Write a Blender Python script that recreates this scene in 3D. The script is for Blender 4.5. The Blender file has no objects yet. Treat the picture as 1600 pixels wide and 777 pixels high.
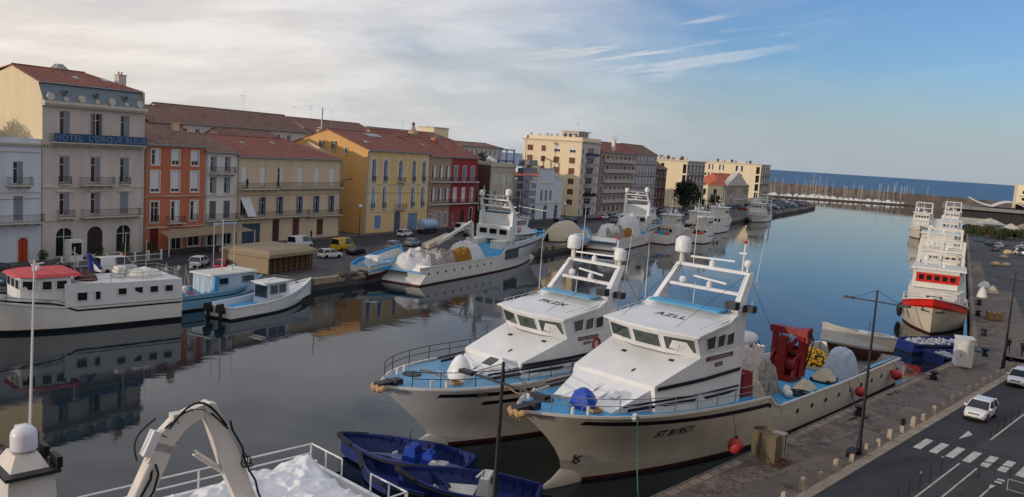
import bpy, bmesh, math, random
from mathutils import Vector, Matrix, noise
R = math.radians
S = bpy.context.scene
COL = S.collection
random.seed(7)

# ------------------------------------------------------------------ camera
HC = 19.5
PITCH, ROLL = 0.11551, 0.06657
cam_d = bpy.data.cameras.new("camera")
cam = bpy.data.objects.new("camera", cam_d); COL.objects.link(cam)
cam_d.sensor_width = 36.0
cam_d.lens = 36.0 * 1300 / 1600
cam_d.clip_start = 0.5; cam_d.clip_end = 90000
cam.matrix_world = (Matrix.Translation((0, 0, HC)) @ Matrix.Rotation(math.pi/2 - PITCH, 4, 'X')
                    @ Matrix.Rotation(ROLL, 4, 'Z'))
S.camera = cam

# ------------------------------------------------------------------ light
SUN_AZ = math.atan2(-0.50, -0.87)      # world angle of the direction towards the sun
SUN_EL = R(8.5)
sd = bpy.data.lights.new("sun", 'SUN'); sd.energy = 2.0; sd.angle = R(0.5); sd.color = (1.0, 0.84, 0.68)
sun = bpy.data.objects.new("sun", sd); COL.objects.link(sun)
tow = Vector((math.cos(SUN_AZ)*math.cos(SUN_EL), math.sin(SUN_AZ)*math.cos(SUN_EL), math.sin(SUN_EL)))
sun.rotation_euler = tow.to_track_quat('Z', 'Y').to_euler()

W = bpy.data.worlds.new("World"); S.world = W; W.use_nodes = True
def build_world():
    nt = W.node_tree; nt.nodes.clear()
    N = nt.nodes.new; L = nt.links.new
    out = N('ShaderNodeOutputWorld'); bg = N('ShaderNodeBackground'); bg.inputs[1].default_value = SKY_STRENGTH
    sky = N('ShaderNodeTexSky'); sky.sky_type = 'NISHITA'; sky.sun_disc = False
    sky.sun_elevation = SUN_EL; sky.sun_rotation = math.pi/2 - SUN_AZ
    sky.altitude = 0; sky.air_density = 1.0; sky.dust_density = 0.6; sky.ozone_density = 2.0
    tc = N('ShaderNodeTexCoord'); sep = N('ShaderNodeSeparateXYZ'); L(tc.outputs['Generated'], sep.inputs[0])
    def M(op, a, b=None, c=None, clamp=False):
        n = N('ShaderNodeMath'); n.operation = op; n.use_clamp = clamp
        for i, q in enumerate((a, b, c)):
            if q is None: continue
            if isinstance(q, (int, float)): n.inputs[i].default_value = q
            else: L(q, n.inputs[i])
        return n.outputs[0]
    def mr(v, a, b, c=0., d=1.):
        n = N('ShaderNodeMapRange'); n.interpolation_type = 'SMOOTHSTEP'
        L(v, n.inputs[0]); n.inputs[1].default_value = a; n.inputs[2].default_value = b
        n.inputs[3].default_value = c; n.inputs[4].default_value = d; return n.outputs[0]
    # azimuth (0 straight down the picture's middle axis, negative to the left) and elevation
    az = M('ARCTAN2', sep.outputs[0], sep.outputs[1]); el = M('ARCSINE', sep.outputs[2])
    def fbm(sx, sy, det, rough, off, tilt=0.0):
        cb = N('ShaderNodeCombineXYZ')
        L(M('MULTIPLY', az, sx), cb.inputs[0])
        L(M('ADD', M('MULTIPLY', el, sy), M('MULTIPLY', az, tilt)), cb.inputs[1]); cb.inputs[2].default_value = off
        n = N('ShaderNodeTexNoise'); n.inputs['Scale'].default_value = 1; n.inputs['Detail'].default_value = det
        n.inputs['Roughness'].default_value = rough; L(cb.outputs[0], n.inputs['Vector']); return n.outputs['Fac']
    n1 = fbm(3.0, 11.0, 6, .58, 2.1, 1.6)
    n2 = fbm(7.0, 38.0, 5, .6, 7.7, -5.0)
    n3 = fbm(4.0, 46.0, 6, .62, 13.3, -9.0)
    # broad veil: thick to the left, ending past the middle of the picture
    cov = mr(M('ADD', az, M('MULTIPLY', M('SUBTRACT', n1, .5), .9)), -.25, .34, 1.0, 0.0)
    tex = mr(n1, .28, .60, .82, 1.0)
    veil = M('MULTIPLY', M('MULTIPLY', cov, tex), .95)
    low = mr(el, -.01, .10, 0.70, 1.0)
    veil = M('MULTIPLY', veil, low)
    streak = M('MULTIPLY', mr(n3, .53, .66), mr(el, .07, .12))
    streak = M('MULTIPLY', streak, mr(az, .05, .42, .8, .0))
    band = M('MULTIPLY', mr(n2, .50, .70), M('MULTIPLY', mr(el, .03, .08), mr(az, -.2, .25, .5, .05)))
    back = mr(M('ABSOLUTE', az), .75, 1.35, 0.0, .9)      # unseen cloud bank added behind the viewer for neutral fill light
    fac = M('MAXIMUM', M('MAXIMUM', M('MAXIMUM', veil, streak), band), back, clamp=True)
    # cloud colour: warm low on the left (towards the sunset), lavender grey higher up
    def rgb(c): n = N('ShaderNodeRGB'); n.outputs[0].default_value = (*c, 1); return n.outputs[0]
    def mix(f, a, b):
        n = N('ShaderNodeMix'); n.data_type = 'RGBA'
        if isinstance(f, (int, float)): n.inputs[0].default_value = f
        else: L(f, n.inputs[0])
        L(a, n.inputs[6]); L(b, n.inputs[7]); return n.outputs[2]
    warm = M('MULTIPLY', mr(az, -.75, .15, 1.0, 0.0), mr(el, .02, .26, 1.0, .12))
    ccol = mix(warm, rgb(CLOUD_COOL), rgb(CLOUD_WARM))
    shade = mr(n2, .35, .65, .88, 1.06)
    vm = N('ShaderNodeVectorMath'); vm.operation = 'SCALE'; L(ccol, vm.inputs[0]); L(shade, vm.inputs['Scale'])
    # clear sky, blues deepened a little to the right
    mul = N('ShaderNodeMix'); mul.data_type = 'RGBA'; mul.blend_type = 'MULTIPLY'; mul.inputs[0].default_value = 1
    L(sky.outputs[0], mul.inputs[6]); mul.inputs[7].default_value = (*SKY_TINT, 1)
    # a thin greyish haze layer just above the sea horizon
    hz = mr(el, -.005, .13, .85, 0.0)
    clear = mix(hz, mul.outputs[2], rgb(HORIZON))
    # out-of-view sky: brightened overhead to lift shaded fronts, dimmed behind the viewer
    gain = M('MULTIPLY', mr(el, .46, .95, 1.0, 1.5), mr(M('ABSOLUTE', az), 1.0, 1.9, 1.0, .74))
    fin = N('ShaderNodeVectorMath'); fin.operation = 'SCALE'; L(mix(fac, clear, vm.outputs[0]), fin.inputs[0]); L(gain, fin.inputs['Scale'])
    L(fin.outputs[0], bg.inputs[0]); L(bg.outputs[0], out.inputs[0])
SKY_STRENGTH = 0.1
SKY_TINT = (0.80, 1.0, 1.45)
CLOUD_COOL = (7.05, 7.0, 7.15)
CLOUD_WARM = (9.6, 8.5, 7.4)
HORIZON = (3.9, 4.45, 5.1)
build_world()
S.view_settings.view_transform = 'Standard'; S.view_settings.look = 'None'
S.view_settings.gamma = 1; S.view_settings.use_curve_mapping = False
S.view_settings.exposure = 0.08
S.cycles.max_bounces = 6; S.cycles.transmission_bounces = 3; S.cycles.transparent_max_bounces = 6
S.cycles.glossy_bounces = 4; S.cycles.diffuse_bounces = 3
S.cycles.use_denoising = True

# ------------------------------------------------------------------ frames on the ground
class Frame:
    def __init__(s, o, d):
        n = math.hypot(*d); s.o = o; s.d = (d[0]/n, d[1]/n); s.l = (-d[1]/n, d[0]/n); s.a = math.atan2(d[1], d[0])
    def w(s, x, y, z=0): return Vector((s.o[0]+s.d[0]*x+s.l[0]*y, s.o[1]+s.d[1]*x+s.l[1]*y, z))
FL = Frame((-62.0, 104.5), (.484, .875))     # west bank: x runs out to sea along the house fronts, +y inland
FR = Frame((52.1, 91.7), (.47, .883))        # east quay beyond its bend: +y over the water
FQ = Frame((13.2, 48.5), (.682, .731))       # east quay below the camera: +y over the water
GZ = 1.4

# ------------------------------------------------------------------ materials
def lin(c): c = c/255.; return c/12.92 if c <= .04045 else ((c+.055)/1.055)**2.4
def C(r, g, b): return (lin(r), lin(g), lin(b))
MATS = {}
def mat(name, col, rough=.6, var=.12, scale=1.5, spec=.4, metal=0., bump=0., bscale=20., streak=False, dirt=0., cracks=0., rust=0.):
    if name in MATS: return MATS[name]
    m = bpy.data.materials.new(name); m.use_nodes = True; nt = m.node_tree; N = nt.nodes.new; L = nt.links.new
    b = nt.nodes['Principled BSDF']; b.inputs['Roughness'].default_value = rough
    b.inputs['Metallic'].default_value = metal; b.inputs['Specular IOR Level'].default_value = spec
    tc = N('ShaderNodeTexCoord'); mp = N('ShaderNodeMapping'); L(tc.outputs['Object'], mp.inputs[0])
    if streak: mp.inputs['Scale'].default_value = (1.6, 1.6, .22)
    nz = N('ShaderNodeTexNoise'); nz.inputs['Scale'].default_value = scale; nz.inputs['Detail'].default_value = 6
    nz.inputs['Roughness'].default_value = .62; L(mp.outputs[0], nz.inputs['Vector'])
    rp = N('ShaderNodeValToRGB'); rp.color_ramp.elements[0].position = .28; rp.color_ramp.elements[1].position = .72
    lo = tuple(max(0, x*(1-var*1.6)) for x in col); hi = tuple(min(1, x*(1+var)) for x in col)
    rp.color_ramp.elements[0].color = (*lo, 1); rp.color_ramp.elements[1].color = (*hi, 1)
    L(nz.outputs['Fac'], rp.inputs[0]); src = rp.outputs[0]
    if dirt:
        n2 = N('ShaderNodeTexNoise'); n2.inputs['Scale'].default_value = scale*.45; n2.inputs['Detail'].default_value = 8
        n2.inputs['Roughness'].default_value = .7; L(mp.outputs[0], n2.inputs['Vector'])
        r2 = N('ShaderNodeValToRGB'); r2.color_ramp.elements[0].position = .52; r2.color_ramp.elements[1].position = .74
        r2.color_ramp.elements[0].color = (0, 0, 0, 1); r2.color_ramp.elements[1].color = (dirt, dirt, dirt, 1)
        L(n2.outputs['Fac'], r2.inputs[0])
        mx = N('ShaderNodeMix'); mx.data_type = 'RGBA'; L(r2.outputs[0], mx.inputs[0]); L(src, mx.inputs[6])
        mx.inputs[7].default_value = (col[0]*.42+.01, col[1]*.38+.008, col[2]*.33+.006, 1); src = mx.outputs[2]
    if cracks:      # a web of thin dark cracks and repaired joints
        cv = N('ShaderNodeTexVoronoi'); cv.feature = 'DISTANCE_TO_EDGE'; cv.inputs['Scale'].default_value = .28
        dn = N('ShaderNodeTexNoise'); dn.inputs['Scale'].default_value = .9; dn.inputs['Detail'].default_value = 5; L(tc.outputs['Object'], dn.inputs['Vector'])
        da = N('ShaderNodeVectorMath'); da.operation = 'MULTIPLY_ADD'; L(dn.outputs['Color'], da.inputs[0]); da.inputs[1].default_value = (2.2, 2.2, 0); L(tc.outputs['Object'], da.inputs[2]); L(da.outputs[0], cv.inputs['Vector'])
        cr = N('ShaderNodeMapRange'); L(cv.outputs['Distance'], cr.inputs[0]); cr.inputs[1].default_value = .004; cr.inputs[2].default_value = .022; cr.inputs[3].default_value = cracks; cr.inputs[4].default_value = 0
        mc = N('ShaderNodeMix'); mc.data_type = 'RGBA'; L(cr.outputs[0], mc.inputs[0]); L(src, mc.inputs[6]); mc.inputs[7].default_value = (.02, .018, .017, 1); src = mc.outputs[2]
    if rust:        # runs of rust down the plating and a grimy band above the waterline
        rm = N('ShaderNodeMapping'); L(tc.outputs['Object'], rm.inputs[0]); rm.inputs['Scale'].default_value = (3.2, 3.2, .28)
        rn = N('ShaderNodeTexNoise'); rn.inputs['Scale'].default_value = 1.1; rn.inputs['Detail'].default_value = 7; rn.inputs['Roughness'].default_value = .75; L(rm.outputs[0], rn.inputs['Vector'])
        rr = N('ShaderNodeMapRange'); L(rn.outputs['Fac'], rr.inputs[0]); rr.inputs[1].default_value = .60; rr.inputs[2].default_value = .78; rr.inputs[3].default_value = 0; rr.inputs[4].default_value = rust
        sz = N('ShaderNodeSeparateXYZ'); L(tc.outputs['Object'], sz.inputs[0])
        lz = N('ShaderNodeMapRange'); L(sz.outputs[2], lz.inputs[0]); lz.inputs[1].default_value = .15; lz.inputs[2].default_value = 1.1; lz.inputs[3].default_value = .5*rust; lz.inputs[4].default_value = 0
        lm = N('ShaderNodeMath'); lm.operation = 'MULTIPLY'; L(lz.outputs[0], lm.inputs[0]); L(rn.outputs['Fac'], lm.inputs[1])
        mxr = N('ShaderNodeMath'); mxr.operation = 'MAXIMUM'; L(rr.outputs[0], mxr.inputs[0]); L(lm.outputs[0], mxr.inputs[1])
        mr2 = N('ShaderNodeMix'); mr2.data_type = 'RGBA'; L(mxr.outputs[0], mr2.inputs[0]); L(src, mr2.inputs[6]); mr2.inputs[7].default_value = (.20, .10, .05, 1); src = mr2.outputs[2]
    L(src, b.inputs['Base Color'])
    if bump:
        n3 = N('ShaderNodeTexNoise'); n3.inputs['Scale'].default_value = bscale; n3.inputs['Detail'].default_value = 4
        L(tc.outputs['Object'], n3.inputs['Vector'])
        bp = N('ShaderNodeBump'); bp.inputs['Strength'].default_value = bump; bp.inputs['Distance'].default_value = .05
        L(n3.outputs['Fac'], bp.inputs['Height']); L(bp.outputs[0], b.inputs['Normal'])
    MATS[name] = m; return m
def tile_mat(name, col, scale=1.0):
    """Canal tiles: rows down the slope, mottled tile to tile."""
    m = bpy.data.materials.new(name); m.use_nodes = True; nt = m.node_tree; N = nt.nodes.new; L = nt.links.new
    b = nt.nodes['Principled BSDF']; b.inputs['Roughness'].default_value = .85
    tc = N('ShaderNodeTexCoord'); mp = N('ShaderNodeMapping'); L(tc.outputs['Object'], mp.inputs[0])
    mp.inputs['Scale'].default_value = (3.6*scale, 2.4*scale, 1)
    vo = N('ShaderNodeTexVoronoi'); vo.inputs['Scale'].default_value = 1; L(mp.outputs[0], vo.inputs['Vector'])
    nz = N('ShaderNodeTexNoise'); nz.inputs['Scale'].default_value = .35; nz.inputs['Detail'].default_value = 8
    nz.inputs['Roughness'].default_value = .7; L(tc.outputs['Object'], nz.inputs['Vector'])
    mm = N('ShaderNodeMix'); mm.data_type = 'RGBA'; mm.inputs[0].default_value = .55
    L(vo.outputs['Color'], mm.inputs[6]); L(nz.outputs['Fac'], mm.inputs[7])
    bw = N('ShaderNodeRGBToBW'); L(mm.outputs[2], bw.inputs[0])
    rp = N('ShaderNodeValToRGB'); e = rp.color_ramp.elements; e[0].position = .2; e[1].position = .8
    e[0].color = (col[0]*.45, col[1]*.42, col[2]*.42, 1); e[1].color = (min(1, col[0]*1.45), col[1]*1.5, col[2]*1.6, 1)
    L(bw.outputs[0], rp.inputs[0]); L(rp.outputs[0], b.inputs['Base Color'])
    wv = N('ShaderNodeTexWave'); wv.bands_direction = 'X'; wv.inputs['Scale'].default_value = 1.4; wv.inputs['Distortion'].default_value = .6
    L(tc.outputs['Object'], wv.inputs['Vector'])
    bp = N('ShaderNodeBump'); bp.inputs['Strength'].default_value = .8; bp.inputs['Distance'].default_value = .08
    L(wv.outputs['Fac'], bp.inputs['Height']); L(bp.outputs[0], b.inputs['Normal'])
    MATS[name] = m; return m
def cobble_mat(name, c1, c2, mortar, scale, rowh=.5, bump=.5, dirt=.6):
    m = bpy.data.materials.new(name); m.use_nodes = True; nt = m.node_tree; N = nt.nodes.new; L = nt.links.new
    b = nt.nodes['Principled BSDF']; b.inputs['Roughness'].default_value = .8
    tc = N('ShaderNodeTexCoord'); br = N('ShaderNodeTexBrick'); br.inputs['Scale'].default_value = scale
    ds = N('ShaderNodeTexNoise'); ds.inputs['Scale'].default_value = 1.2; L(tc.outputs['Object'], ds.inputs['Vector'])
    ad = N('ShaderNodeVectorMath'); ad.operation = 'MULTIPLY_ADD'; L(ds.outputs['Color'], ad.inputs[0])
    ad.inputs[1].default_value = (.12, .12, 0); L(tc.outputs['Object'], ad.inputs[2]); L(ad.outputs[0], br.inputs['Vector'])
    br.inputs['Color1'].default_value = (*c1, 1); br.inputs['Color2'].default_value = (*c2, 1); br.inputs['Mortar'].default_value = (*mortar, 1)
    br.inputs['Mortar Size'].default_value = .03; br.inputs['Row Height'].default_value = rowh; br.inputs['Mortar Smooth'].default_value = .4
    nz = N('ShaderNodeTexNoise'); nz.inputs['Scale'].default_value = .55; nz.inputs['Detail'].default_value = 9
    nz.inputs['Roughness'].default_value = .68; L(tc.outputs['Object'], nz.inputs['Vector'])
    r2 = N('ShaderNodeValToRGB'); r2.color_ramp.elements[0].position = .42; r2.color_ramp.elements[1].position = .66
    r2.color_ramp.elements[0].color = (1, 1, 1, 1); r2.color_ramp.elements[1].color = (1-dirt, 1-dirt*1.02, 1-dirt*1.02, 1)
    L(nz.outputs['Fac'], r2.inputs[0])
    mx = N('ShaderNodeMix'); mx.data_type = 'RGBA'; mx.blend_type = 'MULTIPLY'; mx.inputs[0].default_value = 1
    L(br.outputs['Color'], mx.inputs[6]); L(r2.outputs[0], mx.inputs[7]); L(mx.outputs[2], b.inputs['Base Color'])
    bp = N('ShaderNodeBump'); bp.inputs['Strength'].default_value = bump; bp.inputs['Distance'].default_value = .03
    iv = N('ShaderNodeMath'); iv.operation = 'SUBTRACT'; iv.inputs[0].default_value = 1; L(br.outputs['Fac'], iv.inputs[1])
    L(iv.outputs[0], bp.inputs['Height']); L(bp.outputs[0], b.inputs['Normal'])
    MATS[name] = m; return m
def water_mat(name, deep, amp, sx, rough=.02, big=0., spec=.5):
    m = bpy.data.materials.new(name); m.use_nodes = True; nt = m.node_tree; N = nt.nodes.new; L = nt.links.new
    b = nt.nodes['Principled BSDF']; b.inputs['Base Color'].default_value = (*deep, 1)
    b.inputs['Roughness'].default_value = rough; b.inputs['IOR'].default_value = 1.333; b.inputs['Specular IOR Level'].default_value = spec
    tc = N('ShaderNodeTexCoord'); mp = N('ShaderNodeMapping'); L(tc.outputs['Object'], mp.inputs[0])
    mp.inputs['Rotation'].default_value = (0, 0, R(28)); mp.inputs['Scale'].default_value = (.55, 1, 1)
    n1 = N('ShaderNodeTexNoise'); n1.inputs['Scale'].default_value = sx; n1.inputs['Detail'].default_value = 5
    n1.inputs['Roughness'].default_value = .55; L(mp.outputs[0], n1.inputs['Vector'])
    # calmer and livelier patches
    n2 = N('ShaderNodeTexNoise'); n2.inputs['Scale'].default_value = .035; n2.inputs['Detail'].default_value = 3; L(mp.outputs[0], n2.inputs['Vector'])
    r = N('ShaderNodeMapRange'); L(n2.outputs['Fac'], r.inputs[0]); r.inputs[1].default_value = .42; r.inputs[2].default_value = .62
    r.inputs[3].default_value = amp*.5; r.inputs[4].default_value = amp*1.5
    n3 = N('ShaderNodeTexNoise'); n3.inputs['Scale'].default_value = sx*.22; n3.inputs['Detail'].default_value = 2; L(mp.outputs[0], n3.inputs['Vector'])
    ad = N('ShaderNodeMath'); ad.operation = 'MULTIPLY_ADD'; L(n3.outputs['Fac'], ad.inputs[0]); ad.inputs[1].default_value = 1.5 + big; L(n1.outputs['Fac'], ad.inputs[2])
    bp = N('ShaderNodeBump'); bp.inputs['Distance'].default_value = .1; L(r.outputs[0], bp.inputs['Strength'])
    L(ad.outputs[0], bp.inputs['Height']); L(bp.outputs[0], b.inputs['Normal'])
    MATS[name] = m; return m

white = mat('white_paint', C(216, 217, 218), .38, .06, .5, dirt=.16, bump=.05, bscale=1.6, rust=.16)
white_old = mat('weathered_white_paint', C(208, 206, 200), .5, .07, .6, dirt=.32, streak=True)
hull_white = mat('hull_white', C(222, 219, 214), .32, .05, .5, streak=True, dirt=.14, bump=.06, bscale=1.3, rust=.42)
hull_cream = mat('hull_cream', C(214, 204, 186), .35, .06, .5, streak=True, dirt=.2, bump=.06, bscale=1.3, rust=.55)
antifoul = mat('red_brown_bottom_paint', C(78, 34, 30), .6, .2, 1.5, dirt=.3)
black_b = mat('black_bottom_paint', C(24, 24, 28), .5)
navy = mat('navy_stripe', C(22, 24, 40), .35, .08)
deck_blue = mat('blue_deck_paint', C(62, 150, 200), .45, .10, 1.2, dirt=.22)
pale_blue = mat('pale_blue_paint', C(120, 170, 200), .45, .08, 1, dirt=.3)
bright_blue = mat('bright_blue_paint', C(50, 150, 205), .45, .08, 1.2, dirt=.15)
skiff_blue = mat('dark_blue_skiff_paint', C(22, 40, 104), .5, .2, 1.6, dirt=.5)
tarp_blue = mat('blue_tarp', C(26, 66, 168), .5, .12, 2)
rubber = mat('black_rubber', C(26, 26, 27), .75, .2, 3)
steel = mat('dark_steel', C(48, 50, 54), .5, .15, 3, metal=.4)
galv = mat('galvanised_steel', C(150, 152, 152), .45, .1, 3, metal=.6)
red_p = mat('red_machine_paint', C(126, 26, 24), .4, .12, 1.2, dirt=.4)
red_b = mat('red_band_paint', C(196, 34, 26), .42, .1, .8, dirt=.15)
pink_red = mat('faded_red_paint', C(196, 70, 78), .5, .1, 1, dirt=.15)
orange_f = mat('orange_red_plastic', C(176, 58, 54), .5, .12, 2, dirt=.3)
yellow_f = mat('yellow_float_plastic', C(224, 172, 40), .5, .18, 4)
canvas = mat('white_canvas', C(198, 198, 200), .8, .1, 1.2, bump=.5, bscale=5, dirt=.2)
tarp_w = mat('white_plastic_tarp', C(222, 222, 226), .42, .06, 1.2, bump=.35, bscale=4, dirt=.08)
beige_cloth = mat('beige_canvas', C(180, 168, 148), .85, .1, 1, bump=.5, bscale=6, dirt=.3)
net_grey = mat('grey_net', C(150, 142, 134), .95, .35, 3.5, bump=1., bscale=12, dirt=.5)
net_dark = mat('dark_net', C(40, 38, 40), .95, .4, 6, bump=1., bscale=20)
tan_rope = mat('tan_rope_mat', C(172, 140, 104), .95, .2, 8)
wood = mat('weathered_wood', C(110, 84, 60), .8, .25, 3)
glass = mat('dark_glass', C(26, 32, 36), .07, .3, 1.5, spec=.6)
glass_b = mat('window_glass', C(34, 38, 44), .12, .35, .8, spec=.5)
glass_g = mat('wheelhouse_glass', C(58, 70, 66), .08, .35, 1.0, spec=.6)
tyre_m = mat('tyre_rubber', C(20, 20, 21), .85)
rim_m = mat('alloy_rim', C(150, 152, 156), .35, .1, metal=.7)
lamp_glass = mat('headlamp_plastic', C(200, 205, 210), .15, .05)
black_plastic = mat('black_plastic', C(18, 18, 19), .5)
skin_m = mat('skin', C(190, 140, 112), .6)
dark_cloth = mat('dark_clothing', C(30, 30, 36), .85)
blue_cloth = mat('denim_clothing', C(38, 46, 66), .85)
slate = mat('slate_mansard', C(112, 124, 134), .6, .16, 1.6, bump=.5, bscale=6, dirt=.3)
tiles_red = tile_mat('red_roof_tiles', C(136, 80, 64))
tiles_brown = tile_mat('brown_roof_tiles', C(120, 88, 74))
tiles_orange = tile_mat('orange_roof_tiles', C(188, 100, 68))
iron = mat('wrought_iron', C(44, 46, 52), .6, .1)
trim = mat('pale_stone_trim', C(196, 188, 176), .75, .08, 1.2, dirt=.25)
shut_grey = mat('grey_shutter', C(128, 130, 140), .7, .08, 2)
shut_white = mat('white_shutter', C(206, 208, 214), .6, .05, 2)
shut_brown = mat('brown_shutter', C(112, 62, 42), .7, .12, 2)
shut_blue = mat('blue_shutter', C(110, 134, 166), .7, .08, 2)
frame_w = mat('white_window_frame', C(210, 210, 208), .5, .04)

# ------------------------------------------------------------------ mesh helpers
class MB:
    def __init__(s): s.v = []; s.f = []; s.mi = []; s.m = []
    def idx(s, m):
        if m not in s.m: s.m.append(m)
        return s.m.index(m)
    def face(s, pts, m):
        n = len(s.v); s.v += [tuple(p) for p in pts]; s.f.append(tuple(range(n, n+len(pts)))); s.mi.append(s.idx(m)); return s
    def hexa(s, b, t, m):
        """b, t: four bottom and four top corners, counter-clockwise seen from above"""
        n = len(s.v); s.v += [tuple(p) for p in b] + [tuple(p) for p in t]; k = s.idx(m)
        for q in ((3,2,1,0), (4,5,6,7), (0,1,5,4), (1,2,6,5), (2,3,7,6), (3,0,4,7)):
            s.f.append(tuple(n+i for i in q)); s.mi.append(k)
        return s
    def box(s, x0, x1, y0, y1, z0, z1, m, top=1.0, top_y=None):
        if x1 < x0: x0, x1 = x1, x0
        if y1 < y0: y0, y1 = y1, y0
        cx, cy = (x0+x1)/2, (y0+y1)/2; ty = top if top_y is None else top_y
        return s.hexa([(x0,y0,z0),(x1,y0,z0),(x1,y1,z0),(x0,y1,z0)],
                      [(cx+(x0-cx)*top,cy+(y0-cy)*ty,z1),(cx+(x1-cx)*top,cy+(y0-cy)*ty,z1),(cx+(x1-cx)*top,cy+(y1-cy)*ty,z1),(cx+(x0-cx)*top,cy+(y1-cy)*ty,z1)], m)
    def slab(s, O, U, V, N, m):
        """box spanned by three vectors from a corner"""
        O, U, V, N = map(Vector, (O, U, V, N))
        return s.hexa([O, O+U, O+U+V, O+V], [O+N, O+U+N, O+U+V+N, O+V+N], m)
    def bar(s, p, q, r, m, n=6, r2=None):
        p, q = Vector(p), Vector(q); d = q-p
        if d.length < 1e-6: return s
        d.normalize(); a = d.orthogonal().normalized(); b = d.cross(a); r2 = r if r2 is None else r2
        k0 = len(s.v); mi = s.idx(m)
        for c, rr in ((p, r), (q, r2)):
            for i in range(n):
                t = 2*math.pi*(i+.5)/n; s.v.append(tuple(c + a*math.cos(t)*rr + b*math.sin(t)*rr))
        for i in range(n):
            j = (i+1) % n; s.f.append((k0+i, k0+j, k0+n+j, k0+n+i)); s.mi.append(mi)
        s.f.append(tuple(k0+n-1-i for i in range(n))); s.mi.append(mi)
        s.f.append(tuple(k0+n+i for i in range(n))); s.mi.append(mi); return s
    def beam(s, p, q, w, h, m, up=(0, 0, 1), w2=None, h2=None):
        """rectangular beam between two points"""
        p, q = Vector(p), Vector(q); d = (q-p).normalized(); a = d.cross(Vector(up))
        if a.length < 1e-4: a = d.orthogonal()
        a.normalize(); b = a.cross(d).normalized(); w2 = w if w2 is None else w2; h2 = h if h2 is None else h2
        f = lambda c, ww, hh: [c-a*ww/2-b*hh/2, c+a*ww/2-b*hh/2, c+a*ww/2+b*hh/2, c-a*ww/2+b*hh/2]
        return s.hexa(f(p, w, h), f(q, w2, h2), m)
    def tube(s, pts, r, m, n=6):
        for a, b in zip(pts, pts[1:]): s.bar(a, b, r, m, n)
        return s
    def lathe(s, c, prof, m, n=16, axis='Z'):
        c = Vector(c); k0 = len(s.v); mi = s.idx(m)
        for r, z in prof:
            for i in range(n):
                t = 2*math.pi*i/n
                s.v.append(tuple(c + (Vector((r*math.cos(t), r*math.sin(t), z)) if axis == 'Z' else
                                      Vector((r*math.cos(t), z, r*math.sin(t))) if axis == 'Y' else Vector((z, r*math.cos(t), r*math.sin(t))))))
        for j in range(len(prof)-1):
            for i in range(n):
                i2 = (i+1) % n; s.f.append((k0+j*n+i, k0+j*n+i2, k0+(j+1)*n+i2, k0+(j+1)*n+i)); s.mi.append(mi)
        s.f.append(tuple(k0+n-1-i for i in range(n))); s.mi.append(mi)
        s.f.append(tuple(k0+(len(prof)-1)*n+i for i in range(n))); s.mi.append(mi); return s
    def ball(s, c, r, m, n=12, sx=1, sy=1, sz=1):
        c = Vector(c); k0 = len(s.v); mi = s.idx(m); h = max(4, n//2)
        for j in range(1, h):
            ph = math.pi*j/h
            for i in range(n):
                t = 2*math.pi*i/n
                s.v.append((c.x+r*sx*math.sin(ph)*math.cos(t), c.y+r*sy*math.sin(ph)*math.sin(t), c.z+r*sz*math.cos(ph)))
        s.v.append((c.x, c.y, c.z+r*sz)); s.v.append((c.x, c.y, c.z-r*sz)); T, B = len(s.v)-2, len(s.v)-1
        for j in range(h-2):
            for i in range(n):
                i2 = (i+1) % n; s.f.append((k0+j*n+i, k0+(j+1)*n+i, k0+(j+1)*n+i2, k0+j*n+i2)); s.mi.append(mi)
        for i in range(n):
            i2 = (i+1) % n; s.f.append((T, k0+i, k0+i2)); s.mi.append(mi)
            s.f.append((B, k0+(h-2)*n+i2, k0+(h-2)*n+i)); s.mi.append(mi)
        return s
    def prism(s, poly, vec, m):
        poly = [Vector(p) for p in poly]; vec = Vector(vec); k0 = len(s.v); n = len(poly); mi = s.idx(m)
        s.v += [tuple(p) for p in poly] + [tuple(p+vec) for p in poly]
        s.f.append(tuple(k0+n-1-i for i in range(n))); s.f.append(tuple(k0+n+i for i in range(n))); s.mi += [mi, mi]
        for i in range(n):
            j = (i+1) % n; s.f.append((k0+i, k0+j, k0+n+j, k0+n+i)); s.mi.append(mi)
        return s
    def grid(s, fn, nu, nv, m, mf=None):
        k0 = len(s.v)
        for j in range(nv+1):
            for i in range(nu+1): s.v.append(tuple(fn(i/nu, j/nv)))
        for j in range(nv):
            for i in range(nu):
                a = k0+j*(nu+1)+i; s.f.append((a, a+1, a+nu+2, a+nu+1)); s.mi.append(s.idx(mf(i/nu, j/nv) if mf else m))
        return s
    def ring(s, c, Rr, r, m, axis='Z', n=20, k=6):
        c = Vector(c); pts = []
        for i in range(n+1):
            t = 2*math.pi*i/n
            o = {'Z': (math.cos(t), math.sin(t), 0), 'Y': (math.cos(t), 0, math.sin(t)), 'X': (0, math.cos(t), math.sin(t))}[axis]
            pts.append(c + Vector(o)*Rr)
        return s.tube(pts, r, m, k)
    def build(s, name, parent=None, smooth=None, normals=False):
        me = bpy.data.meshes.new(name); me.from_pydata(s.v, [], s.f)
        for m in s.m: me.materials.append(m)
        me.polygons.foreach_set('material_index', s.mi)
        if normals:
            bm = bmesh.new(); bm.from_mesh(me); bmesh.ops.remove_doubles(bm, verts=bm.verts, dist=1e-4)
            bmesh.ops.recalc_face_normals(bm, faces=bm.faces); bm.to_mesh(me); bm.free()
        if smooth is not None:
            me.polygons.foreach_set('use_smooth', [True]*len(me.polygons)); me.set_sharp_from_angle(angle=R(smooth))
        me.update(); o = bpy.data.objects.new(name, me); COL.objects.link(o)
        if parent: o.parent = parent
        return o
def tag(o, label=None, cat=None, group=None, kind=None):
    if label: o['label'] = label
    if cat: o['category'] = cat
    if group: o['group'] = group
    if kind: o['kind'] = kind
    return o
LABELS = {}
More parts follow.
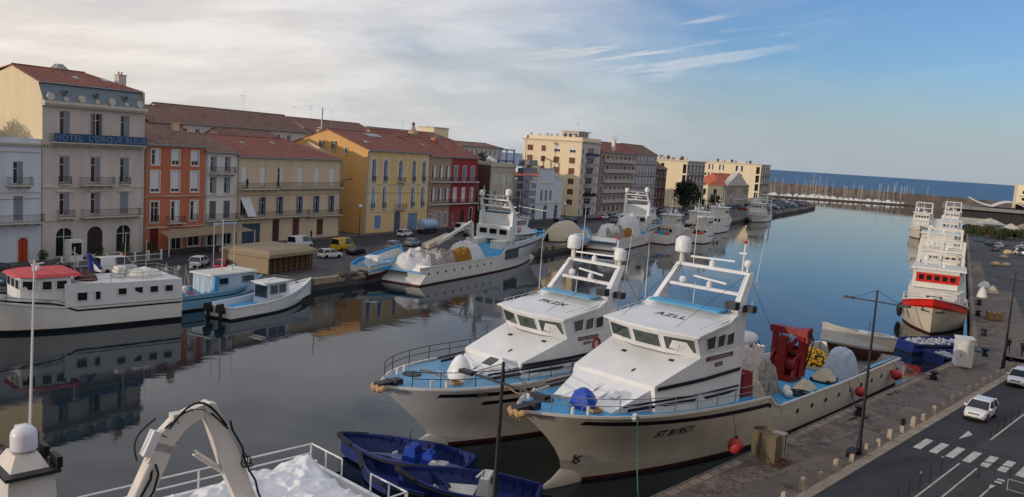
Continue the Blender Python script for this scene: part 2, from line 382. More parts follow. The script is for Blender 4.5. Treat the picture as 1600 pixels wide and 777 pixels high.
def thing(name, label, cat, loc=(0, 0, 0), rot=0, group=None, scale=None):
    o = bpy.data.objects.new(name, None); COL.objects.link(o); o.location = loc; o.rotation_euler = (0, 0, rot)
    o.empty_display_size = .5
    if scale: o.scale = scale if not isinstance(scale, (int, float)) else (scale,)*3
    return tag(o, label, cat, group)
def struct(o): o['kind'] = 'structure'; return o
def copy_tree(o, parent=None):
    c = o.copy(); COL.objects.link(c)
    if parent: c.parent = parent
    for ch in list(o.children): copy_tree(ch, c)
    return c
def dup(root, loc, rot, label, group=None):
    r = copy_tree(root); r.location = loc; r.rotation_euler = (0, 0, rot); r['label'] = label
    if group: r['group'] = group
    return r
def text_mesh(s, size, name, parent, m, fn, bold=0.0, spacing=1.0):
    """Lettering as flat mesh; fn(tx, ty) places each letter vertex on its surface."""
    cu = bpy.data.curves.new('lettering', 'FONT'); cu.body = s; cu.size = size; cu.align_x = 'CENTER'; cu.align_y = 'CENTER'
    cu.offset = bold; cu.space_character = spacing; cu.resolution_u = 3; cu.fill_mode = 'FRONT'
    o = bpy.data.objects.new('lettering', cu); COL.objects.link(o); bpy.context.view_layer.update()
    me = bpy.data.meshes.new_from_object(o.evaluated_get(bpy.context.evaluated_depsgraph_get()))
    bpy.data.objects.remove(o)
    for v in me.vertices: v.co = Vector(fn(v.co.x, v.co.y))
    me.materials.clear(); me.materials.append(m); me.name = name
    ob = bpy.data.objects.new(name, me); COL.objects.link(ob)
    if parent: ob.parent = parent
    return ob
def rail_mesh(pts, h, m, rails=(1.0, .5), r=.025, post=1.6):
    b = MB(); pts = [Vector(p) for p in pts]; acc = 0
    up = Vector((0, 0, h))
    b.bar(pts[0], pts[0]+up, r*1.1, m, 5)
    for a, c in zip(pts, pts[1:]):
        for k in rails: b.bar(a+up*k, c+up*k, r, m, 5)
        acc += (c-a).length
        if acc >= post or c is pts[-1]: b.bar(c, c+up, r*1.1, m, 5); acc = 0
    return b
def mound(c, rx, ry, h, m, seed=0, amp=.25, freq=.6, nu=72, nv=26, rot=0, flat=.34, b=None):
    b = b or MB(); cx, cy, cz = c
    def f(u, v):
        t = 2*math.pi*u; rr = v; x = rx*rr*math.cos(t); y = ry*rr*math.sin(t)
        zz = h*(1-rr**(1/flat*1.3)) if v < 1 else -.1
        nn = noise.fractal(Vector((x*freq+seed*7.3, y*freq, seed*3.1)), 1.0, 2.0, 3)
        nf = noise.noise(Vector((x*freq*3+seed, y*freq*3, 5)))
        cr = .5-abs(noise.noise(Vector((x*freq*1.7+seed*2.1+nn, y*freq*2.3+nn, 9.))))*2; c2 = .5-abs(noise.noise(Vector((x*freq*5.1-y*2, y*freq*4.3+x, seed))))*2
        k = amp*h*(nn*.9+nf*.25)*(1-v**6)+.13*min(h, 1.6)*(cr+.5*c2)*(1-v**3)
        x2 = x*math.cos(rot)-y*math.sin(rot); y2 = x*math.sin(rot)+y*math.cos(rot); e = 1+.12*noise.noise(Vector((math.cos(t)*1.5, math.sin(t)*1.5, seed)))
        return (cx+x2*e, cy+y2*e, cz+max(zz+k, -.1))
    return b.grid(f, nu, nv, m)
def leaves(b, blobs, count, size, m, seed=0):
    rnd = random.Random(seed); tot = sum(r[3]**2 for r in blobs)
    for (x, y, z, r, sq) in blobs:
        n = int(count*r*r/tot)
        for _ in range(n):
            d = Vector((rnd.gauss(0, 1), rnd.gauss(0, 1), rnd.gauss(0, 1))).normalized()
            p = Vector((x, y, z)) + Vector((d.x, d.y, d.z*sq))*r*(rnd.random()**.4)
            a = Vector((rnd.gauss(0, 1), rnd.gauss(0, 1), rnd.gauss(0, .7))).normalized(); c = a.orthogonal().normalized()
            q = a.cross(c); s = size*rnd.uniform(.6, 1.4)
            b.face([p-c*s, p-q*s*.5, p+c*s, p+q*s*.5], m[rnd.randrange(len(m))])
    return b
leaf_d = mat('dark_foliage', C(48, 62, 38), .8, .3, 2); leaf_m = mat('green_foliage', C(72, 90, 46), .8, .3, 2)
leaf_y = mat('dry_foliage', C(104, 96, 52), .8, .3, 2); leaf_r = mat('rusty_foliage', C(92, 62, 44), .8, .3, 2)
bark = mat('bark', C(70, 58, 48), .9, .3, 4)
def tree(name, label, cat, loc, h, rad, mats, trunk_h, seed, group=None, size=.28, count=2600, squash=.8):
    rnd = random.Random(seed); t = thing(name, label, cat, loc, 0, group)
    b = MB(); b.bar((0, 0, 0), (0, 0, trunk_h*1.2), .16+.02*h, bark, 8, .1+.012*h); blobs = []
    for k in range(9):
        a = 2*math.pi*k/9+rnd.random(); rr = rad*rnd.uniform(.25, .62); z = trunk_h+(h-trunk_h)*rnd.uniform(.2, .82)
        p = Vector((rr*math.cos(a), rr*math.sin(a), z)); b.bar((0, 0, trunk_h*.8), p, .1, bark, 5, .03)
        blobs.append((p.x, p.y, p.z, rad*rnd.uniform(.38, .58), squash))
    blobs.append((0, 0, h-rad*.5, rad*.55, squash))
    b.build('trunk', t); leaves(MB(), blobs, count, size, mats, seed).build('crown', t)
    return t
# ================================================================== THE SETTING
def poly_sheet(name, pts, z, m, thick=0, frame=None):
    b = MB(); P3 = [tuple((frame.w(x, y) if frame else Vector((x, y, 0))) + Vector((0, 0, z))) for x, y in pts]
    ar = sum(a[0]*c[1]-c[0]*a[1] for a, c in zip(P3, P3[1:]+P3[:1]))
    if ar < 0: P3.reverse()
    if thick: b.prism([(p[0], p[1], z-thick) for p in P3], (0, 0, thick), m)
    else: b.face(P3, m)
    return struct(b.build(name, None))
asphalt = mat('dark_asphalt', C(50, 50, 54), .85, .2, .35, bump=.3, bscale=40, dirt=.45, cracks=.6)
asphalt2 = mat('worn_asphalt', C(74, 72, 73), .85, .2, .3, bump=.3, bscale=40, dirt=.45, cracks=.6)
concrete = mat('worn_concrete', C(108, 96, 88), .85, .2, .35, bump=.3, bscale=25, dirt=.6, cracks=.75)
concrete_d = mat('dark_quay_concrete', C(84, 80, 76), .85, .25, .5, bump=.4, bscale=18, dirt=.6)
concrete_l = mat('light_concrete', C(156, 150, 142), .8, .15, .7, bump=.2, bscale=25, dirt=.4)
cob = cobble_mat('stone_setts', C(136, 118, 104), C(96, 84, 76), C(48, 40, 36), 2.1, .5, .8, .65)
slabs = cobble_mat('quay_slabs', C(146, 130, 114), C(124, 108, 96), C(70, 64, 60), .42, .5, .3, .5)
rockm = mat('breakwater_rock', C(90, 80, 72), .9, .35, .12, bump=.8, bscale=1.0, dirt=.4)
paint_w = mat('road_paint', C(188, 184, 178), .7, .2, 4, dirt=.85)
kerb_m = mat('kerb_stone', C(150, 136, 118), .8, .15, 1.5, dirt=.4)
wat = water_mat('harbour_water', (0.004, 0.011, 0.018), .10, .6)
sea_m = water_mat('sea_water', (0.022, 0.06, 0.13), 1.0, .16, .35, 0., .22)

b = MB(); b.grid(lambda u, v: (-1500+3200*u, -300+1300*v, 0), 1, 1, wat); struct(b.build('water'))
brk0, brk1 = FL.w(770, 175), FL.w(530, -190)
BD = (brk1-brk0).normalized(); BN = Vector((BD.y, -BD.x, 0))
if BN.y < 0: BN = -BN
b = MB(); a0 = brk0-BD*9000+BN*2; a1 = brk1+BD*9000+BN*2
b.face([a0+Vector((0,0,.02)), a1+Vector((0,0,.02)), a1+BN*60000+BD*30000+Vector((0,0,.02)), a0+BN*60000-BD*30000+Vector((0,0,.02))], sea_m)
struct(b.build('sea'))
# breakwater
b = MB()
def brk(u, v):
    p = brk0.lerp(brk1, u); k = [(-16, -1), (-9, 2.6), (-5, 4.0), (-2.5, 7.6), (-1.8, 8.3), (4, 8.3), (4.2, 3), (14, -2)]
    o, z = k[min(7, int(round(v*7)))]
    n = noise.noise(Vector((u*160, v*9, 0)))*(1.3 if v < .35 or v > .8 else .12)
    return p + BN*(o+n) + Vector((0, 0, z+n*.7))
b.grid(brk, 240, 7, rockm, lambda u, v: rockm); tag(b.build('breakwater', None), 'long brown stone breakwater closing the harbour in front of the sea', 'breakwater')
# marina pontoon
pa, pb = FL.w(540, 40), FL.w(612, -92)
b = MB(); b.beam(pa+Vector((0,0,.3)), pb+Vector((0,0,.3)), 5, 1.3, concrete_d); tag(b.build('pontoon'), 'long low dark pontoon in front of the marina boats', 'pontoon')

# west quay
WQ = [(-60, -10), (-28, -19), (-6, -25), (14, -27.8), (17.5, -31.6), (60, -32.6), (230, -32), (372, -30.5), (415, -28), (462, -20), (468, -14), (440, -4), (436, 260), (-60, 260)]
poly_sheet('west_quay', WQ, GZ, asphalt2, 3.4, FL)
poly_sheet('west_road', [(-59, -12.5), (424, -12.5), (424, -2.4), (-59, -2.4)], GZ+.004, asphalt, 0, FL)
b = MB(); b.box(-59, 436, -2.4, 0.1, GZ-.2, GZ+.13, concrete_d); o = struct(b.build('west_pavement')); o.location = FL.w(0, 0); o.rotation_euler.z = FL.a
# rough stone coping of the west quay
b = MB()
for (x0, y0), (x1, y1) in zip(WQ[:8], WQ[1:9]):
    n = int(math.hypot(x1-x0, y1-y0)/1.5)+1
    for i in range(n):
        xa, ya = x0+(x1-x0)*i/n, y0+(y1-y0)*i/n; xb, yb = x0+(x1-x0)*(i+.93)/n, y0+(y1-y0)*(i+.93)/n
        A, B_ = FL.w(xa, ya-.05), FL.w(xb, yb-.05); d = (B_-A).normalized(); nn = Vector((-d.y, d.x, 0))
        w = .55+random.random()*.25; h = .12+random.random()*.1
        b.slab(A+Vector((0,0,GZ-.6)), B_-A, nn*w, Vector((0,0,.6+h)), kerb_m if random.random() < .8 else concrete_d)
struct(b.build('west_quay_coping'))

# east quay below the camera and beyond the bend
bx = 58.4
EQ = [FQ.w(-60, 0), FQ.w(0, 0), FR.w(-2, 0), FR.w(420, 0)]
def es(name, offq0, offq1, offr0, offr1, z, m, xq=-60, xr=400):
    """a strip running along both pieces of the east quay"""
    def corner(off):   # intersection of the two offset lines
        a, d1 = FQ.w(0, -off), Vector((FQ.d[0], FQ.d[1])); c, d2 = FR.w(0, -off), Vector((FR.d[0], FR.d[1]))
        det = d1.x*(-d2.y)+d2.x*d1.y; rx, ry = c.x-a.x, c.y-a.y; t = (rx*(-d2.y)+d2.x*ry)/det
        return Vector((a.x+d1.x*t, a.y+d1.y*t, 0))
    P = [FQ.w(xq, -offq0), corner(offq0), FR.w(xr, -offr0), FR.w(xr, -offr1), corner(offq1), FQ.w(xq, -offq1)]
    b = MB(); up = Vector((0, 0, z))
    b.face([P[0]+up, P[5]+up, P[4]+up, P[1]+up], m); b.face([P[1]+up, P[4]+up, P[3]+up, P[2]+up], m)
    for f in range(2):
        pass
    o = b.build(name); return struct(o), P
o, P = es('east_quay', 0, 130, 0, 130, GZ-.008, asphalt2)
b = MB(); dz = Vector((0, 0, GZ-.008)); lo = Vector((0, 0, -2))
for p, q in ((P[0], P[1]), (P[1], P[2]), (P[2], P[3])): b.face([p+lo, q+lo, q+dz, p+dz], concrete_d)
struct(b.build('east_quay_wall'))
def strip_local(name, fr, x0, x1, y0, y1, z, m):
    b = MB(); b.face([(x0, y0, 0), (x1, y0, 0), (x1, y1, 0), (x0, y1, 0)], m); o = struct(b.build(name))
    o.location = fr.w(0, 0, z); o.rotation_euler.z = fr.a; return o
strip_local('quay_paving', FQ, -60, 57.2, -2.75, -.62, GZ, cob)
strip_local('quay_edge_slabs', FQ, -60, 57.4, -.62, 0.06, GZ+.012, slabs)
strip_local('quay_walkway', FQ, -60, 55.6, -5.1, -2.75, GZ-.002, concrete)
strip_local('quay_paving_far', FR, .5, 120, -2.9, -.6, GZ, cob)
strip_local('quay_edge_slabs_far', FR, .0, 230, -.6, .06, GZ+.012, slabs)
strip_local('quay_apron_far', FR, -6, 60, -6.6, -2.9, GZ-.002, concrete)
# kerb between walkway and road, road surface
b = MB()
for i in range(76):
    x0 = -60+i*1.5; b.box(x0, x0+1.485, -5.75, -5.1, GZ-.3, GZ+.02, kerb_m)
o = struct(b.build('kerb')); o.location = FQ.w(0, 0); o.rotation_euler.z = FQ.a
strip_local('road', FQ, -60, 60, -9.35, -5.75, GZ-.004, asphalt)
strip_local('turning_lane', FQ, -60, 60, -22, -9.35, GZ-.003, mat('patched_asphalt', C(62, 58, 58), .85, .25, .25, bump=.3, bscale=40, dirt=.5, cracks=.8))
b = MB()
def mark(x0, x1, y0, y1): b.box(x0, x1, y0, y1, GZ-.004, GZ+.006, paint_w)
for k in range(7): mark(14.8, 17.6, -6.55-k*1.02-.5, -6.55-k*1.02)
mark(-40, 14.1, -9.72, -9.62); mark(-40, 14.0, -10.75, -10.65); mark(-40, 8, -13.6, -13.5)
mark(21.5, 44, -9.75, -9.63); mark(21, 34, -12.6, -12.5); mark(24, 30, -14.6, -14.5)
for x in (12.3, 12.9): mark(x, x+.3, -10.9-1.6, -10.5-1.6)
b.prism([(10.5, -12.2, GZ), (11.6, -12.05, GZ), (11.6, -12.35, GZ)], (0, 0, .008), paint_w)
b.prism([(8.7, -12.15, GZ), (10.5, -12.15, GZ), (10.5, -12.25, GZ), (8.7, -12.25, GZ)], (0, 0, .007), paint_w)
b.prism([(19.6, -8.1, GZ), (22.4, -8.0, GZ), (21.6, -8.5, GZ)], (0, 0, .007), paint_w)
o = struct(b.build('road_markings')); o.location = FQ.w(0, 0); o.rotation_euler.z = FQ.a

# ================================================================== BUILDINGS OF THE WEST BANK
def panel(b, O, U, N, W_, H_, rects, m, reveal=None, depth=.25):
    """wall plane at O spanned by U (across) and z (up) with real openings; N points outwards"""
    O, U, N = Vector(O), Vector(U), Vector(N); Z = Vector((0, 0, 1)); reveal = reveal or m
    rects = [(max(0.02, r[0]), min(W_-.02, r[1]), max(0.0, r[2]), min(H_-.02, r[3])) for r in rects]
    xs = sorted({0, W_} | {r[0] for r in rects} | {r[1] for r in rects}); zs = sorted({0, H_} | {r[2] for r in rects} | {r[3] for r in rects})
    flip = U.cross(Z).dot(N) < 0
    def quad(p, q, r, s, mm):
        pts = [p, q, r, s]
        b.face(pts[::-1] if flip else pts, mm)
    for z0, z1 in zip(zs, zs[1:]):
        run = None
        for x0, x1 in list(zip(xs, xs[1:]))+[(None, None)]:
            hole = x0 is None or any(r[0]-1e-6 <= x0 and x1 <= r[1]+1e-6 and r[2]-1e-6 <= z0 and z1 <= r[3]+1e-6 for r in rects)
            if hole:
                if run: quad(O+U*run[0]+Z*z0, O+U*run[1]+Z*z0, O+U*run[1]+Z*z1, O+U*run[0]+Z*z1, m); run = None
            else: run = (run[0], x1) if run else (x0, x1)
    for (x0, x1, z0, z1) in rects:
        a, c, d, e = O+U*x0+Z*z0, O+U*x1+Z*z0, O+U*x1+Z*z1, O+U*x0+Z*z1; I = -N*depth
        quad(a, a+I, e+I, e, reveal); quad(c+I, c, d, d+I, reveal); quad(e, e+I, d+I, d, reveal); quad(a, c, c+I, a+I, reveal)
def opening(parent, O, U, N, r, style='plain', fm=frame_w, sm=shut_grey, seed=0, surround=None, arch=False, wallm=None, door=None):
    """one window (or door) as a part: frame mesh, with pane and shutters as sub-parts"""
    O, U, N = Vector(O), Vector(U), Vector(N); Z = Vector((0, 0, 1)); x0, x1, z0, z1 = r; w, h = x1-x0, z1-z0
    P = lambda x, z, n: O+U*x+Z*z+N*n
    b = MB()
    t = .08
    if door:
        b.slab(P(x0, z0, -.2), U*w, Z*h, N*.06, door)
        b.slab(P((x0+x1)/2-.02, z0, -.14), U*.04, Z*h, N*.02, mat('door_gap', C(40, 36, 36), .8)) if w > 1.1 else None
        for k in (0.12, .55): b.slab(P(x0+.12, z0+h*k, -.14), U*(w/2-.2), Z*h*.33, N*.025, door); b.slab(P((x0+x1)/2+.08, z0+h*k, -.14), U*(w/2-.2), Z*h*.33, N*.025, door)
    else:
        for (a, c, d, e) in ((x0, x0+t, z0, z1), (x1-t, x1, z0, z1), (x0+t, x1-t, z1-t, z1), (x0+t, x1-t, z0, z0+t)):
            b.slab(P(a, d, -.2), U*(c-a), Z*(e-d), N*.07, fm)
        b.slab(P((x0+x1)/2-t*.5, z0+t, -.2), U*t, Z*(h-2*t), N*.08, fm)
        if h > 1.5: b.slab(P(x0+t, z0+h*.68, -.2), U*(w-2*t), Z*t*.8, N*.075, fm)
    if surround:
        s = .16
        for (a, c, d, e) in ((x0-s, x0, z0-s, z1+s), (x1, x1+s, z0-s, z1+s), (x0, x1, z1, z1+s), (x0, x1, z0-s, z0)):
            b.slab(P(a, d, -.02), U*(c-a), Z*(e-d), N*.06, surround)
    else: b.slab(P(x0-.08, z0-.1, -.05), U*(w+.16), Z*.1, N*.14, trim)
    if arch:
        rr = w/2; cz = z1-rr*.95; n = 8; mx = (x0+x1)/2
        for sgn in (-1, 1):
            for i in range(n):
                t0, t1 = math.pi/2*i/n, math.pi/2*(i+1)/n
                xa, xb = mx+sgn*rr*math.cos(t0), mx+sgn*rr*math.cos(t1)
                za, zb = cz+rr*.95*math.sin(t0), cz+rr*.95*math.sin(t1)
                q = [P(xa, za, -.22), P(xb, zb, -.22), P(xb, z1, -.22), P(xa, z1, -.22)]
                b.prism(q if sgn > 0 else q[::-1], N*(.222), wallm)
    wo = b.build('door' if door else 'window', parent)
    if not door:
        g = MB(); g.slab(P(x0+.01, z0+.01, -.245), U*(w-.02), Z*(h-.02), N*.07, glass_b); g.build('pane', wo)
    k = style
    if k == 'closed':
        s = MB(); s.slab(P(x0+.03, z0+.03, -.09), U*(w/2-.05), Z*(h-.06), N*.05, sm); s.build('shutter', wo)
        s = MB(); s.slab(P(x0+w/2+.02, z0+.03, -.09), U*(w/2-.05), Z*(h-.06), N*.05, sm); s.build('shutter', wo)
    elif k == 'open':
        for sg in (0, 1):
            s = MB(); xx = x0+.0 if sg == 0 else x1-.05
            s.slab(P(xx, z0+.03, -.12), U*.05, Z*(h-.06), N*(w*.32), sm); s.build('shutter', wo)
    elif k == 'wide':
        for sg in (0, 1):
            s = MB(); xx = x0-w*.48-.02 if sg == 0 else x1+.02
            s.slab(P(xx, z0+.02, .015), U*(w*.48), Z*(h-.04), N*.045, sm); s.build('shutter', wo)
    elif k.startswith('roll'):
        f = float(k[4:] or .5); s = MB(); s.slab(P(x0+.05, z1-h*f, -.11), U*(w-.1), Z*(h*f-.02), N*.04, sm); s.build('blind', wo)
    elif k == 'half':
        s = MB(); s.slab(P(x0+w/2+.02, z0+.03, -.09), U*(w/2-.05), Z*(h-.06), N*.05, sm); s.build('shutter', wo)
    return wo
def balcony(parent, O, U, N, x0, x1, z, dep=.8, h=1.0, solid=None, m=iron, slab=trim, closed_ends=True, step=.16, brackets=True):
    O, U, N = Vector(O), Vector(U), Vector(N); Z = Vector((0, 0, 1)); P = lambda x, zz, n: O+U*x+Z*zz+N*n
    b = MB(); b.slab(P(x0, z-.16, 0.002), U*(x1-x0), Z*.16, N*dep, slab)
    if brackets:
        n = max(2, int((x1-x0)/1.6))
        for i in range(n+1):
            xx = x0+.1+(x1-x0-.35)*i/n; b.prism([P(xx, z-.16, .003), P(xx, z-.16, dep*.8), P(xx, z-.55, .003)], U*.15, slab)
    bo = b.build('balcony', parent); r = MB()
    if solid:
        r.slab(P(x0, z+.02, dep-.06), U*(x1-x0), Z*(h-.02), N*.06, solid); r.slab(P(x0, z+.02, .01), N*(dep-.08), Z*(h-.02), U*.06, solid); r.slab(P(x1-.06, z+.02, .01), N*(dep-.08), Z*(h-.02), U*.06, solid)
        r.build('parapet', bo)
    else:
        r.slab(P(x0, z+h-.04, dep-.05), U*(x1-x0), Z*.04, N*.04, m); r.slab(P(x0, z+.08, dep-.045), U*(x1-x0), Z*.03, N*.03, m)
        n = max(2, int((x1-x0)/step))
        for i in range(n+1): r.slab(P(x0+(x1-x0-.025)*i/n, z+.001, dep-.04), U*.022, Z*(h-.041), N*.022, m)
        for xe in (x0, x1-.03):
            r.slab(P(xe, z+h-.04, .01), N*(dep-.06), Z*.04, U*.03, m)
            for i in range(1, 5): r.slab(P(xe, z+.001, dep*i/5), U*.02, Z*(h-.045), N*.02, m)
        r.build('railing', bo)
    return bo
def roof_gable(parent, x0, x1, y0, y1, z, rise, ridge, m, over=.45, chims=(), skylights=(), hip0=0, hip1=0):
    b = MB(); t = .16; sl0 = rise/(ridge-y0); sl1 = rise/(y1-ridge)
    f0, f1 = y0-over, y1+over; za, zb = z-over*sl0, z-over*sl1; zr = z+rise
    e0, e1 = x0-.15, x1+.15; r0, r1 = e0+hip0, e1-hip1
    b.hexa([(e0,f0,za),(e1,f0,za),(r1,ridge,zr),(r0,ridge,zr)], [(e0,f0,za+t),(e1,f0,za+t),(r1,ridge,zr+t),(r0,ridge,zr+t)], m)
    b.hexa([(r0,ridge,zr),(r1,ridge,zr),(e1,f1,zb),(e0,f1,zb)], [(r0,ridge,zr+t),(r1,ridge,zr+t),(e1,f1,zb+t),(e0,f1,zb+t)], m)
    if hip0: b.face([(e0,f1,zb+t),(e0,f0,za+t),(r0,ridge,zr+t)], m)
    if hip1: b.face([(e1,f0,za+t),(e1,f1,zb+t),(r1,ridge,zr+t)], m)
    b.bar((r0, ridge, zr+t), (r1, ridge, zr+t), .14, m, 6)
    ro = b.build('roof', parent)
    g = MB(); g.bar((e0, f0-.05, za+.02), (e1, f0-.05, za+.02), .09, galv, 6); g.build('gutter', ro)
    hz = lambda x, y: zr-(ridge-y)*sl0 if y < ridge else zr-(y-ridge)*sl1
    for (cx, cy, w, d, h, cm) in chims:
        c = MB(); zz = hz(cx, cy); c.box(cx-w/2, cx+w/2, cy-d/2, cy+d/2, zz-.5, zz+h, cm); c.box(cx-w/2-.07, cx+w/2+.07, cy-d/2-.07, cy+d/2+.07, zz+h, zz+h+.12, trim)
        for k in range(max(1, int(w/.5))): c.bar((cx-w/2+.3+k*.45, cy, zz+h+.12), (cx-w/2+.3+k*.45, cy, zz+h+.5), .11, tiles_orange, 8)
        c.build('chimney', ro)
    for (sx, sy, w, d) in skylights:
        c = MB(); p = hz(sx, sy); q = hz(sx, sy+d); c.hexa([(sx,sy,p+t),(sx+w,sy,p+t),(sx+w,sy+d,q+t),(sx,sy+d,q+t)], [(sx,sy,p+t+.12),(sx+w,sy,p+t+.12),(sx+w,sy+d,q+t+.12),(sx,sy+d,q+t+.12)], galv); c.build('skylight', ro)
    return ro
def antenna(parent_list, loc, h, label, kind=0):
    t = thing('tv_antenna', label, 'antenna', loc, FL.a, 'aerials on the roofs of the west bank'); b = MB()
    b.bar((0,0,-.4), (0,0,h), .035, galv, 5); z = h-.2
    b.bar((-.7,0,z), (.7,0,z), .02, galv, 4)
    for i in range(6): x = -.65+i*.26; b.bar((x,-.35,z), (x,.35,z), .015, galv, 4)
    if kind: b.bar((0,-.5,z-.7), (0,.5,z-.7), .02, galv, 4); [b.bar((-.3,-.5+i*.25,z-.7), (.3,-.5+i*.25,z-.7), .015, galv, 4) for i in range(5)]
    b.build('mast', t); return t
U_, N_ = Vector((1, 0, 0)), Vector((0, -1, 0))        # front: across, outwards
UG, NG = Vector((0, 1, 0)), Vector((-1, 0, 0))        # end wall facing the camera side

def house(name, label, s0, s1, H, depth, wallm, cat='house', yoff=0., rows=(), gable_rows=(), roof=None, door_list=(), bal=(), gap=.02, cornice=True, courses=(), rise=2.6, ridge=None, roofm=None, wm=None, **rk):
    """a terraced house: root at its seaward-left front corner, z 0 at pavement level"""
    root = thing(name, label, cat, FL.w(s0+gap, yoff, GZ), FL.a); Wd = s1-s0-2*gap; Ht = H-GZ
    rects = []; specs = []
    for (cs, w, z0, z1, kw) in rows:
        for i, c in enumerate(cs):
            k = dict(kw); st = k.pop('styles', None)
            if st: k['style'] = st[i % len(st)]
            r = (c-s0-w/2, c-s0+w/2, z0-GZ, z1-GZ); rects.append(r); specs.append((r, k))
    for (c, w, h, kw) in door_list:
        r = (c-s0-w/2, c-s0+w/2, .0, h); rects.append(r); specs.append((r, dict(kw)))
    b = MB(); panel(b, (0,0,0), U_, N_, Wd, Ht, rects, wallm)
    grects = []; gs = []
    for (cs, w, z0, z1, kw) in gable_rows:
        for i, c in enumerate(cs):
            k = dict(kw); st = k.pop('styles', None)
            if st: k['style'] = st[i % len(st)]
            r = (c-w/2, c+w/2, z0-GZ, z1-GZ); grects.append(r); gs.append((r, k))
    wm = wm or wallm
    panel(b, (0,0,0), UG, NG, depth, Ht, [r for r in grects if r[3] < Ht-.05], wm)
    b.face([(Wd,0,0),(Wd,depth,0),(Wd,depth,Ht),(Wd,0,Ht)], wm); b.face([(0,depth,0),(0,depth,Ht),(Wd,depth,Ht),(Wd,depth,0)], wm)
    for (x0_, x1_, z_) in courses: b.slab((x0_, -.09, z_-GZ), (x1_-x0_, 0, 0), (0, .088, 0), (0, 0, .14), trim)
    if cornice:
        b.box(-.0, Wd, -.22, -.002, Ht-.42, Ht-.2, trim); b.box(-.0, Wd, -.36, -.002, Ht-.2, Ht-.03, trim)
    if roof == 'gable':
        ridge = ridge or depth/2
        for x in (0, Wd): b.face([(x, 0, Ht), (x, depth, Ht), (x, ridge, Ht+rise)] if x else [(x, depth, Ht), (x, 0, Ht), (x, ridge, Ht+rise)], wm)
    elif roof == 'flat':
        b.face([(0,0,Ht-.02),(Wd,0,Ht-.02),(Wd,depth,Ht-.02),(0,depth,Ht-.02)], concrete_l)
        for q in ((0,Wd,0,.25),(0,Wd,depth-.25,depth),(0,.25,.25,depth-.25),(Wd-.25,Wd,.25,depth-.25)): b.box(*q, Ht-.02, Ht+.55, wallm)
    b.build('wall', root)
    if roof == 'gable': roof_gable(root, 0, Wd, 0, depth, Ht, rise, ridge, roofm or tiles_red, **rk)
    for r, k in specs: opening(root, (0,0,0), U_, N_, r, wallm=wallm, **k)
    for r, k in gs:
        if r[3] < Ht-.05: opening(root, (0,0,0), UG, NG, r, wallm=wm, **k)
        else:   # a small window standing proud in the gable triangle
            opening(root, (-.25,0,0), UG, NG, r, wallm=wm, **k)
    for (a, c, z, kw) in bal: balcony(root, (0,0,0), U_, N_, a-s0, c-s0, z-GZ, **kw)
    if yoff == 0:
        d = MB(); d.bar((.18, -.1, 0), (.18, -.1, Ht-.4), .055, galv, 6); d.build('drainpipe', root)
        d = MB(); zc = min(Ht-.8, 8.2); d.tube([(Wd*k/8, -.11, zc-.12*math.sin(math.pi*k/8)) for k in range(9)], .022, black_b, 4) if name == 'terraced_house' else d.bar((.5, -.11, 3), (Wd-.5, -.11, 3), .02, black_b, 4); d.build('cable', root)
    return root

w_bluewhite = mat('blue_white_render', C(200, 204, 214), .85, .06, .4, streak=True, dirt=.18)
w_grey = mat('grey_stone_wall', C(196, 186, 180), .85, .09, .6, streak=True, dirt=.3)
w_cream = mat('cream_render', C(218, 202, 168), .85, .06, .3, streak=True, dirt=.14)
w_orange = mat('orange_render', C(184, 108, 80), .85, .08, .4, streak=True, dirt=.2)
w_white = mat('off_white_render', C(206, 202, 200), .85, .07, .4, streak=True, dirt=.25)
w_beige = mat('beige_render', C(204, 184, 156), .85, .07, .4, streak=True, dirt=.22)
w_yellow = mat('yellow_render', C(214, 186, 134), .85, .07, .4, streak=True, dirt=.2)
w_ochre = mat('ochre_gable_render', C(208, 164, 104), .85, .07, .3, streak=True, dirt=.15)
w_taupe = mat('taupe_render', C(166, 144, 126), .85, .07, .4, streak=True, dirt=.22)
w_red = mat('red_render', C(150, 52, 54), .85, .08, .4, streak=True, dirt=.15)
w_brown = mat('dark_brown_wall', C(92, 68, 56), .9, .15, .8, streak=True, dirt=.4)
w_pale = mat('pale_beige_wall', C(182, 172, 154), .85, .07, .5, streak=True, dirt=.25)
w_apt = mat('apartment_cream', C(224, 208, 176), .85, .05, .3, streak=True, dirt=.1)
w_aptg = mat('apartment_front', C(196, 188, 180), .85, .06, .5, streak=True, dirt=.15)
w_grey2 = mat('warm_grey_front', C(168, 154, 146), .85, .08, .5, streak=True, dirt=.25)
w_lilac = mat('pale_lilac_front', C(188, 184, 192), .85, .06, .5, streak=True, dirt=.2)
sh = dict

# 1 blue-white house at the far left
g = dict(sm=shut_grey)
house('terraced_house', 'blue-white rendered house with red door at the far left', -14.5, 2.4, 16.6, 13, w_bluewhite,
      rows=[([-9, -4.9, -.6], 1.2, 11.4, 14.2, sh(styles=['open', 'plain', 'half'], **g)), ([-9, -4.9, -.6], 1.2, 6.9, 9.9, sh(styles=['closed', 'closed', 'closed'], **g)),
            ([-9.3], 3.6, 1.7, 4.6, sh(style='plain')), ([-4.6], 3.0, 1.7, 4.6, sh(style='plain'))],
      door_list=[(0.0, 1.25, 3.2, sh(door=mat('red_orange_door', C(178, 62, 34), .6), arch=True, surround=trim))], courses=[(0, 16.8, 10.3), (0, 16.8, 15.4)], roof='flat',
      bal=[(-10.3, -7.7, 11.3, {}), (-6.2, -3.6, 11.3, {}), (-2.0, .9, 11.3, {}), (-14.3, 2.2, 6.6, sh(dep=1.1))])
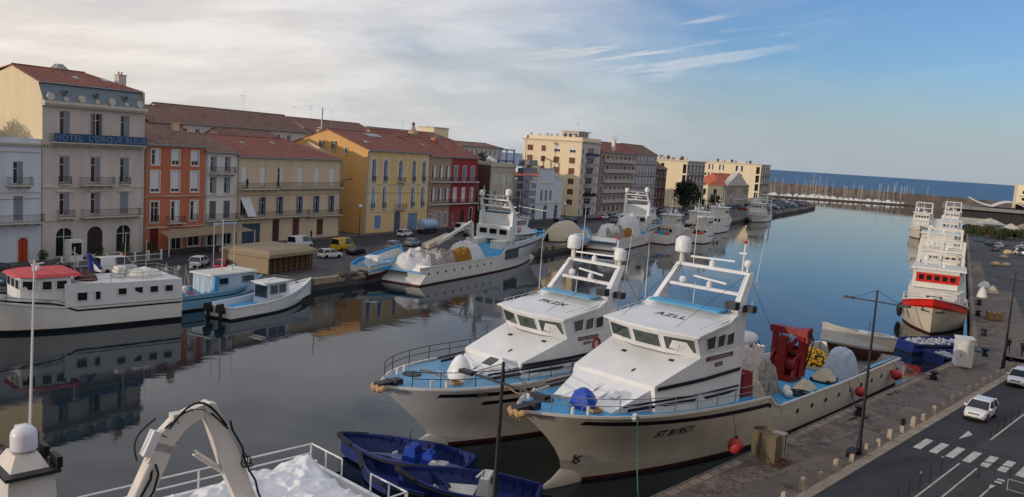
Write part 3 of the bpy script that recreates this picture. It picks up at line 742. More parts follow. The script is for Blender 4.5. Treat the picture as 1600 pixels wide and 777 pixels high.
# planted roof terrace and small tiled roof behind it
t = thing('terrace_shrub', 'dense green climbing shrub on the roof terrace beside the grey hotel', 'shrub', FL.w(-1.5, 6.5, 16.6), FL.a)
leaves(MB(), [(0, 0, 1.4, 1.5, 1.0), (.3, 1.6, 1.8, 1.7, 1.0), (-.2, 3, 1.5, 1.6, 1.1), (0, 4, .9, 1.2, 1), (0, -1, .9, 1.2, 1)], 2600, .16, [leaf_d, leaf_m, leaf_y], 4).build('foliage', t)
b = MB(); [b.bar((0, k*1.2-1, 0), (.1, k*1.2-.8, 1.6), .06, bark, 5) for k in range(5)]; b.build('stem', t)
house('rear_house', 'low house with orange tiled roof behind the blue-white house', -15.5, -3.0, 18.2, 9, w_beige, yoff=13.3, roof='gable', roofm=tiles_orange, rise=1.9, cornice=False)

# 2 the grey hotel
Z0 = GZ
def hotel():
    s0, s1, H = 2.5, 17.4, 22.1; root = thing('hotel', 'tall ornate grey stone hotel with slate mansard and blue name band', 'hotel', FL.w(s0, 0, GZ), FL.a)
    Wd, Ht, dep = s1-s0, H-GZ, 17.0; cols = [3.0, 7.4, 11.8]
    rects, sp = [], []
    def add(c, w, z0, z1, **k): r = (c-w/2, c+w/2, z0-GZ, z1-GZ); rects.append(r); sp.append((r, k))
    for c, st in zip(cols, ('half', 'open', 'half')): add(c, 1.35, 17.9, 20.9, style=st, sm=shut_grey)
    for c, st in zip(cols, ('half', 'half', 'half')): add(c, 1.35, 11.6, 15.0, style=st, sm=shut_grey)
    for c, st in zip(cols, ('half', 'half', 'closed')): add(c, 1.35, 7.3, 10.2, style=st, sm=shut_grey)
    for c in cols: add(c, 2.3, 1.75, 5.6, arch=True, door=mat('dark_wood_door', C(44, 36, 34), .6)) if c == 7.4 else add(c, 2.3, 1.75, 5.6, arch=True, style='plain')
    b = MB(); panel(b, (0,0,0), U_, N_, Wd, Ht, rects, w_grey, depth=.35)
    b.face([(Wd,0,0),(Wd,dep,0),(Wd,dep,Ht+2.3),(Wd,0,Ht+2.3)], w_cream)
    b.face([(0,dep,0),(0,dep,Ht+2),(Wd,dep,Ht+2),(Wd,dep,0)], w_cream)
    # stone quoins
    for x in (0, Wd-.5):
        for i in range(27):
            z = .4+i*.75; w = .5 if i % 2 else .34
            if z < Ht-1: b.box(x+(0 if x == 0 else .5-w), x+(w if x == 0 else .5), -.05, -.002, z, z+.62, w_grey)
    b.box(0, Wd, -.14, -.002, 10.9-GZ, 11.15-GZ, trim); b.box(0, Wd, -.14, -.002, 6.55-GZ, 6.8-GZ, trim)
    b.box(0, Wd, -.35, -.002, 16.5-GZ, 16.75-GZ, trim); b.box(0, Wd, -.5, -.002, Ht-.65, Ht-.4, trim); b.box(-.1, Wd+.1, -.7, .3, Ht-.4, Ht, trim)
    for i in range(34): x = .2+i*.435; b.box(x, x+.2, -.33, -.002, 16.25-GZ, 16.5-GZ, trim)
    for c in cols:      # pediments over the tall first-floor windows
        b.box(c-1.1, c+1.1, -.2, -.002, 10.35-GZ, 10.5-GZ, trim); b.prism([(c-1.2, -.18, 10.5-GZ), (c+1.2, -.18, 10.5-GZ), (c, -.18, 10.87-GZ)], (0, .176, 0), trim)
        b.box(c-.95, c+.95, -.1, -.002, 15.15-GZ, 15.35-GZ, trim)
    b.build('wall', root)
    gw = MB(); gx = -.0
    gw.face([(gx,dep,0),(gx,0,0),(gx,0,Ht+.4),(gx,.9,Ht+2.4),(gx,6.5,Ht+4.3),(gx,dep,Ht+1.4)], w_cream); gw.build('gable_wall', root)
    for r, k in sp: opening(root, (0,0,0), U_, N_, r, wallm=w_grey, **k)
    for a, c, z, d in ((1.9, 4.1, 7.0, .7), (5.2, 14.0, 7.0, .9), (5.0, 9.8, 11.35, .9), (2.2, 3.8, 11.4, .35), (11.0, 12.6, 11.4, .35)): balcony(root, (0,0,0), U_, N_, a, c, z-GZ, dep=d)
    # name band over the third floor balcony
    bo = balcony(root, (0,0,0), U_, N_, .9, 14.6, 16.75-GZ+.16, dep=1.0, brackets=False, slab=trim)
    s = MB(); s.box(.9, 14.6, -1.06, -1.02, 16.95-GZ, 18.05-GZ, mat('blue_sign_cloth', C(40, 72, 112), .7, .12, 2)); sg = s.build('name_banner', root)
    text_mesh("HOTEL ★ L'ORQUE BLEUE".replace('★ ', ' '), 1.12, 'lettering', sg, mat('sign_letters', C(104, 126, 152), .6), lambda x, y: (7.75+x, -1.075, 17.46-GZ+y), .02, 1.12)
    # mansard
    m = MB(); mz = Ht+2.3
    m.hexa([(0.02,-.3,Ht),(Wd-.02,-.3,Ht),(Wd-.02,.6,Ht),(0.02,.6,Ht)], [(0.15,.75,mz),(Wd-.15,.75,mz),(Wd-.15,1.4,mz),(0.15,1.4,mz)], slate)
    mo = m.build('mansard', root)
    for c in cols:
        d = MB(); d.lathe((c, -.25, Ht+1.25), [(.34, -.0), (.34, .75)], slate, 12, 'Y'); d.lathe((c, -.27, Ht+1.25), [(.22, 0), (.22, .03)], glass_b, 12, 'Y'); d.build('round_dormer', mo)
    for c in (.9, 5.2, 9.6, 13.9): o = MB(); o.lathe((c, -.42, Ht+.52), [(.48, 0), (.48, .3)], trim, 14, 'Y'); o.build('stone_medallion', mo)
    for c in (3.0, 7.4, 11.8): o = MB(); o.lathe((c, -.42, Ht+.35), [(.3, 0), (.3, .25)], trim, 12, 'Y'); o.build('stone_medallion', mo)
    roof = roof_gable(root, 0, Wd, .8, dep, Ht+2.35, 1.95, 6.5, tiles_red, over=.25, hip1=5, chims=[(13.3, 3.2, 1.2, .9, 1.3, w_grey)], skylights=[(6.2, 3, .8, .7), (10.6, 3.2, .9, .7)])
    d = MB(); cx, cy, cz = 8.2, 9.5, Ht+3.4
    d.hexa([(cx-1.8,cy-1.8,cz),(cx+1.8,cy-1.8,cz),(cx+1.8,cy+1.8,cz),(cx-1.8,cy+1.8,cz)], [(cx-.3,cy-.3,cz+2),(cx+.3,cy-.3,cz+2),(cx+.3,cy+.3,cz+2),(cx-.3,cy+.3,cz+2)], galv)
    for sx, sy in ((-1,-1),(1,-1),(1,1),(-1,1)):
        for k in range(4): f = (k+.5)/4; d.bar((cx+sx*1.8*(1 if k%2 else f), cy+sy*1.8, cz), (cx+sx*.3, cy+sy*.3, cz+2.03), .05, trim, 4)
    d.build('glass_lantern', roof)
hotel()

# 3 orange house
c3 = [19.3, 22.8, 26.3]
house('terraced_house', 'orange house with white-framed windows beside the grey hotel', 17.6, 28.3, 17.3, 12, w_orange, wm=w_beige, roof='gable', roofm=tiles_brown, rise=2.7, ridge=7,
      rows=[(c3, 1.3, 14.2, 16.4, sh(styles=['half', 'roll.7', 'roll.7'], sm=shut_white, surround=frame_w)), (c3, 1.45, 10.2, 13.3, sh(styles=['roll.85'], sm=shut_white, surround=frame_w)),
            (c3, 1.35, 5.8, 8.8, sh(styles=['plain', 'half', 'half'], sm=shut_white, surround=frame_w)), ([26.4], 2.2, 1.8, 4.2, sh(style='plain', surround=frame_w)), ([23.2], 1.8, 1.5, 4.4, sh(style='plain', surround=frame_w))],
      door_list=[(19.3, 1.5, 3.5, sh(door=mat('dark_red_door', C(96, 30, 32), .6)))], courses=[(0, 10.7, 9.5), (0, 10.7, 4.9)],
      bal=[(21.4, 24.3, 5.6, sh(dep=.8)), (18.7, 19.9, 5.8, sh(dep=.25)), (25.7, 26.9, 5.8, sh(dep=.25))], chims=[(9.0, 5, 1.0, .7, 1.2, w_beige)])
# 4 narrow white house
house('terraced_house', 'narrow off-white house with grey shutters between orange and beige houses', 28.3, 34.7, 16.5, 12, w_white, roof='gable', roofm=tiles_brown, rise=2.4, ridge=7,
      rows=[([29.9, 32.7], 1.15, 13.3, 15.7, sh(styles=['half'], sm=shut_grey)), ([29.9, 32.7], 1.25, 9.9, 12.5, sh(styles=['half'], sm=shut_grey)), ([29.9, 32.7], 1.3, 5.9, 8.7, sh(styles=['closed'], sm=mat('dark_grey_shutter', C(92, 92, 100), .7))),
            ([30.0, 32.9], 1.9, 1.6, 4.3, sh(style='plain'))], courses=[(0, 6.3, 9.3)], bal=[(29.0, 33.9, 13.1, sh(dep=.8)), (28.6, 34.4, 5.7, sh(dep=.8))])
t = thing('shop_sign', 'pale blue shop sign over the ground floor of the narrow white house', 'sign', FL.w(31.6, -1.0, 5.0), FL.a)
b = MB(); b.box(-2.3, 2.3, -.1, 0, -.45, .35, mat('pale_sign', C(176, 190, 208), .6)); b.build('board', t)
text_mesh("LE GRAND BLEU", .42, 'lettering', t, mat('sign_ink', C(80, 96, 130), .6), lambda x, y: (x, -.115, -.05+y), .01)
# 5 long beige house
c5 = [36.2, 40.2, 44.2, 49.0, 53.3, 57.3]
house('terraced_house', 'long beige two-storey house with full-width balcony and red hipped roof', 34.7, 60.0, 16.0, 14, w_beige, roof='gable', roofm=tiles_red, rise=2.9, ridge=8.5,
      rows=[(c5, 1.2, 10.9, 14.2, sh(styles=['roll.95', 'roll.95', 'half', 'closed', 'closed', 'closed'], sm=shut_white)), (c5[1:], 1.25, 6.1, 9.2, sh(styles=['open'], sm=shut_blue)), ([36.2], 1.25, 6.1, 9.2, sh(style='plain')),
            ([54.6], 1.7, 2.0, 4.9, sh(style='closed', sm=mat('dark_brick_shutter', C(88, 50, 44), .8)))],
      door_list=[(38.0, 4.0, 3.4, sh(door=mat('slate_blue_garage', C(62, 72, 98), .6))), (43.6, 1.6, 3.9, sh(door=mat('dark_red_door2', C(74, 34, 38), .6))), (48.4, 1.7, 3.9, sh(door=mat('brown_red_door', C(98, 44, 42), .6), surround=trim))],
      bal=[(34.9, 43.5, 10.6, sh(dep=.9)), (43.5, 59.8, 10.75, sh(dep=.9)), (34.9, 51.2, 5.8, sh(dep=.9)), (51.2, 59.8, 5.65, sh(dep=.9))], hip1=6.5, skylights=[(5.2, 5, .8, .6), (12.7, 5.6, .9, .6)], cornice=True)
# downpipe and sheet hanging on it
b = MB(); o = b; b.bar((25.0, -.12, 0), (25.0, -.12, 14.4), .07, galv, 6); o = b.build('drainpipe'); o.parent = [x for x in bpy.data.objects if x.get('label', '').startswith('long beige')][0]
t = thing('hanging_blind', 'pale slanting cloth blind over the first-floor balcony of the beige house', 'blind', FL.w(35.2, 0, GZ), FL.a)
b = MB(); b.hexa([(.1,-.25,7.7),(2.1,-.25,7.7),(2.9,-1.1,4.7),(1.1,-1.1,4.7)], [(.1,-.2,7.75),(2.1,-.2,7.75),(2.9,-1.05,4.75),(1.1,-1.05,4.75)], shut_white); b.build('cloth', t)
# 6 yellow house with ochre gable
c6 = [69.6, 73.3, 78.3, 83.0, 86.6]
ye = house('terraced_house', 'yellow house with bright ochre gable wall and arched white windows', 67.4, 88.5, 18.1, 21, w_yellow, wm=w_ochre, roof='gable', roofm=tiles_red, rise=3.4, ridge=10.5,
      rows=[(c6, 1.15, 11.9, 16.2, sh(styles=['half'], sm=shut_blue, arch=True, surround=None, fm=frame_w)), (c6, 1.2, 6.4, 10.7, sh(styles=['closed', 'half', 'closed', 'half', 'half'], sm=mat('pale_blue_shutter', C(156, 168, 182), .7), arch=True)),
            ([71.4], 2.1, 2.3, 5.0, sh(style='closed', sm=shut_blue, surround=frame_w))],
      door_list=[(77.9, 2.2, 4.3, sh(door=mat('blue_grey_door', C(84, 98, 120), .6), arch=True, surround=frame_w)), (83.3, 3.4, 3.7, sh(door=shut_blue))],
      gable_rows=[([8.6, 11.8], 1.0, 17.6, 19.3, sh(style='open', sm=w_taupe)), ([5.4], .8, 16.9, 18.3, sh(style='plain'))], courses=[(0, 21, 11.2), (0, 21, 5.7)],
      bal=[(77.2, 79.4, 11.7, sh(dep=.8)), (76.6, 80.2, 6.2, sh(dep=.8)), (69, 70.2, 11.9, sh(dep=.2)), (72.7, 73.9, 11.9, sh(dep=.2)), (82.4, 83.6, 11.9, sh(dep=.2)), (86, 87.2, 11.9, sh(dep=.2)), (69, 70.2, 6.5, sh(dep=.2)), (72.7, 73.9, 6.5, sh(dep=.2)), (82.4, 83.6, 6.5, sh(dep=.2)), (86, 87.2, 6.5, sh(dep=.2))],
      chims=[(4.5, 16.5, .9, .9, 2.2, w_brown), (2.5, 2.0+13, .8, .8, 1.2, w_taupe)], skylights=[(9.5, 7.4, 4.4, 1.9), (3.6, 3.5, 1.1, .8)])
b = MB()
for i in range(24): b.box(.0, .75 if i % 2 else .55, -.06, -.002, .3+i*.69, .9+i*.69, trim)
b.build('quoins', ye)
for c in c6:
    for (z0, z1) in ((11.7, 16.5), (6.2, 11.0)):
        x = c-67.42; b = MB()
        for sg in (-1, 1): b.box(x+sg*.78-.14, x+sg*.78+.14, -.05, -.002, z0-GZ, z1-GZ-.55, frame_w)
        for i in range(8):
            t0, t1 = math.pi*i/8, math.pi*(i+1)/8; f = lambda t, r: (x+r*math.cos(t), -.05, z1-GZ-.55+r*.95*math.sin(t))
            b.prism([f(t0, .64), f(t0, .92), f(t1, .92), f(t1, .64)], (0, .048, 0), frame_w)
        b.build('window_surround', ye)
b = MB(); b.bar((3.2, 15, 20), (3.2, 15, 24.6), .16, galv, 8); b.build('flue', ye)
# 7, 8 taupe and red pair
c7 = [90.4, 93.2, 95.9]; c8 = [99.2, 102.8, 106.4]
bk = sh(dep=1.0, m=iron, slab=frame_w)
house('terraced_house', 'narrow taupe house with black balconies next to the yellow house', 88.5, 97.2, 17.6, 14, w_taupe, roof='gable', roofm=tiles_red, rise=3.6, ridge=8.5,
      rows=[(c7, 1.4, 12.4, 15.4, sh(styles=['half'], sm=shut_white)), (c7, 1.4, 7.3, 10.4, sh(styles=['half'], sm=shut_white)), ([89.9], 1.0, 2.4, 4.6, sh(style='plain', surround=frame_w)), ([95.9], 1.0, 2.0, 4.8, sh(style='half', surround=frame_w))],
      door_list=[(93.0, 1.9, 3.6, sh(door=mat('pale_grey_door', C(160, 158, 160), .6), surround=frame_w, arch=True))], bal=[(88.7, 97.1, 11.9, bk), (88.7, 97.1, 6.9, bk)], skylights=[(2.5, 4, 1.1, .9)])
house('terraced_house', 'crimson red house with white window surrounds and black balconies', 97.2, 108.6, 17.6, 14, w_red, wm=w_brown, roof='gable', roofm=tiles_red, rise=3.6, ridge=8.5,
      rows=[(c8, 1.25, 12.3, 15.4, sh(styles=['half'], sm=shut_blue, surround=frame_w)), (c8, 1.25, 7.3, 10.4, sh(styles=['closed', 'closed', 'half'], sm=shut_white, surround=frame_w)), ([99.0], 1.1, 2.1, 4.7, sh(style='plain'))],
      door_list=[(102.8, 1.8, 4.0, sh(door=mat('dark_green_door', C(34, 44, 36), .6), arch=True)), (106.5, 1.2, 4.2, sh(door=mat('dark_wood_door2', C(42, 34, 32), .6), surround=frame_w))],
      bal=[(97.3, 108.3, 11.9, bk), (97.3, 108.3, 6.9, bk)], chims=[(2.2, 6.5, 1.8, 1.0, .9, tiles_orange)])
# 9 pale modern block with dark side wall, then scaffold
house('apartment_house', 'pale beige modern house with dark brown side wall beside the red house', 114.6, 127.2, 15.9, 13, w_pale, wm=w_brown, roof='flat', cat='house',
      rows=[([117.6, 121.2, 124.6], 3.0, 11.2, 13.9, sh(styles=['roll.95'], sm=mat('pale_curtain', C(190, 188, 180), .8))), ([122.2, 125.2], 1.2, 6.6, 9.6, sh(styles=['plain'])), ([117.4], 1.2, 6.6, 9.6, sh(style='half')), ([118.5, 123.8], 2.2, 1.8, 4.2, sh(style='plain'))],
      courses=[(0, 12.5, 10.4), (0, 12.5, 14.6)], bal=[(116, 126.5, 6.4, {})])
t = thing('rooftop_dishes', 'cluster of white satellite dishes and tarps on the pale modern house', 'satellite dishes', FL.w(120.5, 3, 15.9), FL.a)
b = MB(); [b.ball((x, y, z), r, white, 10, 1, .8, .75) for x, y, z, r in ((0,0,.9,1.0), (1.6,.4,.8,.8), (-1.2,.6,1.3,.7), (.5,1.2,1.5,.8))]; [b.bar((x, 0, -.1), (x, 0, .6), .07, galv, 5) for x in (-1, 0, 1.5)]; b.build('dish', t, 60)
def scaffold():
    t = thing('scaffold_tower', 'blue-netted scaffolding tower in front of the pale modern house', 'scaffolding', FL.w(127.6, -2.4, GZ), FL.a)
    b = MB(); n = 8
    for x in (0, 2.3, 4.6, 7.0):
        for y in (0, 1.9): b.bar((x, y, 0), (x, y, 17.2 if x < 5 else 15.5), .05, galv, 5)
    for k in range(n):
        z = 2.0*(k+1)
        for y in (0, 1.9): b.bar((0, y, z), (7.0, y, z), .045, galv, 5); b.bar((0, y, z+1), (7.0, y, z+1), .03, galv, 4)
        for x in (0, 2.3, 4.6, 7.0): b.bar((x, 0, z), (x, 1.9, z), .04, galv, 4)
    b.build('tubes', t); b = MB()
    for k in range(n): z = 2.0*(k+1); b.box(.06, 6.94, .1, 1.8, z+.06, z+.12, wood)
    b.build('boards', t); b = MB(); nm = mat('blue_scaffold_net', C(122, 134, 152), .9, .25, 2)
    for k in range(0, n):
        for i in range(3):
            if (k*3+i) % 4 != 1: b.box(2.3*i+.1, 2.3*i+2.15, -.1, -.06, 2.0*k+.9, 2.0*k+2.3, nm)
            if (k+i) % 3: b.box(-.1, -.06, .1, 1.8, 2.0*k+.7, 2.0*k+2.1, nm)
    b.build('netting', t)
scaffold()
# 10 blue-white hall with stepped parapet
def hall():
    s0 = 135.2; root = thing('hall', 'pale blue hall with stepped parapet and arched ground-floor doors', 'hall', FL.w(s0, 0, GZ), FL.a); Wd = 20.6; Ht = 10.6
    rects, sp = [], []
    for c in (7.6, 10.4, 13.2): r = (c-.65, c+.65, 5.2, 8.2); rects.append(r); sp.append((r, sh(arch=True, sm=shut_blue)))
    for c in (3.2, 17.6): r = (c-.65, c+.65, 5.2, 8.0); rects.append(r); sp.append((r, sh(style='closed', sm=shut_white)))
    for c in (3.4, 10.4, 17.2): r = (c-1.1, c+1.1, .05, 4.0); rects.append(r); sp.append((r, sh(arch=True)))
    b = MB(); panel(b, (0,0,0), U_, N_, Wd, Ht, rects, w_bluewhite)
    b.face([(0,0,0),(0,14,0),(0,14,Ht),(0,0,Ht)][::-1], w_bluewhite); b.face([(Wd,0,0),(Wd,14,0),(Wd,14,Ht),(Wd,0,Ht)], w_bluewhite)
    for (a, c, h) in ((0, 3.8, .5), (3.8, 6.2, 1.3), (6.2, 14.8, 3.4), (14.8, 17.0, 1.3), (17.0, Wd, .5)): b.box(a, c, 0, .4, Ht, Ht+h, w_bluewhite); b.box(a-.1 if a else a, c, -.15, .45, Ht+h, Ht+h+.22, trim)
    b.box(0, Wd, -.14, -.002, 4.4, 4.65, trim); b.box(6.2, 14.8, -.12, -.002, Ht-.6, Ht-.4, trim)
    b.build('wall', root); roof_gable(root, 0, Wd, .5, 14, Ht, 1.8, 7, tiles_orange, over=0)
    for r, k in sp: opening(root, (0,0,0), U_, N_, r, wallm=w_bluewhite, **k)
hall()
# 11 tall cream apartment block
def bigapt():
    s0 = 167; root = thing('apartment_block', 'tall seven-storey block with sunlit cream side wall and brown shutters', 'apartment block', FL.w(s0, 0, GZ), FL.a); Wd, dep, Ht = 14, 20, 22.4
    b = MB(); gr, gs = [], []
    styles = ['closed']; cx = [2.9, 8.2, 12.8, 17.4]
    for k in range(6):
        z = 19.0-k*3.15
        for i, c in enumerate(cx):
            if k in (2, 3, 4) and i > 1 and i > 3-k % 2: continue
            w = 2.0 if i != 2 else 1.5; r = (c-w/2, c+w/2, z, z+1.7); gr.append(r)
            gs.append((r, sh(style='roll.5' if (k == 0 and i < 2) else ('closed' if k < 3 else 'roll.8'), sm=(shut_white if (k == 0 and i < 2) else shut_brown))))
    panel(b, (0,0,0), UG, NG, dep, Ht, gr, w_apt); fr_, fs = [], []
    for k in range(7):
        z = 18.8-k*3.05
        if z < .2: continue
        r = (.8, 2.0, z, z+1.6); fr_.append(r); fs.append((r, sh(style='plain')))
        r = (4.3, 9.3, z-.5, z+1.9); fr_.append(r); fs.append((r, sh(style='plain')))
        r = (11.3, 12.6, z, z+1.6); fr_.append(r); fs.append((r, sh(style='half', sm=shut_white)))
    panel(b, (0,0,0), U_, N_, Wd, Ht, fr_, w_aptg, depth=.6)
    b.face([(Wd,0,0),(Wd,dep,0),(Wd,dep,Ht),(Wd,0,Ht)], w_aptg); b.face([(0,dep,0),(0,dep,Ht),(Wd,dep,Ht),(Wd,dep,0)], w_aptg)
    b.box(-.5, Wd+.3, -.5, dep+.3, Ht, Ht+.3, trim); b.box(-.05, Wd, 0, .25, Ht+.3, Ht+1.3, w_apt); b.box(-.05, .2, .25, dep, Ht+.3, Ht+1.3, w_apt)
    b.build('wall', root)
    for r, k in gs: opening(root, (0,0,0), UG, NG, r, wallm=w_apt, **k)
    for r, k in fs: opening(root, (0,0,0), U_, N_, r, wallm=w_aptg, **k)
    for k in range(6): balcony(root, (0,0,0), U_, N_, 3.4, 10.2, 18.2-k*3.05, dep=1.5, h=1.0, solid=(mat('blue_balcony_screen', C(58, 66, 110), .8) if k in (0,) else mat('grey_balcony_screen', C(150, 150, 158), .8) if k != 4 else net_dark), brackets=False)
    p = MB(); p.box(2.4, 9.8, 2.5, 8.0, Ht+.3, Ht+3.0, w_aptg); p.box(2.0, 10.4, 1.8, 8.6, Ht+3.0, Ht+3.25, trim); [p.box(3+i*2.0, 4.2+i*2.0, 2.44, 2.5, Ht+.9, Ht+2.4, glass_b) for i in range(3)]; [p.box(2.34, 2.4, 3+i*1.7, 4+i*1.7, Ht+.9, Ht+2.4, glass_b) for i in range(3)]; p.build('penthouse', root)
    for i, y in enumerate((3, 9, 11, 12.5, 15, 18)): c = MB(); c.box(1.2, 2.0, y, y+.8, Ht+.3, Ht+1.9+.3*(i % 2), w_aptg); c.build('chimney', root)
bigapt()
# 12 long grey block, 13 pale lilac block, 14 narrow brown house
def grid_block(name, label, s0, s1, H, wallm, cols, floors, w=1.5, h=1.9, cat='apartment block', dep=14, roofm=None, flat=False, balm=None, bs=(), z1=None, styles=('half', 'plain', 'closed'), sm=shut_grey, gm=None):
    rows = []; n = floors; z1 = z1 or H-3.2; dz = (z1-2.2)/(n-1); rnd = random.Random(int(s0))
    cs = [s0+(s1-s0)*(i+.5)/cols for i in range(cols)]
    for k in range(n): rows.append((cs, w, z1-k*dz, z1-k*dz+h, sh(styles=[rnd.choice(styles) for _ in cs], sm=sm)))
    bal = [(a, c, z1-k*dz-.1, sh(dep=1.1, solid=balm, brackets=False) if balm else sh(dep=1.0, step=.3)) for k in range(n-1) for a, c in bs]
    return house(name, label, s0, s1, H, dep, wallm, cat=cat, rows=rows, roof='flat' if flat else 'gable', roofm=roofm or tiles_red, rise=3.0, ridge=6, bal=bal, wm=gm)
grid_block('apartment_block', 'long warm grey apartment block with pale balcony bands and red roof', 182, 212, 21.6, w_grey2, 8, 6, 1.7, 1.9, balm=mat('pale_balcony_band', C(176, 170, 166), .8), bs=[(183.5, 210.5)], styles=('plain', 'closed', 'plain'), sm=w_brown)
t = thing('stack_chimney', 'white chimney stack rising above the long grey block', 'chimney', FL.w(193.5, .9, 20), FL.a); b = MB(); b.box(-.5, .5, -.5, .5, 0, 5.6, white_old); b.box(-.6, .6, -.6, .6, 5.6, 5.8, trim); b.build('stack', t); b = MB(); b.bar((0,0,5.8), (0,0,7.2), .1, galv, 6); b.build('pot', t)
grid_block('apartment_block', 'pale lilac five-storey building seaward of the grey block', 212.3, 234, 21.8, w_lilac, 7, 5, 1.2, 2.3, bs=[(213, 233.5)], roofm=tiles_brown, styles=('plain', 'half'))
grid_block('terraced_house', 'brown house squeezed between the lilac building and the cream block', 234.3, 246, 17.0, w_brown, 3, 4, 1.4, 2.2, cat='house', roofm=tiles_brown, styles=('plain', 'half'))
# 15 cream flats with lit end walls
def flats(label, s0, s1, H, dep, floors, name='apartment_block'):
    root = thing(name, label, 'apartment block', FL.w(s0, 0, GZ), FL.a); Wd, Ht = s1-s0, H-GZ; b = MB(); dz = (Ht-1.2)/floors
    gr = []
    for k in range(floors):
        z = .6+k*dz; gr += [(dep*.30, dep*.42, z+.3, z+dz-.5), (dep*.02, dep*.08, z+.3, z+dz-.5), (dep*.62, dep*.70, z+.3, z+dz-.5), (dep*.80, dep*.88, z+.3, z+dz-.5)] if dep > 30 else [(dep*.56, dep*.88, z+.2, z+dz-.55), (dep*.02, dep*.10, z+.2, z+dz-.5)]
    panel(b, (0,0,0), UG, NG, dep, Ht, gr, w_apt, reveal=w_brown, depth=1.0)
    cols = int(Wd/5); fr_ = [(Wd*(i+.5)/cols-1.5, Wd*(i+.5)/cols+1.5, .6+k*dz+.1, .6+k*dz+dz-.6) for i in range(cols) for k in range(floors)]
    panel(b, (0,0,0), U_, N_, Wd, Ht, fr_, w_aptg, depth=1.0)
    b.face([(Wd,0,0),(Wd,dep,0),(Wd,dep,Ht),(Wd,0,Ht)], w_aptg); b.box(-.4, Wd+.4, -.6, dep+.4, Ht, Ht+.5, trim)
    for k in range(floors): b.box(0, Wd, -1.1, -.002, .6+k*dz-.15, .6+k*dz+.02, trim)
    b.build('wall', root)
    for (a, c, z0, z1) in gr:
        w = MB(); w.box(.5, 1.02, a+.03, c-.03, z0+.02, z1-.02, glass_b); wo = w.build('window', root)
        if c-a > 2: p = MB(); p.box(-.05, .04, a+.1, c-.1, z0-.3, z0+.9, frame_w if dep < 30 else w_apt); p.box(.2, .48, a+(c-a)*.28, a+(c-a)*.72, z0+.9, z1-.1, frame_w); p.build('loggia_screen', wo)
    for r in fr_:
        w = MB(); w.box(r[0]+.05, r[1]-.05, .7, .98, r[2]+.03, r[3]-.03, glass_b); wo = w.build('window', root)
        p = MB(); p.box(r[0]-.6, r[1]+.6, -1.1, -1.05, r[2]-.05, r[2]+.8, shut_grey); p.build('balcony_panel', wo)
    for k in range(7): y = dep*(k+.5)/7; c = MB(); c.box(2+3*(k % 3), 3.2+3*(k % 3), y, y+1.0, Ht+.5, Ht+1.6+.5*(k % 2), w_brown if k % 2 else w_aptg); c.build('chimney', root)
    c = MB(); c.box(5, 9, dep*.3, dep*.75, Ht+.5, Ht+1.5, w_aptg); c.build('roof_box', root)
    return root
flats('cream four-storey flats behind the dark quay tree', 271, 296, 20.2, 17.5, 4)
flats('far cream block of flats nearest the open sea', 402, 424, 21.2, 33, 4)
# 16 customs-like house with pediment
def pedi():
    root = thing('station_house', 'low pale building with orange hipped roof and triangular pediment on the quay', 'building', FL.w(318, -3, GZ), FL.a); Wd, Ht, dep = 47, 9.2, 16; b = MB()
    fr_ = [(1.2+i*3.05, 2.7+i*3.05, 4.6, 7.6) for i in range(15)]; panel(b, (0,0,0), U_, N_, Wd, Ht, fr_, w_aptg, depth=.5)
    gr = [(3, 4.4, 4.6, 7.2), (8, 9.4, 4.6, 7.2), (12.6, 14, 4.6, 7.2)]; panel(b, (0,0,0), UG, NG, dep, Ht, gr, w_apt)
    b.face([(Wd,0,0),(Wd,dep,0),(Wd,dep,Ht),(Wd,0,Ht)], w_aptg)
    b.prism([(4, -.6, Ht), (43, -.6, Ht), (23.5, -.6, Ht+6.4)], (0, 3, 0), w_aptg); b.prism([(12, -.64, Ht+.9), (35, -.64, Ht+.9), (23.5, -.64, Ht+4.6)], (0, .035, 0), trim)
    for i in range(14): b.box(1+i*3.4, 1.5+i*3.4, -.5, -.002, 0, Ht, trim)
    b.build('wall', root)
    for r in fr_: w = MB(); w.box(r[0]+.03, r[1]-.03, .3, .48, r[2], r[3], glass_b); w.build('window', root)
    for r in gr: w = MB(); w.box(.1, .24, r[0]+.03, r[1]-.03, r[2], r[3], glass_b); w.build('window', root)
    roof_gable(root, 0, Wd, 0, dep, Ht, 5.0, 8, tiles_orange, hip0=8, hip1=8, over=.6)
    a = MB(); a.box(-6, 70, -8, -5.5, 3.2, 3.5, concrete_l); [a.box(-5.8+i*2.6, -5.5+i*2.6, -7.9, -7.6, 0, 3.2, trim) for i in range(29)]; a.build('arcade', root)
pedi()

# roofs of the streets behind
def back_house(label, s0, s1, y0, dep, H, wallm, roofm, rise=3, wins=True, cat='house', **k):
    r = house('rear_house', label, s0, s1, H, dep, wallm, cat=cat, yoff=y0, roof='gable', roofm=roofm, rise=rise, cornice=False,
              rows=[([s0+1.6+i*3.0 for i in range(int((s1-s0-1.5)/3.0))], 1.0, H-2.5, H-1.1, sh(styles=['plain', 'half']))] if wins else (), **k); return r
back_house('long rear house with brown ridge roof above the orange house', 44, 78, 26, 14, 20.9, w_white, tiles_brown, 3.2)
back_house('rear house with orange wall peeping over the brown roof', 36, 43.6, 24, 12, 20.8, w_orange, tiles_brown, 2.6)
back_house('rear house with brown roof directly behind the hotel', 24, 35.6, 24, 12, 22.0, w_pale, tiles_brown, 2.6)
back_house('low grey-roofed rear house behind the long beige house', 48, 62, 16.5, 9, 18.0, w_pale, tiles_brown, 2.2)
back_house('rear house with flat brown roof behind the yellow gable', 84, 110, 30, 16, 21.0, w_taupe, tiles_brown, 3)
back_house('rear house with reddish roof behind the crimson house', 96, 120, 17, 13, 19.3, w_beige, tiles_red, 3.2)
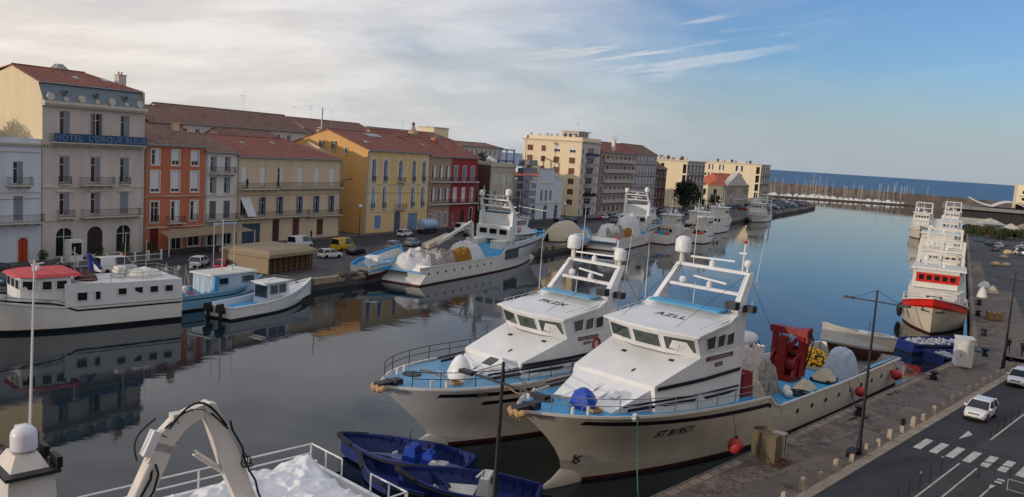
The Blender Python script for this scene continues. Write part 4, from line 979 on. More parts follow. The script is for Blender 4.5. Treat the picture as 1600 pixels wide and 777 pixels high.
back_house('rear house with pale walls and brown roof seen over the red roofs', 118, 150, 34, 16, 21.5, w_pale, tiles_brown, 2)
back_house('pale rear block with small windows seen over the red house', 168, 196, 44, 14, 20.5, w_aptg, tiles_brown, 1.2)
t = thing('rooftop_hut', 'square cream rooftop cabin above the crimson house roofs', 'rooftop cabin', FL.w(150, 42, 0), FL.a); b = MB(); b.box(0, 8, 0, 6, 0, 25.2, w_apt); b.box(-.2, 8.2, -.2, 6.2, 25.2, 25.5, trim); b.build('wall', t)
t = thing('bell_turret', 'small domed turret with red cap on the roofs behind the yellow house', 'turret', FL.w(112, 22, 20), FL.a); b = MB(); b.lathe((0,0,0), [(1.3,-1), (1.3,2.2), (1.5,2.3), (1.2,3.0), (.5,3.7), (.35,4.6)], w_taupe, 10); b.build('drum', t, 40); b = MB(); b.lathe((0,0,4.6), [(.4,0),(.42,.3),(.15,.7)], w_brown, 8); b.build('cap', t)
# terrace garden and blue gantry seen past the red house
t = thing('terrace_plants', 'row of clipped dark shrubs on a roof terrace left of the blue frame', 'shrubs', FL.w(131, 16, 16.2), FL.a)
leaves(MB(), [(-9, 0, 1, 1.1, 1), (-6, 0, 1, 1.2, 1), (-3.5, 0, 1, 1.2, 1), (0, 0, 1, 1.3, 1), (5.5, 0, 1.1, 1.6, 1)], 1600, .2, [leaf_d], 9).build('foliage', t); b = MB(); b.box(-12, 8, .8, 9, -6, .3, w_pale); b.box(-12, 8, -.6, -.3, -6, .4, w_pale); b.build('terrace_wall', t)
t = thing('steel_gantry', 'blue steel frame standing on a roof left of the cream block', 'steel frame', FL.w(149, 18, 10), FL.a); b = MB(); bs_ = mat('blue_steel', C(58, 92, 130), .6)
for x in (0, 4.5, 9): b.box(x-.2, x+.2, -.2, .2, 0, 10.2, bs_)
for z in (6.5, 9.8): b.box(.2, 8.8, -.15, .15, z, z+.35, bs_)
b.build('frame', t)
t = thing('floodlight_mast', 'thin mast with lamp head just left of the cream apartment block', 'light mast', FL.w(158, 14, 8), FL.a); b = MB(); b.bar((0,0,0), (0,0,16), .18, galv, 6, .1); b.build('pole', t); b = MB(); b.box(-.8, .8, -.3, .3, 16, 16.7, galv); b.build('lamp_head', t)
ants = [(24, 26, 25.5, 1.6, 'tv aerial on the brown roof right of the hotel'), (66, 33, 24.5, 3.2, 'tv aerial on the long brown roof'), (80, 32, 23, 3.6, 'tall aerial on the brown roof above the beige house'), (94, 40, 24, 3.5, 'aerial left of the yellow gable apex'), (97, 36, 24, 2.5, 'crooked low aerial over the yellow gable'),
        (118, 30, 22, 3.4, 'aerial behind the yellow roof'), (121, 24, 21.5, 3.4, 'aerial beside the little turret'), (128, 26, 21.5, 2.6, 'aerial right of the little turret'), (170, 12, 23.6, 2.4, 'aerial on the cream block near its left edge'), (176, 6, 26.6, 3.4, 'tall aerial on the cream block penthouse'), (180, 5, 24, 3.0, 'aerial at the seaward end of the cream block'), (206, 5, 24.5, 2.5, 'aerial on the grey block roof'), (236, 5, 19, 5, 'aerial over the narrow brown house')]
for i, (x, y, z, h, l) in enumerate(ants): antenna(None, FL.w(x, y, z), h, l, i % 2)

# the house row behind the viewer, on the inland side of the east quay road; set back out of view, it blocks sky and bounces light
t = thing('house_row', 'terrace of beige quay houses standing inland of the east quay road', 'house', FQ.w(-95, -42, GZ), FQ.a)
b = MB(); panel(b, (0, 0, 0), Vector((1, 0, 0)), Vector((0, 1, 0)), 150, 20, [(2+i*3.4, 3.3+i*3.4, 1+k*4, 3.4+k*4) for i in range(43) for k in range(5)], w_taupe)
b.box(0, 150, -14, -.6, 0, 20, w_taupe); b.build('wall', t); b = MB(); b.box(-.4, 150.4, -14.4, .5, 20, 20.4, tiles_brown); b.build('roof', t)
t = thing('shade_block', 'unseen tall pale block added to shade the near quay and boats', 'house', FQ.w(-104, -70, GZ), FQ.a)  # unseen block added to keep the low sun off the near boats
b = MB(); b.box(0, 20, 0, 69, 0, 25, w_pale); [b.box(20.002, 20.05, 2+i*3.6, 3.3+i*3.6, 1+k*4, 3.4+k*4, glass_b) for i in range(18) for k in range(6)]; b.build('wall', t); b = MB(); b.box(-.5, 20.5, -.5, 69.5, 25, 25.5, tiles_brown); b.build('roof', t)
# ================================================================== BOATS
class Hull:
    """x from stern (0) to bow tip (L), y to port and starboard, z above the waterline"""
    def __init__(s, L, B, sheer, stem, xe=.5, pd=2.8, pw=1.7, x0=lambda z: 0., stern=.9, zk=-.9, top=None, flare=.06, wp=1.):
        s.L, s.B, s.sheer, s.stem, s.xe, s.pd, s.pw, s.x0, s.st, s.zk = L, B, sheer, stem, xe*L, pd, pw, x0, stern, zk
        s.zm = top or sheer(L); s.fl = flare; s.wp = wp
    def hb(s, x, z):
        w = max(0, min(1, z/s.zm)); p = s.pw+(s.pd-s.pw)*w**s.wp
        k = s.B/2*(s.st+(1-s.st)*min(1, max(0, x)/(.3*s.L)))*(1-s.fl+s.fl*w)
        if x > s.xe:
            t = min(1, (x-s.xe)/(s.stem(z)-s.xe)); k *= max(0, 1-t**p)
        if z < 0: k *= 1-.35*(z/s.zk)**2
        return max(k, .0)
    def stations(s, na=10, nf=16):
        return [('a', i/na) for i in range(na)]+[('f', (i/nf)**.85) for i in range(nf+1)]
    def xat(s, st, z):
        return s.x0(z)+(s.xe-s.x0(z))*st[1] if st[0] == 'a' else s.xe+(s.stem(z)-s.xe)*st[1]
    def build(s, parent, m, mb, zb=.22, name='hull', band=None, bandm=None, na=10, nf=16):
        b = MB(); sts = s.stations(na, nf); lev = [s.zk, -.3, 0, zb]
        rows = []
        for st in sts:
            zt = s.sheer(s.xat(st, s.zm)); zs = lev+[zb+(zt-zb)*k/7 for k in range(1, 8)]
            rows.append([(s.xat(st, z), s.hb(s.xat(st, z), z), z) for z in zs])
        n = len(rows[0])
        for side in (1, -1):
            k0 = len(b.v)
            for r in rows: b.v += [(x, y*side, z) for x, y, z in r]
            for i in range(len(rows)-1):
                for j in range(n-1):
                    a = k0+i*n+j; q = (a, a+n, a+n+1, a+1); b.f.append(q if side < 0 else q[::-1])
                    b.mi.append(b.idx(mb if j < 3 else (bandm if band and j >= band else m)))
        for j in range(n-1):
            x, y, z = rows[0][j]; x2, y2, z2 = rows[0][j+1]
            b.face([(x, -y, z), (x2, -y2, z2), (x2, y2, z2), (x, y, z)], mb if j < 3 else m)
        o = b.build(name, parent, 50, normals=True); return o
    def edge(s, zoff=0., inset=0., x0=0, x1=None, n=40, side=1, z=None):
        x1 = x1 or s.L; pts = []
        for i in range(n+1):
            x = x0+(x1-x0)*i/n; zz = s.sheer(x); h = max(0, s.hb(x, zz)-inset); pts.append(Vector((x, side*h, (z(x) if z else zz)+zoff)))
        return pts
    def deck(s, parent, zf, m, x0=0, x1=None, inset=.12, name='deck', n=36):
        x1 = x1 or s.L-.15; b = MB()
        def f(u, v):
            x = x0+(x1-x0)*u; z = zf(x); h = max(0.01, s.hb(x, max(z, .3))-inset); return (x, h*(1-2*v), z+.06*(1-(2*v-1)**2))
        b.grid(f, n, 4, m); return b.build(name, parent)
    def cap(s, parent, m, w=.22, t=.07, x0=0, x1=None, deckz=None, im=None, n=48, name='cap_rail'):
        x1 = x1 or s.L; b = MB()
        for side in (1, -1):
            def f(u, v):
                x = x0+(x1-x0)*u; z = s.sheer(x); h = s.hb(x, z); dz = deckz(x) if deckz else z-.3
                k = [(.05, -.1), (.05, t), (-w, t), (-w, -.02), (-w+.02, dz-z-.02)][min(4, int(round(v*4)))]
                return (x, side*max(0, h+k[0]), z+k[1])
            b.grid(f, n, 4, m, lambda u, v: (im if (im and v >= .7) else m))
        h = s.hb(x0+.01, s.sheer(x0)); z = s.sheer(x0); dz = deckz(x0) if deckz else z-.3
        if x0 == 0: b.box(s.x0(z)-.03, s.x0(z)+w, -h-.04, h+.04, z-.02, z+t, m); b.box(s.x0(z)+.02, s.x0(z)+w-.02, -h+.1, h-.1, dz, z-.02, im or m)
        return b.build(name, parent)
    def stripe(s, parent, x0, x1, za, zb, m, name='stripe', off=.02, n=30, sides=(1, -1)):
        for side in sides:
            b = MB()
            def f(u, v):
                x = x0+(x1-x0)*u; a, c = za(x), zb(x); z = a+(c-a)*v; xx = min(x, s.stem(z)-.01); return (xx, side*(s.hb(xx, z)+off), z)
            b.grid(f, n, 2, m); o = b.build(name, parent)
        return o
    def text(s, parent, txt, xc, zc, size, side, m, name='lettering', slope=0., bold=.0):
        return text_mesh(txt, size, name, parent, m, lambda tx, ty: (lambda x, z: (x, side*(s.hb(x, z)+.03), z))(xc-side*tx, zc+ty+slope*tx*-side), bold)
def radome(parent, c, r, h, m=None, stalk=.5):
    m = m or white; b = MB(); x, y, z = c; b.bar((x, y, z-.02), (x, y, z+stalk), r*.35, white_old, 8)
    z += stalk; b.lathe((x, y, z), [(r*.8, 0), (r, .08), (r, h-r*.8), (r*.9, h-r*.45), (r*.62, h-r*.15), (r*.25, h-.02), (.02, h)], m, 18)
    return b.build('radome', parent, 45)
def radar(parent, c, w, ang=0.3):
    b = MB(); x, y, z = c; b.lathe((x, y, z), [(.22, -.02), (.2, .35), (.1, .4), (.08, .5)], white, 12)
    d = Vector((math.cos(ang), math.sin(ang), 0))*w/2; b.beam(Vector((x, y, z+.56))-d, Vector((x, y, z+.56))+d, .1, .13, white); return b.build('radar_scanner', parent)
def whip(parent, p, q, r=.02, m=None):
    b = MB(); b.bar(p, q, r*1.5, m or white, 5, r*.7); return b.build('antenna', parent)
def glazing(parent, quads, fm, gm=None, name='window', t=.07, proud=.04, n=None):
    """windows given as four corners seen from outside; each gets its frame, with the pane as sub-part"""
    for q in quads:
        a, c, d, e = map(Vector, q); N = (c-a).cross(e-a).normalized()
        b = MB(); I = lambda p, u, v: p+(c-a).normalized()*u+(e-a).normalized()*v
        ai, ci, di, ei = I(a, t, t), I(c, -t, t), I(d, -t, -t), I(e, t, -t)
        for (p1, p2, p3, p4) in ((a, c, ci, ai), (c, d, di, ci), (d, e, ei, di), (e, a, ai, ei)): b.prism([p1, p2, p3, p4], N*proud, fm)
        w = b.build(name, parent); g = MB(); g.prism([ai, ci, di, ei], N*.012, gm or glass_g); g.build('pane', w)
def lifebuoy(parent, c, axis='Y', r=.38):
    b = MB(); b.ring(c, r, .085, orange_f, axis, 16, 6)
    b.ring(c, r, .088, white, axis, 4, 6) if False else None
    return b.build('lifebuoy', parent, 60)
def cheeks(b, prof, m):
    """closed symmetric house from cross-sections (x, y_bottom, z_bottom, y_top, z_top)"""
    for (x0, yb0, zb0, yt0, zt0), (x1, yb1, zb1, yt1, zt1) in zip(prof, prof[1:]):
        for sd_ in (1, -1):
            q = [(x0, sd_*yb0, zb0), (x1, sd_*yb1, zb1), (x1, sd_*yt1, zt1), (x0, sd_*yt0, zt0)]; b.face(q if sd_ > 0 else q[::-1], m)
        b.face([(x0, yt0, zt0), (x1, yt1, zt1), (x1, -yt1, zt1), (x0, -yt0, zt0)], m)
    for k in (0, -1): x, yb, zb, yt, zt = prof[k]; b.face([(x, -yb, zb), (x, yb, zb), (x, yt, zt), (x, -yt, zt)], m)

def seiner(label, loc, rot, L, B, xw, zr, hw, decks, roof_txt=None, number=None, plate=None, bow_open=True, stern_rake=0., gap=True, cover=None, detail=True, waft=2.6, step=26.5, deckm=None, stripe_full=False, rear_open=True, bulb=1.5, sexp=1.0):
    """tuna seiner: decks = (bow sheer, sheer at the break, aft sheer)"""
    root = thing('fishing_boat', label, 'fishing boat', loc, rot); zB, zM, zA = decks; deckm = deckm or deck_blue
    k0 = zr/8.8; body = hull_white
    def sheer(x):
        if x < step-.5: return zA
        if x < step+.5: return zA+(zM-zA)*(x-step+.5)
        t = (x-step-.5)/(L-step-.5); return zM+(zB-zM)*t**1.25
    neck = 1.1
    def stem(z):
        if z < neck: return L-4.1-(neck-max(z, -1))*.15+max(0, -z)*.3
        t = (z-neck)/(zB-neck); return L-4.1+4.1*(t**sexp)
    H = Hull(L, B, sheer, stem, .46, 7.5, 2.2, lambda z: stern_rake*z, .9, top=zB, flare=.10, wp=2.)
    H.build(root, hull_cream if number else hull_white, antifoul if not number else antifoul, na=14, nf=20)
    # bulbous forefoot
    b = MB(); b.lathe((0, 0, 0), [(.05, bulb+L-4.1), (.22, bulb-.08+L-4.1), (.42, bulb*.5+L-4.1), (.85, L-4.15), (.95, L-5.2), (.8, L-7.5), (.1, L-10)], hull_cream if number else body, 16, 'X')
    for i, v in enumerate(b.v): b.v[i] = (v[0], v[1]*(.42 if v[0] > L-4.3 else .55), v[2]*.95+.12)
    b.build('bulbous_bow', root, 60)
    db = .75; deckz = lambda x: (sheer(x)-.85 if x < step+.5 else sheer(x)-.08)
    H.deck(root, deckz, deckm, .2, L-.3)
    H.cap(root, white_old, .09, .05, deckz=deckz, im=white_old)
    # stripes along the topsides
    H.stripe(root, step+.3, L*.93, lambda x: sheer(x)-.72, lambda x: sheer(x)-.42, navy)
    b = H
    # portholes / freeing ports aft
    p = MB(); n = 9
    for i in range(n):
        x = 2.2+i*(step-4)/n
        for sd_ in (1, -1):
            y = H.hb(x, zA-1.0); q = [(x-.2, sd_*(y+.015), zA-1.16), (x+.2, sd_*(y+.015), zA-1.16), (x+.2, sd_*(y+.03), zA-.82), (x-.2, sd_*(y+.03), zA-.82)]
            p.face(q if sd_ < 0 else q[::-1], black_b)
    p.build('freeing_port', root)
    # trunk and deckhouse
    zb = zr-1.5; xb = xw-.7; dk = lambda x: deckz(min(x, L))
    tr = MB(); x1, x2 = xb+4.35, xb+7.8
    cheeks(tr, [(xw-5.7, hw+.35, dk(step+1)-.1, hw+.08, zb), (xb, hw+.3, dk(xb)-.1, hw+.05, zb), (x1, hw*.97, dk(x1)-.1, hw*.9, zb-1.27)], white)
    cheeks(tr, [(x1-.4, hw*.86, dk(x1)-.1, hw*.84, zb-1.42), (x2, hw*.66, dk(x2)-.1, hw*.6, zb-2.72)], white)
    cheeks(tr, [(x2, hw*.66, dk(x2)-.1, hw*.6, zb-2.74), (x2+.5, hw*.5, dk(x2)-.1, hw*.45, dk(x2)+.1)], white)
    if gap:
        for i in range(8): y = -hw*.8+i*hw*1.6/7; tr.box(x1-.45, x1-.02, y-.03, y+.03, zb-1.5, zb-1.33, white_old)
    trunk = tr.build('deckhouse', root)
    if detail:
        d = MB(); sl = lambda x: zb-(x-xb)*1.27/4.35
        for (x, y, w, l) in ((xb+1.0, hw*.55, .22, .55), (xb+1.3, -hw*.45, .22, .55), (xb+3.1, hw*.2, .35, .2)):
            d.slab((x, y, sl(x)+.02), (w, 0, -w*.29), (0, l*.6, 0), (0, 0, .03), black_plastic)
        d.build('deck_light', root); d = MB(); s2 = lambda x: zb-1.42-(x-x1)*(1.3/3.45)
        for (x, y) in ((x1+1.3, 1.2), (x1+1.2, -.6), (x1+1.5, .3), (x1+2.4, -1.1)):
            d.slab((x, y, s2(x)+.015), (.55, 0, -.2), (0, .5, 0), (0, 0, .06), white)
            d.bar((x+.1, y+.05, s2(x+.1)+.2), (x+.1, y+.45, s2(x+.1)+.2), .03, white_old, 5)
        d.build('hatch', root)
    # side stripes on the deckhouse
    for sd_ in (1, -1):
        for (xa, xc, za_, zc_, wd) in ((xw-5.6, x1-.1, zb-1.32, zb-1.42, .24), (xw-5.6, x2-.6, dk(xb)+.75, dk(x2)+.5, .14), (xw-5.6, x2-1.0, dk(xb)+.42, dk(x2)+.22, .2)):
            f = lambda x: ((hw+.24 if x < xb else hw+.24-(x-xb)*.105)) + .02
            n = 6; s = MB()
            for i in range(n):
                xa1, xa2 = xa+(xc-xa)*i/n, xa+(xc-xa)*(i+1)/n; zz = lambda x: za_+(zc_-za_)*(x-xa)/(xc-xa)
                q = [(xa1, sd_*(f(xa1)), zz(xa1)-wd/2), (xa2, sd_*f(xa2), zz(xa2)-wd/2), (xa2, sd_*f(xa2), zz(xa2)+wd/2), (xa1, sd_*f(xa1), zz(xa1)+wd/2)]
                s.prism(q if sd_ < 0 else q[::-1], (0, sd_*.012 if sd_ < 0 else .012, 0), navy)
            s.build('stripe', root)
    # wheelhouse: reverse-raked front in three facets
    yf = hw*.34; lean = .72; zt = zr-.1; zbk = zr+.95*k0
    ft = [(xw-.05, hw), (xw+.62, yf), (xw+.62, -yf), (xw-.05, -hw)]; fb = [(xb-.05, hw), (xb+.55, yf), (xb+.55, -yf), (xb-.05, -hw)]
    wb = MB(); zside = zr+.5*k0; xr = xw-5.0
    for (a, c), (d, e) in zip(zip(fb, fb[1:]), zip(ft, ft[1:])): wb.face([(c[0], c[1], zb-.05), (a[0], a[1], zb-.05), (d[0], d[1], zt), (e[0], e[1], zt)][::-1], white)
    for sd_ in (1, -1):
        q = [(xr-.3, sd_*hw, zb-.05), (xb-.05, sd_*hw, zb-.05), (xw-.05, sd_*hw, zt), (xr-.3, sd_*hw*.96, zside+.35)]; wb.face(q if sd_ > 0 else q[::-1], white)
    wb.face([(xr-.3, -hw, zb-.05), (xr-.3, hw, zb-.05), (xr-.3, hw*.96, zside+.3), (xr-.3, -hw*.96, zside+.3)], white)
    wh = wb.build('wheelhouse', root)
    qs = []
    for (a, c), (d, e) in zip(zip(fb, fb[1:]), zip(ft, ft[1:])):
        A, Cc, D, E = Vector((a[0], a[1], zb)), Vector((c[0], c[1], zb)), Vector((e[0], e[1], zt)), Vector((d[0], d[1], zt))
        P = lambda u, v: (A.lerp(Cc, u)).lerp(E.lerp(D, u), v)
        N = (Cc-A).cross(E-A).normalized(); sg = 1 if N.x > 0 else -1
        q = [P(.05, .16), P(.95, .16), P(.95, .88), P(.05, .88)]
        if sg < 0: q = [q[1], q[0], q[3], q[2]]
        qs.append([p_+Vector((.012, 0, 0)) for p_ in q])
    for sd_ in (1, -1):
        for i in range(3):
            xa = xb-.75-i*1.18; q = [(xa, sd_*(hw+.012), zb+.34), (xa-.98, sd_*(hw+.012), zb+.4), (xa-.98, sd_*(hw+.012), zb+1.33), (xa+(.3 if i == 0 else 0), sd_*(hw+.012), zb+1.22)]
            qs.append(q if sd_ > 0 else [q[1], q[0], q[3], q[2]])
    glazing(root, qs, white)
    # roof
    r = MB(); ov = .28
    fr0 = [(xw+.12, hw+ov), (xw+.95, yf), (xw+.95, -yf), (xw+.12, -hw-ov)]; N_s = 10
    def rf(u, v):
        i = min(2, int(v*3)); t = v*3-i; p0, p1 = fr0[i], fr0[i+1]; xf, y = p0[0]+(p1[0]-p0[0])*t, p0[1]+(p1[1]-p0[1])*t
        xr_ = xr+.05; x = xf+(xr_-xf)*u; yy = y*(1-.05*u); crown = .10*(1-(y/(hw+ov))**2)
        z = zr+crown+(zbk-zr)*(u*.62 if u < .8 else .62*.8+(u-.8)*2.5)
        return (x, yy, z)
    r.grid(rf, 10, 12, white); r.grid(lambda u, v: tuple(Vector(rf(u, v))-Vector((0, 0, .12))), 10, 12, white)
    for k in range(12): r.face([rf(0, k/12), rf(0, (k+1)/12), tuple(Vector(rf(0, (k+1)/12))-Vector((0,0,.12))), tuple(Vector(rf(0, k/12))-Vector((0,0,.12)))], white)
    for k in range(10):
        for v in (0, 1): r.face([rf(k/10, v), rf((k+1)/10, v), tuple(Vector(rf((k+1)/10, v))-Vector((0,0,.12))), tuple(Vector(rf(k/10, v))-Vector((0,0,.12)))], white)
    ro = r.build('roof', root)
    if roof_txt: text_mesh(roof_txt, .95, 'lettering', ro, mat('dark_lettering', C(46, 48, 56), .5), lambda tx, ty: (xw-2.4-ty, tx, zr+.14+(zbk-zr)*.62*((2.9+ty)/6.1)+.03), .02, 1.1)
    # rear pylons and arch
    lx = .85; zt_ = zr+3.5*k0; ax = lambda z: xr-.35-(z-zr-1)*lx*.95
    for sd_ in (1, -1):
        a = MB(); y0, y1 = hw*.9, hw*.80
        a.hexa([(xr-1.5, sd_*y0-.28, 0+dk(step+1)), (xr-.25, sd_*y0-.28, dk(step+1)), (xr-.25, sd_*y0+.28, dk(step+1)), (xr-1.5, sd_*y0+.28, dk(step+1))],
               [(ax(zr+1)-1.0, sd_*y0-.26, zr+1.1), (ax(zr+1)+.25, sd_*y0-.26, zr+1.1), (ax(zr+1)+.25, sd_*y0+.26, zr+1.1), (ax(zr+1)-1.0, sd_*y0+.26, zr+1.1)], white)
        a.hexa([(ax(zr+1)-.75, sd_*y0-.2, zr+1.1), (ax(zr+1)+.22, sd_*y0-.2, zr+1.1), (ax(zr+1)+.22, sd_*y0+.2, zr+1.1), (ax(zr+1)-.75, sd_*y0+.2, zr+1.1)],
               [(ax(zt_)-.4, sd_*y1-.16, zt_), (ax(zt_)+.2, sd_*y1-.16, zt_), (ax(zt_)+.2, sd_*y1+.16, zt_), (ax(zt_)-.4, sd_*y1+.16, zt_)], white)
        a.build('mast_leg', root)
    for zz, w in ((zt_-.1, .4), (zr+2.05*k0, .32)):
        a = MB(); t = (zz-zr-1.1)/(zt_-zr-1.1); y = hw*(.9-.1*t); a.beam((ax(zz)-.1, -y, zz), (ax(zz)-.1, y, zz), w, .2, white); bm_ = a.build('cross_beam', root)
    zz = zt_; xx = ax(zz)-.1
    radome(root, (xx, -hw*.78, zz), .58*k0, 1.25*k0, stalk=.7); radome(root, (xx, hw*.74, zz), .46 if number is None else .26, 1.0 if number is None else .5, stalk=.35)
    radar(root, (xx, -.2, zz), 3.2, .25+math.pi/2); radar(root, (ax(zr+2.05*k0)-.1, .4, zr+2.05*k0+.1), 3.6, 1.2)
    if detail:
        m_ = MB(); m_.bar((xx, .9*hw*.7, zz), (xx-.1, .9*hw*.7, zz+2.0), .07, white_old, 6); m_.box(xx-.25, xx+.15, .63*hw-.3, .63*hw+.3, zz+1.2, zz+1.3, white_old); m_.ball((xx-.05, .63*hw, zz+2.05), .14, orange_f, 8); m_.build('signal_mast', root)
        for (p_, q_) in (((xx, -hw*.5, zz), (xx-.2, -hw*.52, zz+4.2)), ((xx, hw*.9, zr+1), (xx-.3, hw*1.0, zr+6.2)), ((xr+1, -hw*.95, zbk), (xr+.8, -hw*1.0, zbk+4.0)), ((xr, 0, zbk), (xr-.1, 0, zbk+1.6))): whip(root, p_, q_)
        f_ = MB(); f_.box(ax(zr+1)-1.0, ax(zr+1)-.4, hw*.9+.3, hw*.9+1.0, zr+1.0, zr+1.45, steel); f_.build('floodlight', root); f_ = MB(); f_.box(ax(zr+1)+.1, ax(zr+1)+.7, hw*.9-.5, hw*.9+.3, zr+1.2, zr+1.7, steel); f_.build('floodlight', root)
        ft_ = MB(); ft_.ball((ax(zr+2)-.1, -.5*hw, zr+2.05*k0+.35), .28, white, 10); ft_.build('small_radome', root)
        db_ = MB(); db_.box(xr+.1, xr+1.3, -hw*.8, hw*.8, zbk+.02, zbk+.14, deckm); db_.build('upper_deck', root)
    # bow gear and rails
    if bow_open:
        x_end = step+1.0 if rear_open else xb-3
        for side in (1, -1):
            pts = H.edge(.08, .12, x_end, L-1.4, 26, side); rail_mesh(pts, .95, iron if not number else galv, (1., .55), .028, 1.7).build('bow_rail', root)
    g = MB(); g.bar((L-.9, -.5, zB+.1), (L-.9, .5, zB+.1), .16, steel, 8); g.box(L-1.6, L-.8, -.28, .28, zB-.15, zB+.25, steel); g.box(L-.8, L+.25, -.3, .3, zB-.02, zB+.22, steel); g.build('windlass', root)
    g = MB(); [g.ball((L+.12+(i % 2)*.1, -.4+.22*i, zB-.05-.1*(i % 2)), .26, tan_rope, 8, 1, .9, .8) for i in range(5)]; [g.bar((L+.15, -.4+i*.25, zB), (L+.2, -.4+i*.25, zB-.45), .035, tan_rope, 5) for i in range(4)]; g.build('rope_fender', root, 60)
    if detail:
        for i in (-1, 0):
            for s_ in (1, -1): g = MB(); g.bar((L-2.7+i*.9, s_*(1.7-i*.4), deckz(L-3)), (L-2.7+i*.9, s_*(1.7-i*.4), deckz(L-3)+.5), .1, white_old, 8); g.build('bollard', root)
        # wires from the arch to the foredeck and to the rail, roof-edge handrail, wipers, mooring line on deck
        for s_ in (1, -1):
            g = MB(); g.bar((xx, s_*hw*.8, zz), (xw+.2, s_*hw*.6, zr+.35), .018, steel, 4); g.build('stay', root)
            g = MB(); g.bar((xx, s_*hw*.8, zz-.3), (xr-9, s_*hw*1.0, dk(2)+2.4), .018, steel, 4); g.build('stay', root)
            rail_mesh([(xw-.4-i*.9, s_*(hw-.05), zr+.1+(zbk-zr)*.62*((i*.9+.6)/5.6)) for i in range(5)], .22, white_old, (1.,), .02, .8).build('roof_handrail', root)
        g = MB(); g.tube([(L-5.0+.3*math.sin(i*1.3), -2.0+i*.16, deckz(L-4)+.06) for i in range(16)], .04, tan_rope, 5); [g.ring((L-4.6, 1.9, deckz(L-4)+.08+.06*k), .38, .04, tan_rope, 'Z', 14, 4) for k in range(3)]; g.build('deck_rope', root)
        for i in range(3): g = MB(); yy = (-.62+i*.62)*hw; g.bar((xb+.62, yy, zb+.2), (xb+.95, yy+.35, zb+.75), .018, black_plastic, 4); g.build('wiper', root)
        g = MB(); g.bar((L-3.6, -1.3, deckz(L-3.6)), (L-3.6, -1.3, deckz(L-3.6)+.12), .62, steel, 18); g.build('deck_hatch', root)
    if plate:
        for i, (tx, w, dz_) in enumerate(plate):
            px = xb-2.3+(.0 if i == 0 else .1); g = MB(); g.box(px-w/2, px+w/2, hw+.03, hw+.07, zb-.30-dz_, zb-.02-dz_, mat('name_board', C(96, 66, 58), .6)); g.v = [(v[0], v[1]+.06, v[2]) for v in g.v]; pb_ = g.build('name_board', root)
            text_mesh(tx, .24, 'lettering', pb_, trim, lambda x_, y_, px=px, dz_=dz_: (px-x_, hw+.145, zb-.17-dz_+y_), .0, 1.15)
    if number: H.text(root, number, L-10.9, 2.85, .74, 1, black_b, bold=.014, slope=0)
    return root, H, sheer, deckz
# --- the two big boats moored below the camera
def fr(fr_, x, y): return fr_.w(x, y)
o1, d1 = (34.5, 79.9), (-.6921, -.7218)
B1, H1, sh1, dk1 = seiner('large white seiner with blue deck and number ST 819571 moored against the near quay', (o1[0], o1[1], 0), math.atan2(d1[1], d1[0]), 48.5, 9.2, 36.3, 8.8, 3.5, (5.3, 3.6, 2.6),
    roof_txt='AZLL', number='ST 819571', plate=(('JANVIER GIORDANO', 3.3, 0), ('SETE', .95, .5)), gap=True, bulb=1.5, sexp=1.45)
o2, d2 = (22.3, 81.0), (-.6866, -.7270)
B2, H2, sh2, dk2 = seiner('white seiner with faded blue foredeck and lifebuoy moored outside the number ST 819571 boat', (o2[0], o2[1], 0), math.atan2(d2[1], d2[0]), 43.4, 8.4, 30.1, 8.2, 3.0, (4.8, 4.3, 2.6),
    roof_txt='FKZX', plate=(('DIANA SERAFINA', 2.3, 0), ('SETE', .9, .42)), gap=False, step=22.5, bulb=2.9, deckm=mat('faded_blue_deck', C(96, 150, 186), .5, .1, 1, dirt=.3))
lifebuoy(B2, (30.1-3.9, 3.2, 6.0)).name = 'lifebuoy'
b = MB(); b.lathe((36.0+1.6, .9, 4.5), [(.75, 0), (.85, .5), (.6, 1.1), (.35, 1.5), (.1, 1.65)], tarp_w, 14); b.build('covered_winch', B2, 60)
b = MB(); b.slab((34.6, .7, 5.55), (.8, 0, -.3), (0, .8, 0), (.02, 0, .06), glass); b.build('deck_skylight', B2)
H2.stripe(B2, 29, 37.2, lambda x: 3.15, lambda x: 3.45, navy)
b = MB(); b.box(37.4, 38.3, H2.hb(37.8, 4.3)+.0, H2.hb(37.8, 4.3)+.05, 4.02, 4.25, glass); b.build('hawse_hole', B2)
# boat 1 extras
b = MB(); b.lathe((0, 0, 0), [(.62, 0), (.66, .5), (.52, .95), (.3, 1.15), (.05, 1.2)], tarp_blue, 8); b.v = [(43.9+v[0]*1.0+.18*math.sin(v[2]*5+v[1]*4), .9+v[1]*1.25, 4.75+v[2]*1.05) for v in b.v]; b.build('blue_covered_winch', B1, 30)
b = MB(); b.bar((43.0, 4.0, 4.75), (43.0, 4.02, 5.15), .14, white_old, 8); b.bar((43.0, 3.9, 4.9), (43.0, 4.2, 4.9), .18, galv, 10); b.build('fairlead', B1)
b = MB(); b.ring((43.6, H1.hb(43.6, 1.55)+.05, 1.55), .28, .05, black_b, 'Y', 14, 4); b.bar((43.35, H1.hb(43.35, 1.75)+.04, 1.75), (43.85, H1.hb(43.85, 1.35)+.04, 1.35), .05, black_b, 4); b.bar((43.35, H1.hb(43.35, 1.35)+.04, 1.35), (43.85, H1.hb(43.85, 1.75)+.04, 1.75), .05, black_b, 4); b.build('bow_thruster_mark', B1)
H1.stripe(B1, 30, 44.4, lambda x: .25, lambda x: .27+1.0*max(0, (x-30)/14.4)**1.6, mat('pale_waterline', C(196, 186, 166), .5), 'waterline_band')
